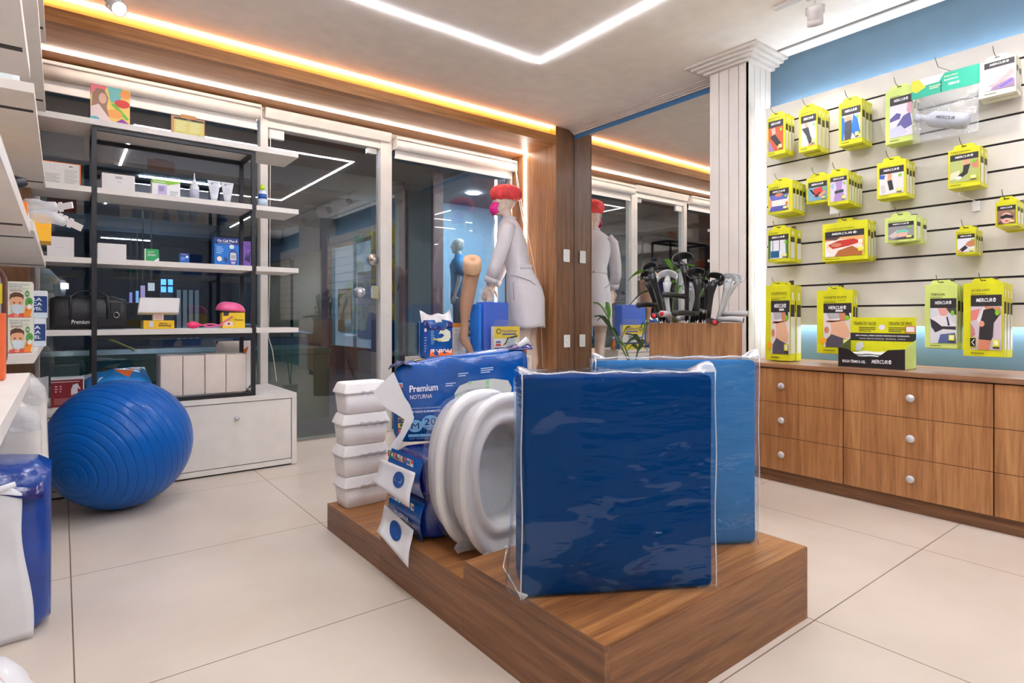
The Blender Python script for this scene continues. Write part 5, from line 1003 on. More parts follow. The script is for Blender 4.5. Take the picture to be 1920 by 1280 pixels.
# ================================================================ WINDOW PLINTH AND GOODS ON IT
t = thing('window_plinth', 'white cupboard standing under the right shop window with goods on top', 'cabinet', (2.97, 4.24, 0))
MB().box((-.52, 0, PZ - .03), (.53, .52, PZ), SHW).build('top_panel', t, bevel=.001)
MB().box((-.52, .0, 0), (-.49, .52, PZ - .0305), SHW).build('side_panel', t); MB().box((.50, .0, 0), (.53, .52, PZ - .0305), SHW).build('side_panel', t)
MB().box((-.487, .006, .03), (.001, .024, PZ - .035), SHW).build('door', t, bevel=.001); MB().box((.005, .006, .03), (.497, .024, PZ - .035), SHW).build('door', t, bevel=.001)
MB().box((-.489, .03, 0), (.499, .05, PZ - .031), GR).build('inner_frame', t)
PZ += .0008
# diaper pack upright
a, b_ = ony(790, 600, 4.44), ony(847, 600, 4.44)
t = thing('diaper_pack', 'upright blue diaper pack with crumpled white top on the window cupboard', 'diaper pack', ((a.x + b_.x) / 2, 4.42, PZ), -.12)
W, D, H = .285, .14, .325
softpack(W, D, H, DB, .018, 10, 7).build('pack_body', t)
I = [('r', .22, -.02, 1, .16, (250, 110, 30)), ('t', 'ProtFral', .24, .06, .72, .14, (246, 246, 250), .03, 0, True), ('p', [(.38, .5), (.5, .44), (.66, .42), (.84, .44), (.92, .56), (.9, .74), (.74, .84), (.58, .8), (.5, .66), (.62, .68), (.7, .62), (.6, .54), (.46, .53)], (226, 232, 214)), ('p', [(.3, .5), (.36, .54), (.5, .5), (.66, .44), (.5, .46)], (220, 210, 90)), ('l', .24, .34, .36, .8, 9, (130, 180, 226)), ('r', .0, .05, .12, .92, (20, 60, 150)), ('r', .03, .74, .1, .84, (226, 214, 200)), ('l', .02, .1, .1, .6, 6, (120, 160, 220))]
decal(I, ((-W / 2 + .005, -.0, .02), (1, 0, 0), (0, 0, 1), (0, -1, 0)), 'front_print', t, W * .97, H * .86, .001, warp=lambda a, b, p: Vector((p.x, p.y - .010 * math.sin(PI * min(1, max(0, b))), p.z)))
mb = MB(); mb.grid(lambda i, j: (-W / 2 * (1.02 - .0) + W * 1.02 * i, D * .45 - .055 * (1 - j) + .02 * math.sin(9 * i), H * .93 + (.075 + .035 * (abs(i - .5) * 2) ** 3) * j + .008 * math.sin(14 * i)), 16, 5, DWH); mb.build('folded_top', t, fix=False, solid=.0015)
mb = MB(); mb.grid(lambda i, j: (-W / 2 + .01 + W * .95 * i, -.012 + .02 * j, H * .84 + .045 * j - .03 * math.sin(PI * i) + .01 * math.sin(17 * i)), 14, 4, DN); mb.build('violet_fold', t, fix=False, solid=.0015)
t, W, H = shelf_box(848, 873, 606, PZ, 4.50, .10, (226, 222, 216), 'white_orange_box', 'narrow white carton with an orange top edge on the window cupboard', 'box', [('r', 0, .88, 1, 1, (246, 150, 30)), ('l', .1, .15, .9, .7, 10, (196, 190, 186)), ('t', 'UTI', .1, .76, .3, .05, (100, 96, 96))])
# foam leg
TAN = mat('foam_leg_tan', (176, 136, 110), .75, bump=.15, bscale=120); CRM = mat('foam_cream', (236, 196, 158), .8, bump=.2, bscale=150)
def dp(u, v, D):
    r_ = ray(u, v); return Vector((r_[0] * D, r_[1] * D, CAM_H + r_[2] * D))
LD = 5.22
P_ = lambda u, v, o=0: dp(u, v, LD + o)
t = thing('cosmetic_leg_cover', 'tan foam cosmetic leg with a cream top, toes down on the window cupboard', 'leg model', (P_(884, 660).x, P_(884, 660).y, PZ))
off = t.location
q = lambda u, v, o=0: P_(u, v, o) - off
mb = MB(); mb.tube([q(886, 505), q(881, 530), q(877, 555), q(873, 580), q(871, 600), q(870, 612)], [.073, .068, .064, .052, .036, .031], TAN, 20)
mb.tube([q(873, 604), q(871, 618), q(869, 632), q(872, 641), q(880, 652), q(886, 661)], [.030, .040, .043, .040, .030, .016], TAN, 16); mb.build('leg_shape', t, remesh=.008)
LAX = (Vector((.06, 0, .80)) + Vector((-.61, -.79, 0)) * .62).normalized(); mb = MB(); L_ = .125
mb.lathe([(.076, 0), (.083, .012), (.083, L_ * .8), (.076, L_), (.028, L_), (.024, L_ - .01), (.020, L_ - .05), (.001, L_ - .05)], CRM, 28, M=rot_to(LAX, q(885, 508, -.03))); mb.build('foam_top', t)
mb = MB(); mb.lathe([(.018, 0), (.019, .004), (.001, .005)], mat('socket_brown', (110, 50, 30), .7), 16, M=rot_to(LAX, q(885, 508, -.03) + LAX * (L_ - .045))); mb.build('socket_hole', t)
mb = MB(); mb.tube([q(864, 634), q(866, 650), q(872, 664)], [.03, .045, .06], FILM2, 12, cap=False); mb.build('plastic_bag_foot', t)
# blue cushion upright in film
t = thing('foam_cushion', 'bright blue foam cushion in loose film under the hand of the mannequin', 'cushion', (3.165, 4.33, PZ), .14)
mb = MB(); mb.rings([[(x, y, z) for x, y in rrect(-.155 + e, 0 + e, .155 - e, .13 - e, .014, 3)] for z, e in ((0, .01), (.01, 0), (.475, 0), (.49, .012))], mat('cobalt_foam', (16, 88, 200), .7, bump=.3, bscale=200)); mb.build('foam_block', t)
mb = MB(); mb.rings([[(x, y, z) for x, y in rrect(-.168 + e, -.008 + e, .162 - e, .14 - e, .02, 3)] for z, e in ((.002, .008), (.02, 0), (.25, -.004), (.48, 0), (.503, .02))], FILM2); mb.build('film_wrap', t)
mb = MB(); mb.rings([[(x, y, z) for x, y in rrect(-.205 + e, .02 + e, -.172 - e, .15 - e, .008, 3)] for z, e in ((0, .004), (.01, 0), (.455, 0), (.47, .006))], mat('pale_cobalt_foam', (30, 120, 220), .7)); mb.build('second_slab', t)
# yellow and white slipper packet
a, b_ = ony(920, 612, 4.285), ony(972, 612, 4.285)
t = thing('orthopedic_packet', 'clear bag with a yellow and white printed card on the window cupboard', 'packet', ((a.x + b_.x) / 2 + .01, 4.262, PZ), .1)
W, H = (b_.x - a.x), a.z - PZ; MB().box((-W / 2, .0, 0), (W / 2, .045, H), mat('white_card', (232, 230, 224), .4)).build('card_insert', t, bevel=.002)
I = [('r', 0, .6, 1, 1, (240, 214, 40)), ('e', .17, .84, .1, .09, (60, 50, 50)), ('e', .17, .84, .07, .06, (220, 200, 60)), ('t', 'FisioPauher', .3, .8, .6, .09, (90, 60, 120), .02, .2), ('r', .3, .71, .85, .76, (60, 90, 180)), ('r', 0, .22, 1, .29, (40, 60, 120)), ('r', 0, 0, 1, .22, (236, 220, 40)), ('r', .06, .34, .24, .42, (206, 50, 60)), ('r', .06, .45, .24, .51, (60, 100, 180)), ('p', [(.3, .34), (.45, .4), (.52, .55), (.9, .64), (.9, .7), (.5, .62), (.42, .46)], (60, 60, 70)), ('p', [(.45, .34), (.55, .6), (.8, .58), (.75, .34)], (190, 206, 214))]
decal(I, ((-W / 2, 0, 0), (1, 0, 0), (0, 0, 1), (0, -1, 0)), 'card_print', t, W, H, .001)
mb = MB(); mb.rings([[(x, y, z) for x, y in rrect(-W / 2 - .006 + e, -.006, W / 2 + .006 - e, .052, .008, 3)] for z, e in ((.002, 0), (H, 0), (H + .03, .03), (H + .06, .06))], FILM2); mb.build('clear_bag', t)
a = dp(981, 655, 5.34)
t = thing('amber_bottle', 'small amber bottle on the right end of the window cupboard', 'bottle', (3.475, 4.33, PZ))
mb = MB(); mb.lathe([(.001, 0), (.028, 0), (.03, .006), (.028, .06), (.012, .11), (.010, .12)], mat('amber_liquid', (200, 110, 50), .2, coat=.5), 18); mb.build('body', t)
mb = MB(); mb.lathe([(.013, .119), (.013, .14), (.001, .142)], WHITE, 14); mb.build('cap', t)
# ================================================================ BLINDS, SWITCHES, CORDS
BLW = mat('blind_white', (232, 228, 224), .6)
def blind(x0, x1, zt, label):
    cx = (x0 + x1) / 2; h = (x1 - x0) / 2; t = thing('roller_blind', label, 'blind', (cx, 4.93, zt))
    MB().box((-h, -.03, -.022), (h, .065, 0), BLW).build('top_rail', t, bevel=.003)
    mb = MB(); mb.lathe([(.043, 0), (.043, 2 * h - .02)], BLW, 24, M=rot_to((1, 0, 0), (-h + .01, .012, -.064))); mb.build('fabric_roll', t)
    for s_ in (-1, 1): MB().box((s_ * h - (.006 if s_ > 0 else 0), -.034, -.11), (s_ * h + (.006 if s_ < 0 else 0), .06, -.0225), BLW).build('end_bracket', t, bevel=.008)
    MB().box((-h + .02, .046, -.165), (h - .02, .050, -.075), BLW).build('hanging_fabric', t)
    MB().box((-h + .015, .04, -.185), (h - .015, .056, -.163), BLW).build('bottom_bar', t, bevel=.003)
blind(-.12, 1.262, 2.742, 'rolled up white roller blind over the left shop window')
blind(2.44, 3.845, 2.715, 'rolled up white roller blind over the right shop window')
mb = MB(); mb.prism([(0, 0), (.05, 0), (.075, .05), (.075, .075), (0, .075)], 0, 1.10, BLW, ((1.30, YG - .031, 2.665), (0, -1, 0), (0, 0, 1), (1, 0, 0)))
tag(mb.build('door_pelmet'), 'white pelmet strip over the glass door', 'pelmet')
CORD = mat('cord_white', (226, 222, 214), .6)
def cord(pts, label):
    mb = MB(); mb.tube(pts, .0032, CORD, 6); return tag(mb.build('blind_cord'), label, 'cord', None)
cord([(3.83, 4.895, 2.60), (3.83, 4.80, 2.2), (3.832, 4.70, 1.9), (3.834, 4.58, 1.5), (3.836, 4.50, 1.0), (3.836, 4.47, .55)], 'taut white blind cord hanging behind the mannequin along the pier')
cord([(3.815, 4.89, 2.60), (3.82, 4.84, 2.3), (3.825, 4.75, 1.95), (3.828, 4.66, 1.5), (3.83, 4.62, 1.0), (3.83, 4.60, .55)], 'second white blind cord hanging behind the mannequin')
a = ony(503, 560, 4.96)
cord([(1.345, 4.96, 2.58), (1.34, 4.965, 1.4), (a.x + .0, 4.96, .9), (a.x + .03, 4.95, .78), (a.x + .06, 4.94, .53)], 'thin white blind cord hanging beside the left door post')
def plate(cx, z, w_, h_, slots, label, cat):
    t = thing(cat.replace(' ', '_'), label, cat, (cx, 4.2875, z))
    MB().prism(rrect(-w_ / 2, -h_ / 2, w_ / 2, h_ / 2, .006), 0, .008, mat('switch_white', (236, 234, 230), .3), ((0, 0, 0), (1, 0, 0), (0, 0, 1), (0, -1, 0))).build('cover_plate', t, bevel=.0015)
    for k in range(slots): MB().box((-w_ * .22, -.0105, -.028 + .02 * k), (w_ * .22, -.008, -.012 + .02 * k), MATS['switch_white']).build('rocker', t, bevel=.001)
    if not slots:
        mb = MB(); mb.lathe([(.001, 0), (.014, 0), (.012, .003), (.001, .0035)], MATS['switch_white'], 12, M=rot_to((0, -1, 0), (0, -.008, 0))); mb.build('socket_insert', t)
plate(3.984, 1.665, .082, .125, 3, 'white triple light switch on the wooden pier', 'light switch')
plate(3.990, .815, .082, .125, 0, 'white socket plate low on the wooden pier', 'wall socket')
# ================================================================ TRACK SPOTLIGHTS
GREYS = mat('spot_grey', (196, 188, 182), .4)
def track(x, y0, y1, label, col=GREYS):
    tag(MB().box((x - .017, y0, ZC - .02), (x + .017, y1, ZC - .0003), col).build('light_track', bevel=.002), label, 'light track')
def spot(x, y, aim, label, on=30, col=GREYS, tint=(1, .93, .84), lens=12, ang=75):
    t = thing('track_spotlight', label, 'spotlight', (x, y, ZC - .02), 0)
    a = Vector(aim).normalized(); p = Vector((0, 0, -.12))
    MB().box((-.016, -.05, -.022), (.016, .05, -.0005), col).build('adapter', t, bevel=.003)
    mb = MB(); mb.tube([(0, 0, -.022), (0, 0, -.05)], .008, col, 8); mb.build('stem', t)
    side = a.cross(Vector((0, 0, 1))).normalized()
    mb = MB(); mb.tube([p + side * .046 + Vector((0, 0, 0)), p + side * .048 + Vector((0, 0, .045)), p + side * .0 + Vector((0, 0, .062)), p - side * .048 + Vector((0, 0, .045)), p - side * .046], .004, col, 6); mb.build('bracket', t)
    mb = MB(); mb.lathe([(.018, -.055), (.036, -.05), (.042, -.03), (.042, .02), (.0405, .022), (.0405, .025), (.042, .027), (.042, .058), (.038, .058), (.036, .045), (.001, .044)], col, 24, M=rot_to(a, p)); hd = mb.build('lamp_head', t)
    mb = MB(); mb.lathe([(.001, .0), (.034, .0), (.034, .004), (.001, .005)], glow('spot_lens_%d' % lens, (255, 240, 220), lens), 20, M=rot_to(a, p + a * .047)); mb.build('lens', hd)
    if on:
        ld = bpy.data.lights.new('beam', 'SPOT'); ld.energy = on; ld.color = tint; ld.spot_size = math.radians(ang); ld.spot_blend = .6; ld.shadow_soft_size = .03
        lo = bpy.data.objects.new('beam', ld); C.objects.link(lo); lo.parent = t; lo.location = p + a * .065; lo.rotation_euler = a.to_track_quat('-Z', 'Y').to_euler()
track(3.43, -.9, 1.84, 'grey light track in the ceiling in front of the slatted panel')
for k, y in enumerate((1.60, .75, .1, -.5)):
    spot(3.43, y, (.42, .10 + (.06 if k == 0 else 0), -.9) if k else (.5, .22, -.85), ['grey track spotlight nearest the grooved column, aimed at the hanging boxes', 'grey track spotlight just outside the top right corner', 'second grey track spotlight behind the camera side', 'rearmost grey track spotlight over the counter'][k], on=SPOT_E, lens=3)
track(.22, 1.2, 4.05, 'white light track above the left shelving', WHITE)
spot(.235, 3.93, (.35, -.72, -.62), 'white track spotlight glowing near the wooden beam at the upper left', on=SPOT_E * .6, col=WHITE, lens=3)
spot(.22, 1.7, (-.35, .2, -.9), 'white track spotlight above the left shelving, out of the frame', on=SPOT_E * .6, col=WHITE, lens=3)
# ================================================================ CRUTCH BIN, CRUTCHES, PLANT
def ctrD(u, D):
    r_ = ray(u, 600); return Vector((r_[0] * D, r_[1] * D, 0))
c0 = ctrD(1302.5, 3.30); vd = Vector((c0.x, c0.y, 0)).normalized(); rg = Vector((vd.y, -vd.x, 0)); crz = math.atan2(rg.y, rg.x)
CW = .50; CZ = 1.018
t = thing('crutch_bin', 'tall oak bin holding the crutches in front of the mirror', 'bin', (c0.x, c0.y, 0), crz)
MB().box((-CW / 2, 0, 0), (CW / 2, .018, CZ), OAKZ).build('front_panel', t, bevel=.001)
MB().box((-CW / 2, .282, 0), (CW / 2, .30, CZ), OAKZ).build('rear_panel', t)
MB().box((-CW / 2, .0185, 0), (-CW / 2 + .018, .2815, CZ), OAKZ).build('side_panel', t); MB().box((CW / 2 - .018, .0185, 0), (CW / 2, .2815, CZ), OAKZ).build('side_panel', t)
MB().box((-CW / 2 + .0185, .0185, .02), (CW / 2 - .0185, .2815, .04), OAKZ).build('floor_panel', t)
CBK = mat('crutch_black_plastic', (26, 26, 28), .35, coat=.2); CGR = mat('crutch_grey_plastic', (186, 186, 186), .4); REDC = mat('red_cap', (200, 30, 50), .4); ALU = mat('aluminium_tube', (190, 190, 192), .25, metal=1)
def crutch(cuff, mid, base, grip, D, Dg, col, label, cr=.046, face=(0, 0), cap=REDC, open_a=0, gap=1.9):
    """forearm crutch: open cuff on a bowed upper arm, grip sticking out, leg going down into the bin"""
    Cc, Mm, Bs = dp(*cuff, D), dp(*mid, D), dp(*base, D); G = dp(*grip, Dg)
    dn = (Bs - Mm).normalized(); k = (Bs.z - .06) / max(.2, -dn.z); foot = Bs + dn * min(k, .0) ; foot = Vector((Bs.x + dn.x * .25, Bs.y + dn.y * .25, .06))
    # keep the tip inside the bin
    loc = foot - c0; a = max(-CW / 2 + .05, min(CW / 2 - .05, loc.dot(rg))); b_ = max(.06, min(.24, loc.dot(vd))); foot = c0 + rg * a + vd * b_ + Vector((0, 0, .06))
    rim = Bs.lerp(foot, 0); 
    t = thing('crutch', label, 'crutch', foot, 0, 'forearm crutches in the oak bin'); o_ = Vector(foot)
    mb = MB(); mb.tube([Bs - o_, Vector((0, 0, .0)) + (Bs - o_) * .04, ], [.011, .010], ALU, 10); mb.build('lower_leg', t)
    mb = MB(); mb.lathe([(.001, -.02), (.018, -.018), (.017, .02), (.012, .03)], CBK, 12); mb.build('rubber_tip', t)
    mb = MB(); n_ = 6; pts = [Bs, Bs.lerp(Mm, .5), Mm, Mm.lerp(Cc, .45) + (Vector((0, 0, 1)).cross(vd)) * .0, Mm.lerp(Cc, .8)]
    mb.tube([p - o_ for p in pts], [.014, .015, .017, .023, .030], col, 14, flat=.7); mb.build('upper_arm', t)
    ax = (Cc - Mm).normalized(); up = ax; f = vd * -1; up = (ax - vd * .75).normalized(); f = (f - up * f.dot(up)).normalized(); s_ = up.cross(f)
    f, s_ = f * math.cos(open_a) + s_ * math.sin(open_a), s_ * math.cos(open_a) - f * math.sin(open_a)
    mb = MB(); H_ = cr * .95
    mb.grid(lambda i, j: Cc - o_ + up * (H_ * (j - .5) * (1 - .45 * abs(i - .5) * 2)) + f * (-cr * math.cos((i - .5) * 2 * gap + 0)) * (1 + .10 * j) + s_ * (cr * math.sin((i - .5) * 2 * gap)) * (1 + .10 * j), 22, 6, col)
    mb.build('arm_cuff', t, solid=.005, fix=False)
    mb = MB(); mb.tube([Mm.lerp(Cc, .75) - o_, Cc - o_ - f * cr * .9 - up * .02], [.022, .014], col, 10); mb.build('cuff_neck', t)
    gs = Bs.lerp(Mm, .25) if grip[1] > mid[1] + 20 else Mm
    gs = min([Bs.lerp(Cc, q_ / 20) for q_ in range(21)], key=lambda p: abs((p - G).z))
    mb = MB(); dv = (G - gs); mb.tube([gs - o_, gs + dv * .25 - o_, gs + dv * .55 + Vector((0, 0, .003)) - o_, gs + dv * .9 - o_, G - o_], [.017, .014, .0165, .0155, .018], col, 14); gp = mb.build('hand_grip', t)
    if cap: mb = MB(); mb.lathe([(.001, -.001), (.0125, -.001), (.012, .0015), (.001, .002)], cap, 16, M=rot_to(dv, G - o_)); mb.build('end_plug', gp)
    return t
crutch((1219, 504), (1232, 545), (1245, 600), (1226, 592), 3.42, 3.22, CBK, 'black crutch leaning left with the leftmost cuff in the bin', cr=.040, cap=REDC)
crutch((1212, 518), (1226, 560), (1240, 600), (1196, 572), 3.50, 3.44, CBK, 'black crutch behind the leftmost one, grip pointing left over the rim', cr=.034, cap=None)
crutch((1251, 522), (1250, 560), (1256, 602), (1241, 588), 3.38, 3.20, CGR, 'grey crutch with a wide open cuff between the black ones', cr=.052)
crutch((1281, 489), (1288, 535), (1288, 600), (1243, 552), 3.42, 3.34, CBK, 'tallest black crutch with a big round open cuff', cr=.055, cap=None, open_a=.5, gap=2.2)
crutch((1306, 516), (1308, 555), (1307, 600), (1264, 587), 3.40, 3.26, CBK, 'black crutch right of the tallest one, grip crossing in front', cr=.050, cap=None, open_a=.9)
crutch((1294, 535), (1298, 560), (1290, 600), (1272, 597), 3.50, 3.46, CGR, 'grey crutch half hidden behind two black ones', cr=.045, cap=None)
crutch((1340, 524), (1334, 552), (1328, 600), (1340, 604), 3.40, 3.16, CBK, 'black crutch whose grip with a red plug points at the viewer', cr=.048, open_a=-.7)
crutch((1326, 520), (1326, 560), (1320, 600), (1312, 585), 3.50, 3.44, CBK, 'black crutch folded close behind the right ones', cr=.040, cap=None, open_a=1.4)
crutch((1366, 524), (1358, 560), (1345, 602), (1394, 600), 3.40, 3.32, CGR, 'rightmost light grey crutch leaning over the rim with a long grip', cr=.042, open_a=-.4, cap=mat('black_plug', (30, 30, 30), .4))
crutch((1381, 522), (1364, 556), (1349, 600), (1402, 588), 3.52, 3.48, CGR, 'light grey crutch just behind the rightmost one', cr=.034, open_a=-.4, cap=None)
LEAF = mat('leaf_green', (96, 150, 44), .45, coat=.2, var=.25, vscale=14); LEAF2 = mat('leaf_dark_green', (44, 84, 40), .45, coat=.2, var=.2); STEM = mat('stem_green', (86, 110, 60), .6)
def leaf(mb, base, tip, wd, m, droop=.03):
    b_, t_ = Vector(base), Vector(tip); d = t_ - b_; s_ = d.cross(Vector((0, 0, 1))); s_ = (s_.normalized() if s_.length > 1e-4 else Vector((1, 0, 0))) * .55 + (-vd).cross(d).normalized() * .6
    mb.grid(lambda i, j: b_ + d * i + Vector((0, 0, droop * math.sin(PI * i))) + s_ * (wd * math.sin(PI * (i ** .7)) ** .9 * (j - .5)) + Vector((0, 0, -.006 * (1 - abs(j - .5) * 2))), 8, 2, m)
def plant(root, name, label, stems):
    t = thing(name, label, 'plant', root, 0); o_ = Vector(root)
    mb = MB(); mb.lathe([(.001, 0), (.075, 0), (.095, .16), (.102, .165), (.1, .17), (.09, .168), (.085, .15), (.001, .15)], mat('white_pot', (220, 216, 210), .4), 24); mb.build('pot', t)
    for st, lv_ in stems:
        mb = MB(); P = [Vector((0, 0, .14))] + [dp(*p) - o_ for p in st]; mb.tube(P, [.007] + [.0045] * (len(P) - 1), STEM, 6); s_o = mb.build('stem', t)
        for base, tip, wd, dk in lv_:
            mb = MB(); leaf(mb, dp(*base) - o_, dp(*tip) - o_, wd, LEAF2 if dk else LEAF); mb.build('leaf', s_o, fix=False)
D1 = 3.05
r0 = ctrD(1172, 3.15)
plant((r0.x, r0.y, 0), 'potted_dracaena', 'leafy green potted plant left of the oak bin, behind the sky blue cushion',
 [([(1180, 680, D1), (1160, 640, D1), (1144, 610, D1), (1139, 585, D1), (1135, 575, D1)],
   [((1143, 600, D1), (1136, 566, D1), .035, 0), ((1143, 603, D1), (1112, 566, D1 + .05), .022, 0), ((1142, 610, D1), (1120, 600, D1), .03, 1), ((1146, 615, D1), (1150, 580, D1 + .05), .022, 1), ((1148, 620, D1), (1114, 592, D1 - .06), .026, 1)]),
  ([(1185, 690, D1), (1172, 650, D1), (1160, 630, D1)],
   [((1160, 632, D1), (1136, 622, D1), .03, 1), ((1165, 640, D1), (1182, 612, D1 + .06), .03, 1), ((1168, 645, D1), (1150, 660, D1), .028, 1), ((1172, 650, D1), (1200, 640, D1), .03, 1)]),
  ([(1190, 690, D1 + .1), (1196, 655, D1 + .1), (1205, 630, D1 + .1), (1212, 600, D1 + .1)],
   [((1205, 630, D1 + .1), (1218, 606, D1 + .1), .032, 1), ((1200, 645, D1 + .1), (1180, 632, D1), .026, 1), ((1198, 652, D1 + .1), (1216, 646, D1), .03, 1), ((1196, 655, D1 + .1), (1176, 658, D1), .028, 1), ((1210, 610, D1 + .1), (1200, 622, D1 + .1), .02, 1), ((1194, 660, D1), (1214, 656, D1 - .05), .028, 1)])])
D2 = 3.62; r0 = ctrD(1255, D2 + .25)
plant((r0.x, r0.y, 0), 'potted_bamboo', 'tall thin bamboo plant rising behind the crutches', 
 [([(1256, 640, D2), (1262, 570, D2), (1270, 530, D2), (1262, 508, D2)],
   [((1262, 508, D2), (1242, 488, D2), .04, 0), ((1264, 512, D2), (1300, 500, D2), .03, 0), ((1266, 520, D2), (1302, 497, D2 + .05), .026, 0), ((1270, 530, D2), (1250, 545, D2), .03, 0), ((1266, 560, D2), (1280, 535, D2), .03, 0)]),
  ([(1240, 640, D2), (1232, 570, D2), (1222, 530, D2), (1216, 512, D2)],
   [((1218, 512, D2), (1178, 525, D2), .04, 0), ((1218, 514, D2), (1202, 508, D2), .03, 0), ((1224, 535, D2), (1238, 525, D2), .03, 0), ((1226, 545, D2), (1180, 572, D2), .02, 1), ((1230, 556, D2), (1252, 570, D2), .03, 0)]),
  ([(1300, 640, D2), (1310, 560, D2), (1325, 530, D2)], [((1322, 535, D2), (1330, 515, D2), .03, 0), ((1312, 556, D2), (1332, 560, D2), .03, 0)])])
# ================================================================ LEFT WALL SHELF GOODS
def near_box(x0, x1, y0, y1, z0, z1, rgb, name, label, items=None, cat='box', group=None, side=None, rz=0):
    t = thing(name, label, cat, ((x0 + x1) / 2, y0, z0 + .0006), rz, group); h = (x1 - x0) / 2
    MB().box((-h, 0, 0), (h, y1 - y0, z1 - z0), mat('card_%d_%d_%d' % rgb, rgb, .4)).build('carton', t, bevel=.001)
    if items: decal(items, ((-h, 0, 0), (1, 0, 0), (0, 0, 1), (0, -1, 0)), 'front_print', t, 2 * h, z1 - z0, .0006)
    if side: decal(side, ((h, 0, 0), (0, 1, 0), (0, 0, 1), (1, 0, 0)), 'side_print', t, y1 - y0, z1 - z0, .0006)
    return t
KID = [('r', 0, 0, 1, 1, (226, 226, 204)), ('t', 'MASCARA CIRURGICA', .1, .9, .78, .045, (70, 100, 150)), ('t', 'DESCARTAVEL', .1, .84, .5, .04, (70, 100, 150), .01), ('t', 'CAMADA COM FILTRO', .1, .79, .75, .035, (110, 150, 180)), ('t', 'INFANTIL', .14, .725, .48, .05, (150, 60, 80), .01), ('e', .8, .66, .085, .09, (70, 150, 80)), ('t', '50', .75, .63, .1, .06, (240, 240, 230), .02),
       ('p', [(.04, 0), (.1, .08), (.3, .12), (.66, .12), (.9, .06), (.96, 0)], (226, 92, 84)), ('e', .40, .42, .25, .22, (236, 176, 136)), ('p', [(.12, .48), (.15, .64), (.3, .70), (.52, .69), (.66, .62), (.66, .48), (.6, .56), (.4, .58), (.2, .55)], (96, 62, 44)), ('p', [(.17, .34), (.4, .37), (.63, .34), (.58, .16), (.42, .08), (.26, .14)], (206, 218, 226)), ('e', .30, .41, .035, .02, (60, 50, 46)), ('e', .52, .41, .035, .02, (60, 50, 46)), ('p', [(.28, .12), (.38, .05), (.5, .12), (.45, .02), (.32, .02)], (236, 176, 136)),
       ('e', .88, .44, .14, .12, (80, 160, 70)), ('p', [(.66, .02), (.74, .3), (.82, .32), (.94, .4), (.98, .2), (.9, 0)], (240, 140, 50)), ('e', .88, .3, .09, .07, (236, 236, 226)), ('e', .9, .44, .03, .02, (60, 40, 30)), ('e', .78, .2, .03, .02, (160, 80, 30))]
x1 = ony(61.5, 600, 2.47).x; x0 = ony(13, 600, 2.47).x
near_box(x0, x1, 2.47, 2.60, .9355, .9355 + .113, (214, 214, 206), 'mask_box', 'lower child mask box with a boy in a mask, stacked on the wall shelf', KID, group='child mask boxes on the wall shelf')
near_box(x0 - .002, x1 - .001, 2.472, 2.60, 1.0495, 1.0495 + .116, (214, 214, 206), 'mask_box', 'upper child mask box with a boy in a mask, standing on another mask box', KID, group='child mask boxes on the wall shelf')
MSK = [('r', 0, 0, 1, .8, (24, 60, 120)), ('t', 'MASCARA', .1, .62, .8, .12, (230, 236, 244), .02), ('t', 'CIRURGICA', .1, .45, .8, .12, (230, 236, 244), .02), ('t', 'DESCARTAVEL', .1, .28, .8, .12, (230, 236, 244), .02), ('r', 0, 0, 1, .2, (206, 220, 230)), ('l', .1, .84, .9, .94, 1, (90, 140, 190))]
near_box(-.20, -.095 + .045, 2.95, 3.10, .9355, 1.046, (226, 230, 234), 'mask_box', 'lower blue banded surgical mask box behind the child mask boxes', MSK)
near_box(-.20, -.045, 2.96, 3.10, 1.0475, 1.155, (226, 230, 234), 'mask_box', 'upper blue banded surgical mask box behind the child mask boxes', MSK)
near_box(-.36, -.115, 2.46, 2.66, 1.8005, 1.888, (226, 230, 232), 'flat_carton', 'flat white carton with a red notice label on the upper wall shelf', [('r', 0, 0, .96, .5, (214, 226, 228)), ('p', [(.2, .5), (.94, .42), (.94, .86), (.2, .95)], (214, 50, 50)), ('l', .3, .55, .9, .8, 4, (240, 220, 220))])
for k in range(3):
    near_box(-.30, -.035, 3.05 + .02 * k, 3.22 + .02 * k, 1.3605 + .049 * k, 1.3605 + .048 * (k + 1), (244, 184, 40), 'yellow_white_box', ['lowest', 'middle', 'topmost'][k] + ' yellow and white carton of three piled on the wall shelf', [('p', [(0, 0), (.7, 0), (.8, .5), (.75, 1), (0, 1)], (232, 230, 230)), ('l', .1, .3, .6, .8, 2, (190, 186, 190))], group='yellow and white cartons on the wall shelf')
near_box(-.30, -.088, 2.50, 2.54, 1.3605, 1.43, (240, 130, 40), 'orange_white_box', 'small orange and white box at the near end of the wall shelf', [('r', 0, 0, .8, .7, (230, 228, 224))])
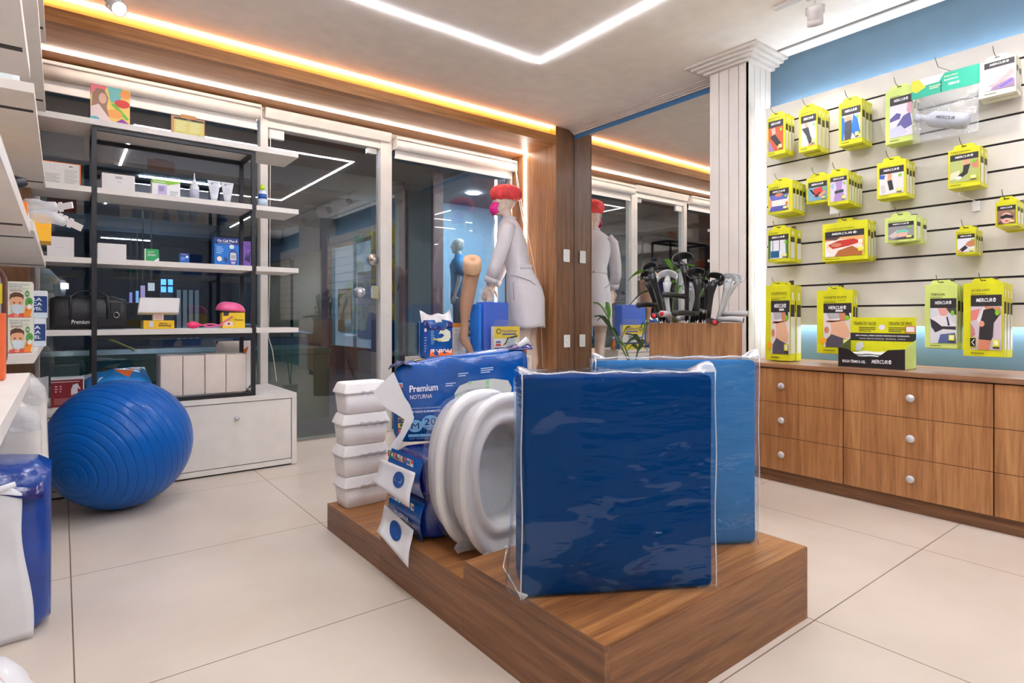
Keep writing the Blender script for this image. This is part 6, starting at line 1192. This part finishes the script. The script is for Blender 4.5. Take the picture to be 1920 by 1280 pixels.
# zebra patterned cylinder-like pouch and orange pack on the near bay
t = thing('patterned_pouch', 'grey and yellow patterned pouch with brown trim at the left edge', 'pouch', (-.176, 2.05, .896))
mb = MB(); mb.prism(rrect(-.13, 0, .06, .30, .05, 6), 0, .06, mat('pouch_brown', (96, 56, 44), .6), ((0, 0, 0), (1, 0, 0), (0, 0, 1), (0, 1, 0))); mb.build('pouch_back', t, bevel=.004)
mb = MB(); mb.prism(rrect(-.13, .002, .05, .292, .045, 6), 0, .008, mat('pouch_grey', (150, 150, 148), .5), ((0, 0, 0), (1, 0, 0), (0, 0, 1), (0, -1, 0))); mb.build('pouch_front', t, bevel=.002)
decal([('p', [(.7, .2), (.95, .3), (.95, .5), (.8, .5)], (226, 214, 40)), ('p', [(.7, .6), (.96, .66), (.96, .84), (.75, .8)], (226, 214, 40)), ('p', [(.2, .1), (.7, .2), (.75, .45), (.4, .3)], (60, 50, 50)), ('p', [(.4, .55), (.8, .6), (.8, .75), (.5, .7)], (60, 50, 50)), ('e', .5, .85, .2, .05, (110, 150, 170))], ((-.13, -.008, 0), (1, 0, 0), (0, 0, 1), (0, -1, 0)), 'pattern_print', t, .19, .29, .0008)
near_box(-.30, -.111, 1.90, 1.96, .8955, 1.06, (240, 110, 60), 'orange_white_box', 'orange edged white box on the near wall shelf, cut by the left frame edge', [('r', 0, 0, .93, 1, (232, 232, 236)), ('e', .75, .7, .14, .2, (240, 110, 70)), ('t', 'Elefan', .5, .25, .4, .1, (40, 60, 140), .02, .3)])
# black pouch and plastic wrapped white straps sticking out
t = thing('black_pouch', 'small black gathered pouch on the wall shelf, partly behind the near bay', 'pouch', (-.15, 2.52, 1.431))
mb = MB(); mb.tube([(-.06, 0, .0), (-.02, -.02, .03), (.03, -.01, .06), (.062, .0, .075), (.05, .02, .085)], [.03, .035, .03, .022, .01], mat('black_nylon', (26, 26, 30), .5, bump=.6, bscale=40), 12); mb.build('pouch_cloth', t); 
mb = MB(); mb.tube([(-.03, 0, .05), (.02, -.01, .10), (.07, 0, .09)], .008, BLACKM, 8); mb.build('pouch_strap', t)
t.location.z = 1.47; t.location.y = 2.66; t.scale = (.7, .7, .7)
STRP = mat('strap_white', (228, 224, 222), .5)
t = thing('fixation_strap_pack', 'two white notched plastic straps in film poking out of the wall shelf', 'strap pack', (-.12, 2.62, 1.3615))
oo = t.location
for A, B in (((70, 396), (136, 384)), ((90, 398), (153, 428))):
    D = 2.16; a, b_ = dp(*A, D) - oo, dp(*B, D) - oo; d = (b_ - a).normalized(); n_ = Vector((0, 0, 1)) - d * d.z; n_.normalize(); w_ = .0115; L_ = (b_ - a).length; P = [(0, -w_), (L_, -w_), (L_, w_), (0, w_)]; mb = MB()
    mb.prism(P, -.003, .003, STRP, (a, d, n_, d.cross(n_)))
    for q_ in (.3, .45, .62):
        for sg in (-1, 1): mb.prism([(L_ * q_, sg * w_), (L_ * q_ + .012, sg * w_), (L_ * q_ + .012, sg * (w_ + .006)), (L_ * q_, sg * (w_ + .006))], -.003, .003, STRP, (a, d, n_, d.cross(n_)))
    mb.build('notched_strap', t)
D = 2.13; hull = [(46, 368), (70, 368), (96, 378), (104, 390), (84, 396), (100, 400), (122, 408), (118, 422), (80, 420), (58, 414)]
c_ = dp(78, 394, D) - oo
mb = MB(); mb.tube([dp(50, 385, D) - oo, dp(68, 388, D) - oo, dp(88, 388, D) - oo, dp(104, 384, D) - oo], [.026, .030, .020, .012], clear('milky_film', .08, .5, (.95, .96, .98), .15, bump=.8, bscale=30, haze=.34), 14); mb.build('film_bag', t, fix=False)
mb = MB(); mb.tube([dp(58, 398, D) - oo, dp(78, 405, D) - oo, dp(100, 408, D) - oo, dp(120, 418, D) - oo], [.022, .028, .022, .013], MATS['milky_film'], 14); mb.build('film_bag', t, fix=False)
mb = MB(); mb.box((-.20, -.03, 0), (.03, .10, .06), STRP); mb.build('folded_straps', t, bevel=.01)
# tall wrapped packs on the floor
WPK = mat('white_pack', (226, 220, 212), .5, coat=.35, bump=.25, bscale=10, var=.03)
def tallpack(x0, x1, y0, y1, H, label, seed):
    t = thing('wrapped_pack', label, 'pack', ((x0 + x1) / 2, y0, 0)); W = x1 - x0; D = y1 - y0; mb = MB(); R = []
    for i in range(13):
        f_ = i / 12; z = H * f_; e = 0 if f_ < .86 else ((f_ - .86) / .14) ** 2 * .35
        R.append([((a - .5) * W * (1 - e) + .003 * math.sin(9 * f_ + seed), D * (.5 + (b - .5) * (1 - e)) + .003 * math.sin(13 * f_ + a * 5), z) for a, b in rrect(0, 0, 1, 1, .14, 5)])
    mb.rings(R, WPK); mb.build('pack_body', t)
    mb = MB(); mb.grid(lambda i, j: (W * (i - .5) * 1.02, D * .0 - .004 - .003 * math.sin(12 * i + 6 * j), H * (.86 + .14 * j) - .01 * math.sin(9 * i)), 12, 5, MATS['milky_film']); mb.build('folded_film', t, fix=False)
    mb = MB(); mb.tube([(W * .12, -.003, .02), (W * .12 + .003, -.004, H * .5), (W * .12, -.003, H * .84)], .0016, CORD, 5); mb.build('side_seam', t)
    return t
tallpack(-.40, -.068, 2.98, 3.17, .71, 'nearer tall white wrapped pack under the wall shelf', 1)
tallpack(-.38, -.048, 3.24, 3.45, .80, 'farther tall white wrapped pack beside the blue ball', 4)
# big diaper pack on the floor
BE = mat('pack_blue_edge', (10, 62, 150), .25, coat=.4, bump=.4, bscale=20, bdist=.008, var=.15)
t = thing('diaper_pack', 'large white diaper pack with a blue edge on the floor at the left', 'diaper pack', (-.222, 2.50, 0)); mb = softpack(.385, .34, .55, BE, .02, 10, 2); mb.build('pack_body', t)
mb = MB(); mb.grid(lambda i, j: (-.18 + (.315 + .016 * math.sin(5 * j + 1) - .03 * (j > .98) - .05 * max(0, j - .8) ** 2 * 20 * .3) * i, -.022 - .010 * math.sin(PI * i) - .006 * math.sin(PI * j) + .003 * math.sin(9 * i + 12 * j), .004 + .50 * j), 14, 20, DWH); mb.build('white_front_panel', t, fix=False, solid=.002)
mb = MB(); mb.grid(lambda i, j: (-.18 + .355 * i, -.028 + .30 * j, .535 + .030 * math.sin(PI * min(1, j + .1)) - .035 * i * i + .008 * math.sin(12 * i + 5 * j) - (.05 * (1 - j) ** 4)), 16, 8, DN); mb.build('folded_top', t, fix=False, solid=.002)
mb = MB(); mb.tube([(-.10, -.035, .47), (-.02, -.045, .485), (.05, -.045, .50), (.105, -.035, .515)], [.02, .016, .012, .008], DWH, 8, flat=.5); mb.build('twisted_handle', t)
# crumpled carrier bag
t = thing('carrier_bag', 'crumpled white plastic carrier bag with red print in the lower left corner', 'bag', (-.235, 1.66, 0))
rnd = random.Random(3); NP = [(Vector((rnd.gauss(0, 1), rnd.gauss(0, 1), rnd.gauss(0, 1))).normalized(), rnd.uniform(4, 9), rnd.uniform(0, 6)) for _ in range(7)]
m2, nt, b = nodes('carrier_bag_film'); tc = N(nt, 'ShaderNodeTexCoord'); no = N(nt, 'ShaderNodeTexNoise'); no.inputs['Scale'].default_value = 5; no.inputs['Distortion'].default_value = 1.5; nt.links.new(tc.outputs['Object'], no.inputs[0])
rp = N(nt, 'ShaderNodeValToRGB'); e_ = rp.color_ramp.elements; e_[0].position = .56; e_[0].color = (*lin((232, 230, 230)), 1); e_[1].position = .64; e_[1].color = (*lin((214, 40, 50)), 1); nt.links.new(no.outputs[0], rp.inputs[0]); nt.links.new(rp.outputs[0], b.inputs['Base Color']); b.inputs['Roughness'].default_value = .35; b.inputs['Coat Weight'].default_value = .3
mb = MB(); R = []
for i in range(1, 22):
    ph = PI * i / 22; ring = []
    for j in range(40):
        a = 2 * PI * j / 40; d = Vector((math.sin(ph) * math.cos(a), math.sin(ph) * math.sin(a), -math.cos(ph))); r_ = 1 + sum(.045 * math.sin(k_ * d.dot(v) + o_) for v, k_, o_ in NP)
        ring.append((d.x * .185 * r_, d.y * .2 * r_, max(.001, .165 + d.z * .19 * r_ + (.05 if d.z > .8 else 0))))
    R.append(ring)
mb.rings(R, m2); mb.build('bag_body', t)
mb = MB(); mb.tube([(-.05, -.02, .33), (-.04, -.04, .39), (.0, -.03, .41), (.03, .0, .37), (.02, .01, .33)], [.02, .012, .012, .014, .02], m2, 8, flat=.4); mb.build('handle_loop', t)
# ================================================================ THE ARCADE OUTSIDE THE WINDOW
OUTF = mat('dark_slate_floor', (58, 60, 66), .35, var=.15)
m, nt, b = nodes('slate_paving'); tc = N(nt, 'ShaderNodeTexCoord'); br = N(nt, 'ShaderNodeTexBrick'); nt.links.new(tc.outputs['Object'], br.inputs['Vector']); br.inputs['Scale'].default_value = 1; br.inputs['Brick Width'].default_value = .9; br.inputs['Row Height'].default_value = .45; br.inputs['Mortar Size'].default_value = .006
br.inputs['Color1'].default_value = (*lin((74, 78, 84)), 1); br.inputs['Color2'].default_value = (*lin((60, 64, 70)), 1); br.inputs['Mortar'].default_value = (*lin((34, 36, 40)), 1); nt.links.new(br.outputs[0], b.inputs['Base Color']); b.inputs['Roughness'].default_value = .3
struct(MB().box((-6, YG + .12, -.12), (9, 26, -.02), m).build('floor_arcade'))
struct(MB().box((-6, YG + .11, 3.35), (9, 26, 3.5), mat('arcade_ceiling_dark', (64, 66, 72), .8)).build('ceiling_arcade'))
struct(MB().box((-6, 26, -.1), (9, 26.2, 3.5), mat('arcade_end_wall', (70, 76, 90), .8)).build('wall_arcade_end'))
struct(MB().box((-6.1, YG + .1, -.1), (-6, 26, 3.5), mat('arcade_side_wall', (80, 84, 92), .8)).build('wall_arcade_left'))
PNK = mat('rosy_stone', (136, 104, 104), .5, var=.15); GPN = mat('grey_green_panel', (150, 160, 150), .5)
SHUT = mat('beige_roller_shutter', (206, 190, 156), .5)
def shutter(y0, y1, z1, label, col=SHUT):
    t = thing('roller_shutter', label, 'shutter', (4.72, (y0 + y1) / 2, .45)); h = (y1 - y0) / 2; mb = MB(); n = 40
    mb.grid(lambda i, j: (.0 + .018 * math.sin(2 * PI * i * n / 1.0 / 2), -h + 2 * h * i, (z1 - .45) * j), 160, 1, col); mb.build('slat_curtain', t, fix=False, solid=.004)
    MB().box((-.05, -h, z1 - .45), (.12, h, z1 - .25), mat('shutter_box_grey', (90, 96, 104), .5)).build('shutter_housing', t)
struct(MB().box((4.62, 9.9, -.1), (5.0, 10.35, 3.35), PNK).build('wall_arcade_pillar'))
struct(MB().box((4.62, 12.6, -.1), (5.0, 13.0, 3.35), PNK).build('wall_arcade_pillar_2'))
struct(MB().box((4.66, 10.35, -.1), (4.9, 26, .45), mat('dark_plinth_stone', (40, 44, 56), .4)).build('wall_arcade_plinth'))
struct(MB().box((4.66, 10.35, 2.6), (4.9, 26, 3.35), mat('arcade_fascia', (92, 98, 110), .6)).build('wall_arcade_fascia'))
shutter(13.0, 15.3, 2.6, 'beige corrugated roller shutter across the arcade, the nearer one'); shutter(15.6, 18.4, 2.6, 'beige corrugated roller shutter across the arcade, the farther one', mat('tan_roller_shutter', (186, 158, 120), .5)); 
shutter(18.8, 25.5, 2.6, 'long dark shutter at the deep end of the arcade', mat('dark_roller_shutter', (70, 84, 96), .5))
# small lit shop front
t = thing('lit_shop_window', 'lit blue shop window beyond the door across the arcade', 'shop window', (4.75, 11.45, .45))
MB().box((.0, -1.05, 0), (.02, 1.1, 2.1), glow('cyan_window_glow', (70, 110, 130), .16)).build('lit_back', t)
for y in (-1.08, -.1, 1.06): MB().box((-.05, y, 0), (.0, y + .05, 2.12), mat('teal_frame', (60, 150, 170), .4)).build('frame_post', t)
MB().box((-.04, -.9, .2), (-.02, -.25, 1.5), mat('poster_lilac', (150, 150, 176), .5)).build('poster', t)
MB().box((-.04, .1, .3), (-.02, .8, 1.2), mat('poster_sand', (150, 130, 100), .5)).build('poster', t)
# clothing shop seen through the right window
struct(MB().box((4.62, 5.35, -.1), (4.95, 6.15, 3.35), PNK).build('wall_shop_pillar'))
struct(MB().box((4.62, 8.95, -.1), (5.0, 9.20, 3.35), PNK).build('wall_shop_pillar_2'))
struct(MB().box((4.66, 8.10, -.1), (4.78, 8.95, 3.35), GPN).build('wall_shop_panel'))
struct(MB().box((4.62, 8.02, -.1), (4.80, 8.10, 3.35), PNK).build('trim_shop_jamb'))
struct(MB().box((4.66, 9.2, -.1), (4.80, 9.45, 3.35), GPN).build('wall_shop_panel_2'))
decal([('t', '2510', 0, 0, 1, 1, (40, 44, 44), .03, .3)], ((4.655, 9.33, 1.5), (0, -.25, .97), (0, -.97, -.25), (-1, 0, 0)), 'house_number', None, .75, .16, .003)['label'] = 'dark painted number 2510 running down the pale panel outside'
[tag(o, None, 'number') for o in C.objects if o.name.startswith('house_number')]
struct(MB().box((4.9, 5.0, -.1), (9, 9.9, .0), OUTF).build('floor_clothing_shop'))
struct(MB().box((4.8, 9.9, -.1), (9, 10.0, 3.35), mat('shop_pale_wall', (120, 150, 170), .7)).build('wall_clothing_shop_side'))
m, nt, b = nodes('seaside_mural'); tc = N(nt, 'ShaderNodeTexCoord'); sp = N(nt, 'ShaderNodeSeparateXYZ'); nt.links.new(tc.outputs['Object'], sp.inputs[0]); no = N(nt, 'ShaderNodeTexNoise'); no.inputs['Scale'].default_value = 1.4; nt.links.new(tc.outputs['Object'], no.inputs[0])
ad = N(nt, 'ShaderNodeMath', operation='MULTIPLY_ADD'); ad.inputs[1].default_value = .3; nt.links.new(sp.outputs[2], ad.inputs[0]); nt.links.new(no.outputs[0], ad.inputs[2])
rp = N(nt, 'ShaderNodeValToRGB'); e_ = rp.color_ramp.elements; e_[0].position = .75; e_[0].color = (*lin((150, 160, 150)), 1); e_[1].position = 1.0; e_[1].color = (*lin((52, 90, 140)), 1); k_ = e_.new(.82); k_.color = (*lin((70, 60, 90)), 1); k_ = e_.new(.86); k_.color = (*lin((110, 140, 190)), 1)
nt.links.new(ad.outputs[0], rp.inputs[0]); nt.links.new(rp.outputs[0], b.inputs['Base Color'])
struct(MB().box((7.6, 5.0, 0), (7.7, 9.9, 3.35), m).build('wall_clothing_shop_mural'))
struct(MB().box((4.95, 5.0, 3.3), (9, 9.9, 3.4), mat('shop_ceiling_grey', (110, 110, 116), .8)).build('ceiling_clothing_shop'))
for k, (x, y) in enumerate(((5.9, 6.4), (5.9, 7.6), (5.9, 8.8), (7.0, 7.0), (7.0, 8.3))):
    mb = MB(); mb.lathe([(.001, 0), (.11, 0), (.11, -.01), (.001, -.012)], glow('downlight_glow', (220, 240, 255), 200), 20); o = mb.build('downlight'); o.location = (x, y, 3.298)
    tag(o, 'round downlight in the clothing shop ceiling, ' + ['nearest the pier', 'middle front', 'farthest front', 'rear right', 'rear left'][k], 'downlight', 'downlights of the clothing shop')
def shop_dummy(x, y, z0, rz, polo, label, sc=1.0, trous=(30, 40, 62)):
    t = thing('display_mannequin', label, 'mannequin', (x, y, z0), rz); G = mat('dummy_grey_skin', (176, 178, 176), .5); mb = MB()
    for sy in (-1, 1):
        mb.tube([(0, sy * .09, .90), (.01, sy * .10, .52), (-.01, sy * .10, .07)], [.085, .06, .042], G, 12); mb.tube([(-.05, sy * .10, .035), (.03, sy * .10, .03), (.12, sy * .11, .018)], [.035, .035, .02], G, 8)
        mb.tube([(0, sy * .20, 1.47), (-.01, sy * .25, 1.24), (.0, sy * .27, 1.14), (.07, sy * .27, .90)], [.058, .046, .04, .028], G, 10)
        hand(mb, (.07, sy * .27, .90), (.25, 0, -.97), (.1, sy * 1, 0), G, side=-sy)
    loft(mb, [(.84, 0, 0, .11, .16), (1.0, 0, 0, .11, .16), (1.2, .0, 0, .11, .16), (1.4, .01, 0, .12, .20), (1.5, 0, 0, .08, .15), (1.55, 0, 0, .05, .07)], G); mb.tube([(0, 0, 1.5), (.01, 0, 1.62)], .055, G, 12); head(mb, (.02, 0, 1.72), (1, 0, 0), G, 1.05)
    mb.build('body', t, remesh=.012)
    PM = mat('polo_%d_%d_%d' % polo, polo, .8, bump=.3, bscale=12, bdist=.015); mb = MB(); loft(mb, [(.86, 0, 0, .135, .19), (1.0, 0, 0, .135, .185), (1.2, .0, 0, .135, .185), (1.4, .01, 0, .145, .225), (1.49, 0, 0, .11, .19), (1.54, 0, 0, .068, .085), (1.575, 0, 0, .07, .075)], PM, 28); sh = mb.build('polo_shirt', t)
    for sy in (-1, 1): mb = MB(); mb.tube([(0, sy * .18, 1.47), (-.008, sy * .235, 1.34), (-.01, sy * .26, 1.22)], [.075, .075, .07], PM, 16, cap=False); mb.build('sleeve', sh, solid=.006)
    TM = mat('trousers_navy', trous, .8); mb = MB(); loft(mb, [(.98, 0, 0, .135, .18), (.84, 0, 0, .14, .19), (.78, 0, 0, .13, .185)], TM)
    for sy in (-1, 1): mb.tube([(0, sy * .09, .86), (.01, sy * .10, .5), (0, sy * .10, .09)], [.105, .085, .07], TM, 16)
    mb.build('trousers', t)
    for o in KIDS(t): pass
    t.scale = (sc, sc, sc); return t
shop_dummy(5.25, 8.42 - .15, .52, 2.6, (24, 110, 160), 'grey mannequin in a turquoise polo shirt in the shop across the arcade')
shop_dummy(5.35, 10.9 - 1.3, .30, 2.0, (30, 80, 190), 'grey mannequin in a bright blue shirt at the left of the shop across the arcade')
t = thing('display_podium', 'low dark podium carrying the mannequins in the clothing shop', 'podium', (5.5, 8.5, 0)); MB().box((-.45, -.8, .001), (.5, .25, .519), mat('podium_dark', (36, 40, 60), .5)).build('podium_body', t, bevel=.01)
t = thing('display_podium', 'lower podium at the far left of the clothing shop', 'podium', (5.5, 9.5, 0)); MB().box((-.45, -.22, .001), (.5, .36, .299), MATS['podium_dark']).build('podium_body', t, bevel=.01)
for k in range(5):
    c = [(190, 200, 196), (40, 60, 90), (60, 140, 120), (200, 200, 210), (60, 60, 80)][k]; mb = MB()
    o = MB().box((-.18, -.15, 0), (.18, .15, .05), mat('cloth_%d' % k, c, .9, bump=.3)).build('folded_shirt', bevel=.02); o.location = (6.3, 9.2, .75 + .052 * k)
    tag(o, 'folded shirt number from below '.replace('number from below', ['lowest', 'second', 'middle', 'fourth', 'topmost'][k]) + 'in the pile on the clothing shop table', 'shirt', 'folded shirts in the clothing shop')
t = thing('display_table', 'display table with folded shirts in the clothing shop', 'table', (6.3, 9.2, 0)); MB().box((-.4, -.4, .70), (.4, .4, .749), MATS['podium_dark']).build('table_top', t)
for sx in (-1, 1):
    for sy in (-1, 1): MB().box((sx * .36 - .02, sy * .36 - .02, .001), (sx * .36 + .02, sy * .36 + .02, .6995), MATS['podium_dark']).build('leg', t)
# palm fronds painted on the mural are a real cut-out panel hung before it
mb = MB(); PA = mat('palm_navy', (34, 52, 80), .8)
for k in range(14):
    a = -2.6 + k * .16; mb.face([(7.58, 8.3, 2.75), (7.58, 8.3 + .75 * math.cos(a), 2.75 + .75 * math.sin(a)), (7.58, 8.3 + .72 * math.cos(a + .06), 2.75 + .72 * math.sin(a + .06))], PA)
tag(mb.build('palm_wall_art', fix=False), 'dark palm frond cut-out on the blue mural of the clothing shop', 'wall art')
# ceiling panel light and beams over the arcade
t = thing('ceiling_panel_light', 'long bluish ceiling panel light outside the glass door', 'ceiling light', (3.05, 8.3, 3.34))
c = [onz(515, 333, 3.34), onz(540, 350, 3.34), onz(660, 351, 3.34)]
a = onz(520, 335, 3.34); b_ = onz(655, 352, 3.34); t.location = (a + b_) / 2; d = (b_ - a); L_ = d.length; t.rotation_euler = (0, 0, math.atan2(d.y, d.x))
MB().box((-L_ / 2, -.16, -.03), (L_ / 2, .16, -.0005), mat('fixture_grey', (150, 160, 170), .5)).build('housing', t)
for k in range(8):
    MB().box((-L_ / 2 + L_ / 8 * k + .01, -.13, -.034), (-L_ / 2 + L_ / 8 * (k + 1) - .01, .13, -.0305), glow('blue_panel_glow', (130, 190, 230), 1.3)).build('lit_cell', t)
for k, (y, z, w_) in enumerate(((9.0, 3.05, .5), (12, 3.0, .6), (16, 3.0, .6))):
    struct(MB().box((-6, y, z), (4.62, y + w_, 3.35), mat('arcade_beam', (96, 104, 116), .7)).build('trim_arcade_beam'))
# left part of the arcade: lit shops, counters, people-less walkway
LP = [(1.55, 7.4), (.9, 9.9), (1.6, 11.2), (.7, 13.4), (1.6, 14.6), (1.0, 17.5), (1.5, 20.5)]
for k, (x, y) in enumerate(LP):
    o = MB().box((-.6, -.035, -.012), (.6, .035, 0), glow('arcade_tube_glow', (200, 225, 255), 45)).build('tube_light'); o.location = (x, y, 3.349 if k < 1 else 2.98)
    if k: o.location.z = 3.349
    tag(o, 'tube light in the arcade ceiling, ' + ['nearest', 'second nearest', 'third nearest', 'fourth', 'fifth', 'sixth', 'farthest'][k] + ' from the shop window', 'tube light', 'tube lights of the arcade')
FA = mat('facade_grey_blue', (84, 96, 108), .6)
struct(MB().box((-3.2, 9.5, -.1), (-2.6, 26, 3.35), FA).build('wall_arcade_left_shops'))
for k, (y, c, s_) in enumerate(((10.5, (30, 60, 90), .4), (13.2, (60, 70, 60), .3), (16, (60, 140, 220), .8))):
    t = thing('lit_shop_window', ['dim blue', 'dim olive', 'bright blue'][k] + ' shop front on the left side of the arcade', 'shop window', (-2.6, y, 0)); MB().box((.001, 0, .3), (.02, 1.8, 2.4), glow('shopglow_%d' % k, c, s_)).build('lit_pane', t); 
    for q_ in (0, .9, 1.76): MB().box((.0205, q_, .3), (.06, q_ + .04, 2.4), BLACKM).build('frame_post', t)
def block(u0, u1, v0, v1, Y, dz, m, name, label, cat, th_=.1):
    a, b_ = ony(u0, v0, Y), ony(u1, v1, Y); o = MB().box((a.x, Y, b_.z), (b_.x, Y + th_, a.z), m).build(name, bevel=.004); return tag(o, label, cat)
struct(MB().box((2.55, 22, -.1), (4.6, 22.3, 3.35), mat('end_shop_dark', (40, 44, 60), .7)).build('wall_end_shop'))
t = thing('blue_lit_window', 'bright blue window with dark bars deep in the arcade', 'window', (0, 17.9, 0)); a, b_ = ony(302, 523, 18), ony(324, 548, 18)
MB().box((a.x, .1, b_.z), (b_.x, .14, a.z), glow('deep_blue_glow', (60, 150, 255), 1.2)).build('lit_pane', t)
mb = MB(); mb.box(((a.x + b_.x) / 2 - .02, .07, b_.z), ((a.x + b_.x) / 2 + .02, .099, a.z), BLACKM); mb.build('bar', t); mb = MB(); mb.box((a.x, .07, (a.z + b_.z) / 2 - .02), (b_.x, .0995, (a.z + b_.z) / 2 + .02), BLACKM); mb.build('bar', t)
MB().box((a.x, .1, 0 - .02), (b_.x, .3, b_.z), FA).build('wall_below', t)
def sign(u0, u1, v0, v1, Y, c, s_, label):
    a, b_ = ony(u0, v0, Y), ony(u1, v1, Y); t = thing('hanging_sign', label, 'sign', ((a.x + b_.x) / 2, Y, b_.z)); h = (b_.x - a.x) / 2
    MB().box((-h, 0, 0), (h, .08, a.z - b_.z), glow('sign_%d_%d_%d' % c, c, s_)).build('sign_face', t); MB().box((-.015, .02, a.z - b_.z), (.015, .05, 3.349 - b_.z), BLACKM).build('hanger', t)
sign(243, 248, 548, 567, 19, (90, 60, 200), 0.4, 'small violet sign hanging deep in the arcade'); sign(255, 260, 545, 567, 16, (60, 150, 230), 0.4, 'small blue sign hanging in the arcade'); sign(264, 272, 535, 562, 14, (170, 80, 190), .25, 'purple sign hanging in the arcade'); sign(278, 290, 530, 545, 12.5, (190, 190, 190), .3, 'pale sign hanging in the arcade')
t = thing('lit_doorway', 'lit teal doorway at the end of the arcade', 'doorway', (0, 20, 0)); a, b_ = ony(330, 543, 20), ony(375, 640, 20)
for q_ in range(4): MB().box((a.x + (b_.x - a.x) * q_ / 4 + .03, 0, -.01), (a.x + (b_.x - a.x) * (q_ + 1) / 4 - .03, .05, a.z), glow('teal_door_glow', (80, 110, 116), .06)).build('door_leaf', t)
# green topped stall and bench things right behind the left window
GT = mat('stall_green', (24, 70, 62), .35)
t = thing('green_stall_table', 'dark green stall table standing outside behind the left shop window', 'table', (1.2, 6.3, -.02)); MB().box((-1.5, -.4, .70), (1.0, .5, .76), GT).build('table_top', t, bevel=.004); MB().box((-1.48, -.38, .05), (.98, -.34, .699), GT).build('front_skirt', t)
for sx in (-1.4, .9): MB().box((sx, .40, 0.001), (sx + .05, .45, .699), BLACKM).build('leg', t)
mb = MB(); mb.tube([ony(198, 635, 6.9), ony(215, 640, 6.8), ony(238, 650, 6.6), ony(250, 655, 6.45), ony(256, 663, 6.35)], .010, mat('yellow_hose', (214, 200, 30), .4), 8); tag(mb.build('yellow_hose'), 'yellow hose drooping onto the green stall table outside', 'hose')
t = thing('covered_stall', 'pale blue covered market stall outside behind the left window', 'stall', (1.75, 8.2, -.02))
mb = MB(); mb.grid(lambda i, j: (-.9 + 1.8 * i, -.35 + .7 * j, .86 + .12 * math.sin(PI * i) - .05 * abs(j - .5) + .02 * math.sin(14 * i)), 16, 8, mat('tarp_pale_blue', (130, 150, 176), .4, bump=.5)); mb.build('tarp', t, fix=False, solid=.01); MB().box((-.88, -.33, .0), (.88, .33, .80), mat('stall_dark_blue', (36, 50, 80), .6)).build('stall_body', t)
a = ony(90, 550, 9.5)
t = thing('stone_post', 'pale rounded stone shape lit by a lamp in the dark arcade', 'post', (a.x - .1, 9.4, -.02)); mb = MB(); mb.lathe([(.16, 0), (.15, 1.0), (.2, 1.1), (.24, 1.35), (.22, 1.55), (.12, 1.68), (.001, 1.7)], mat('mottled_stone', (120, 116, 108), .7, bump=.6, bscale=12, var=.3), 20); mb.build('post_body', t)
a = ony(118, 536, 10); o = MB().box((a.x - .06, 10, a.z - .035), (a.x + .06, 10.06, a.z + .035), glow('flood_glow', (226, 240, 255), 22)).build('floodlight'); tag(o, 'small bright floodlight in the dark arcade behind the black bag', 'floodlight')
o = MB().box((a.x - .03, 10.06, -.02), (a.x + .03, 10.12, a.z + .08), BLACKM).build('lamp_pole'); tag(o, 'dark pole carrying the floodlight in the arcade', 'pole')
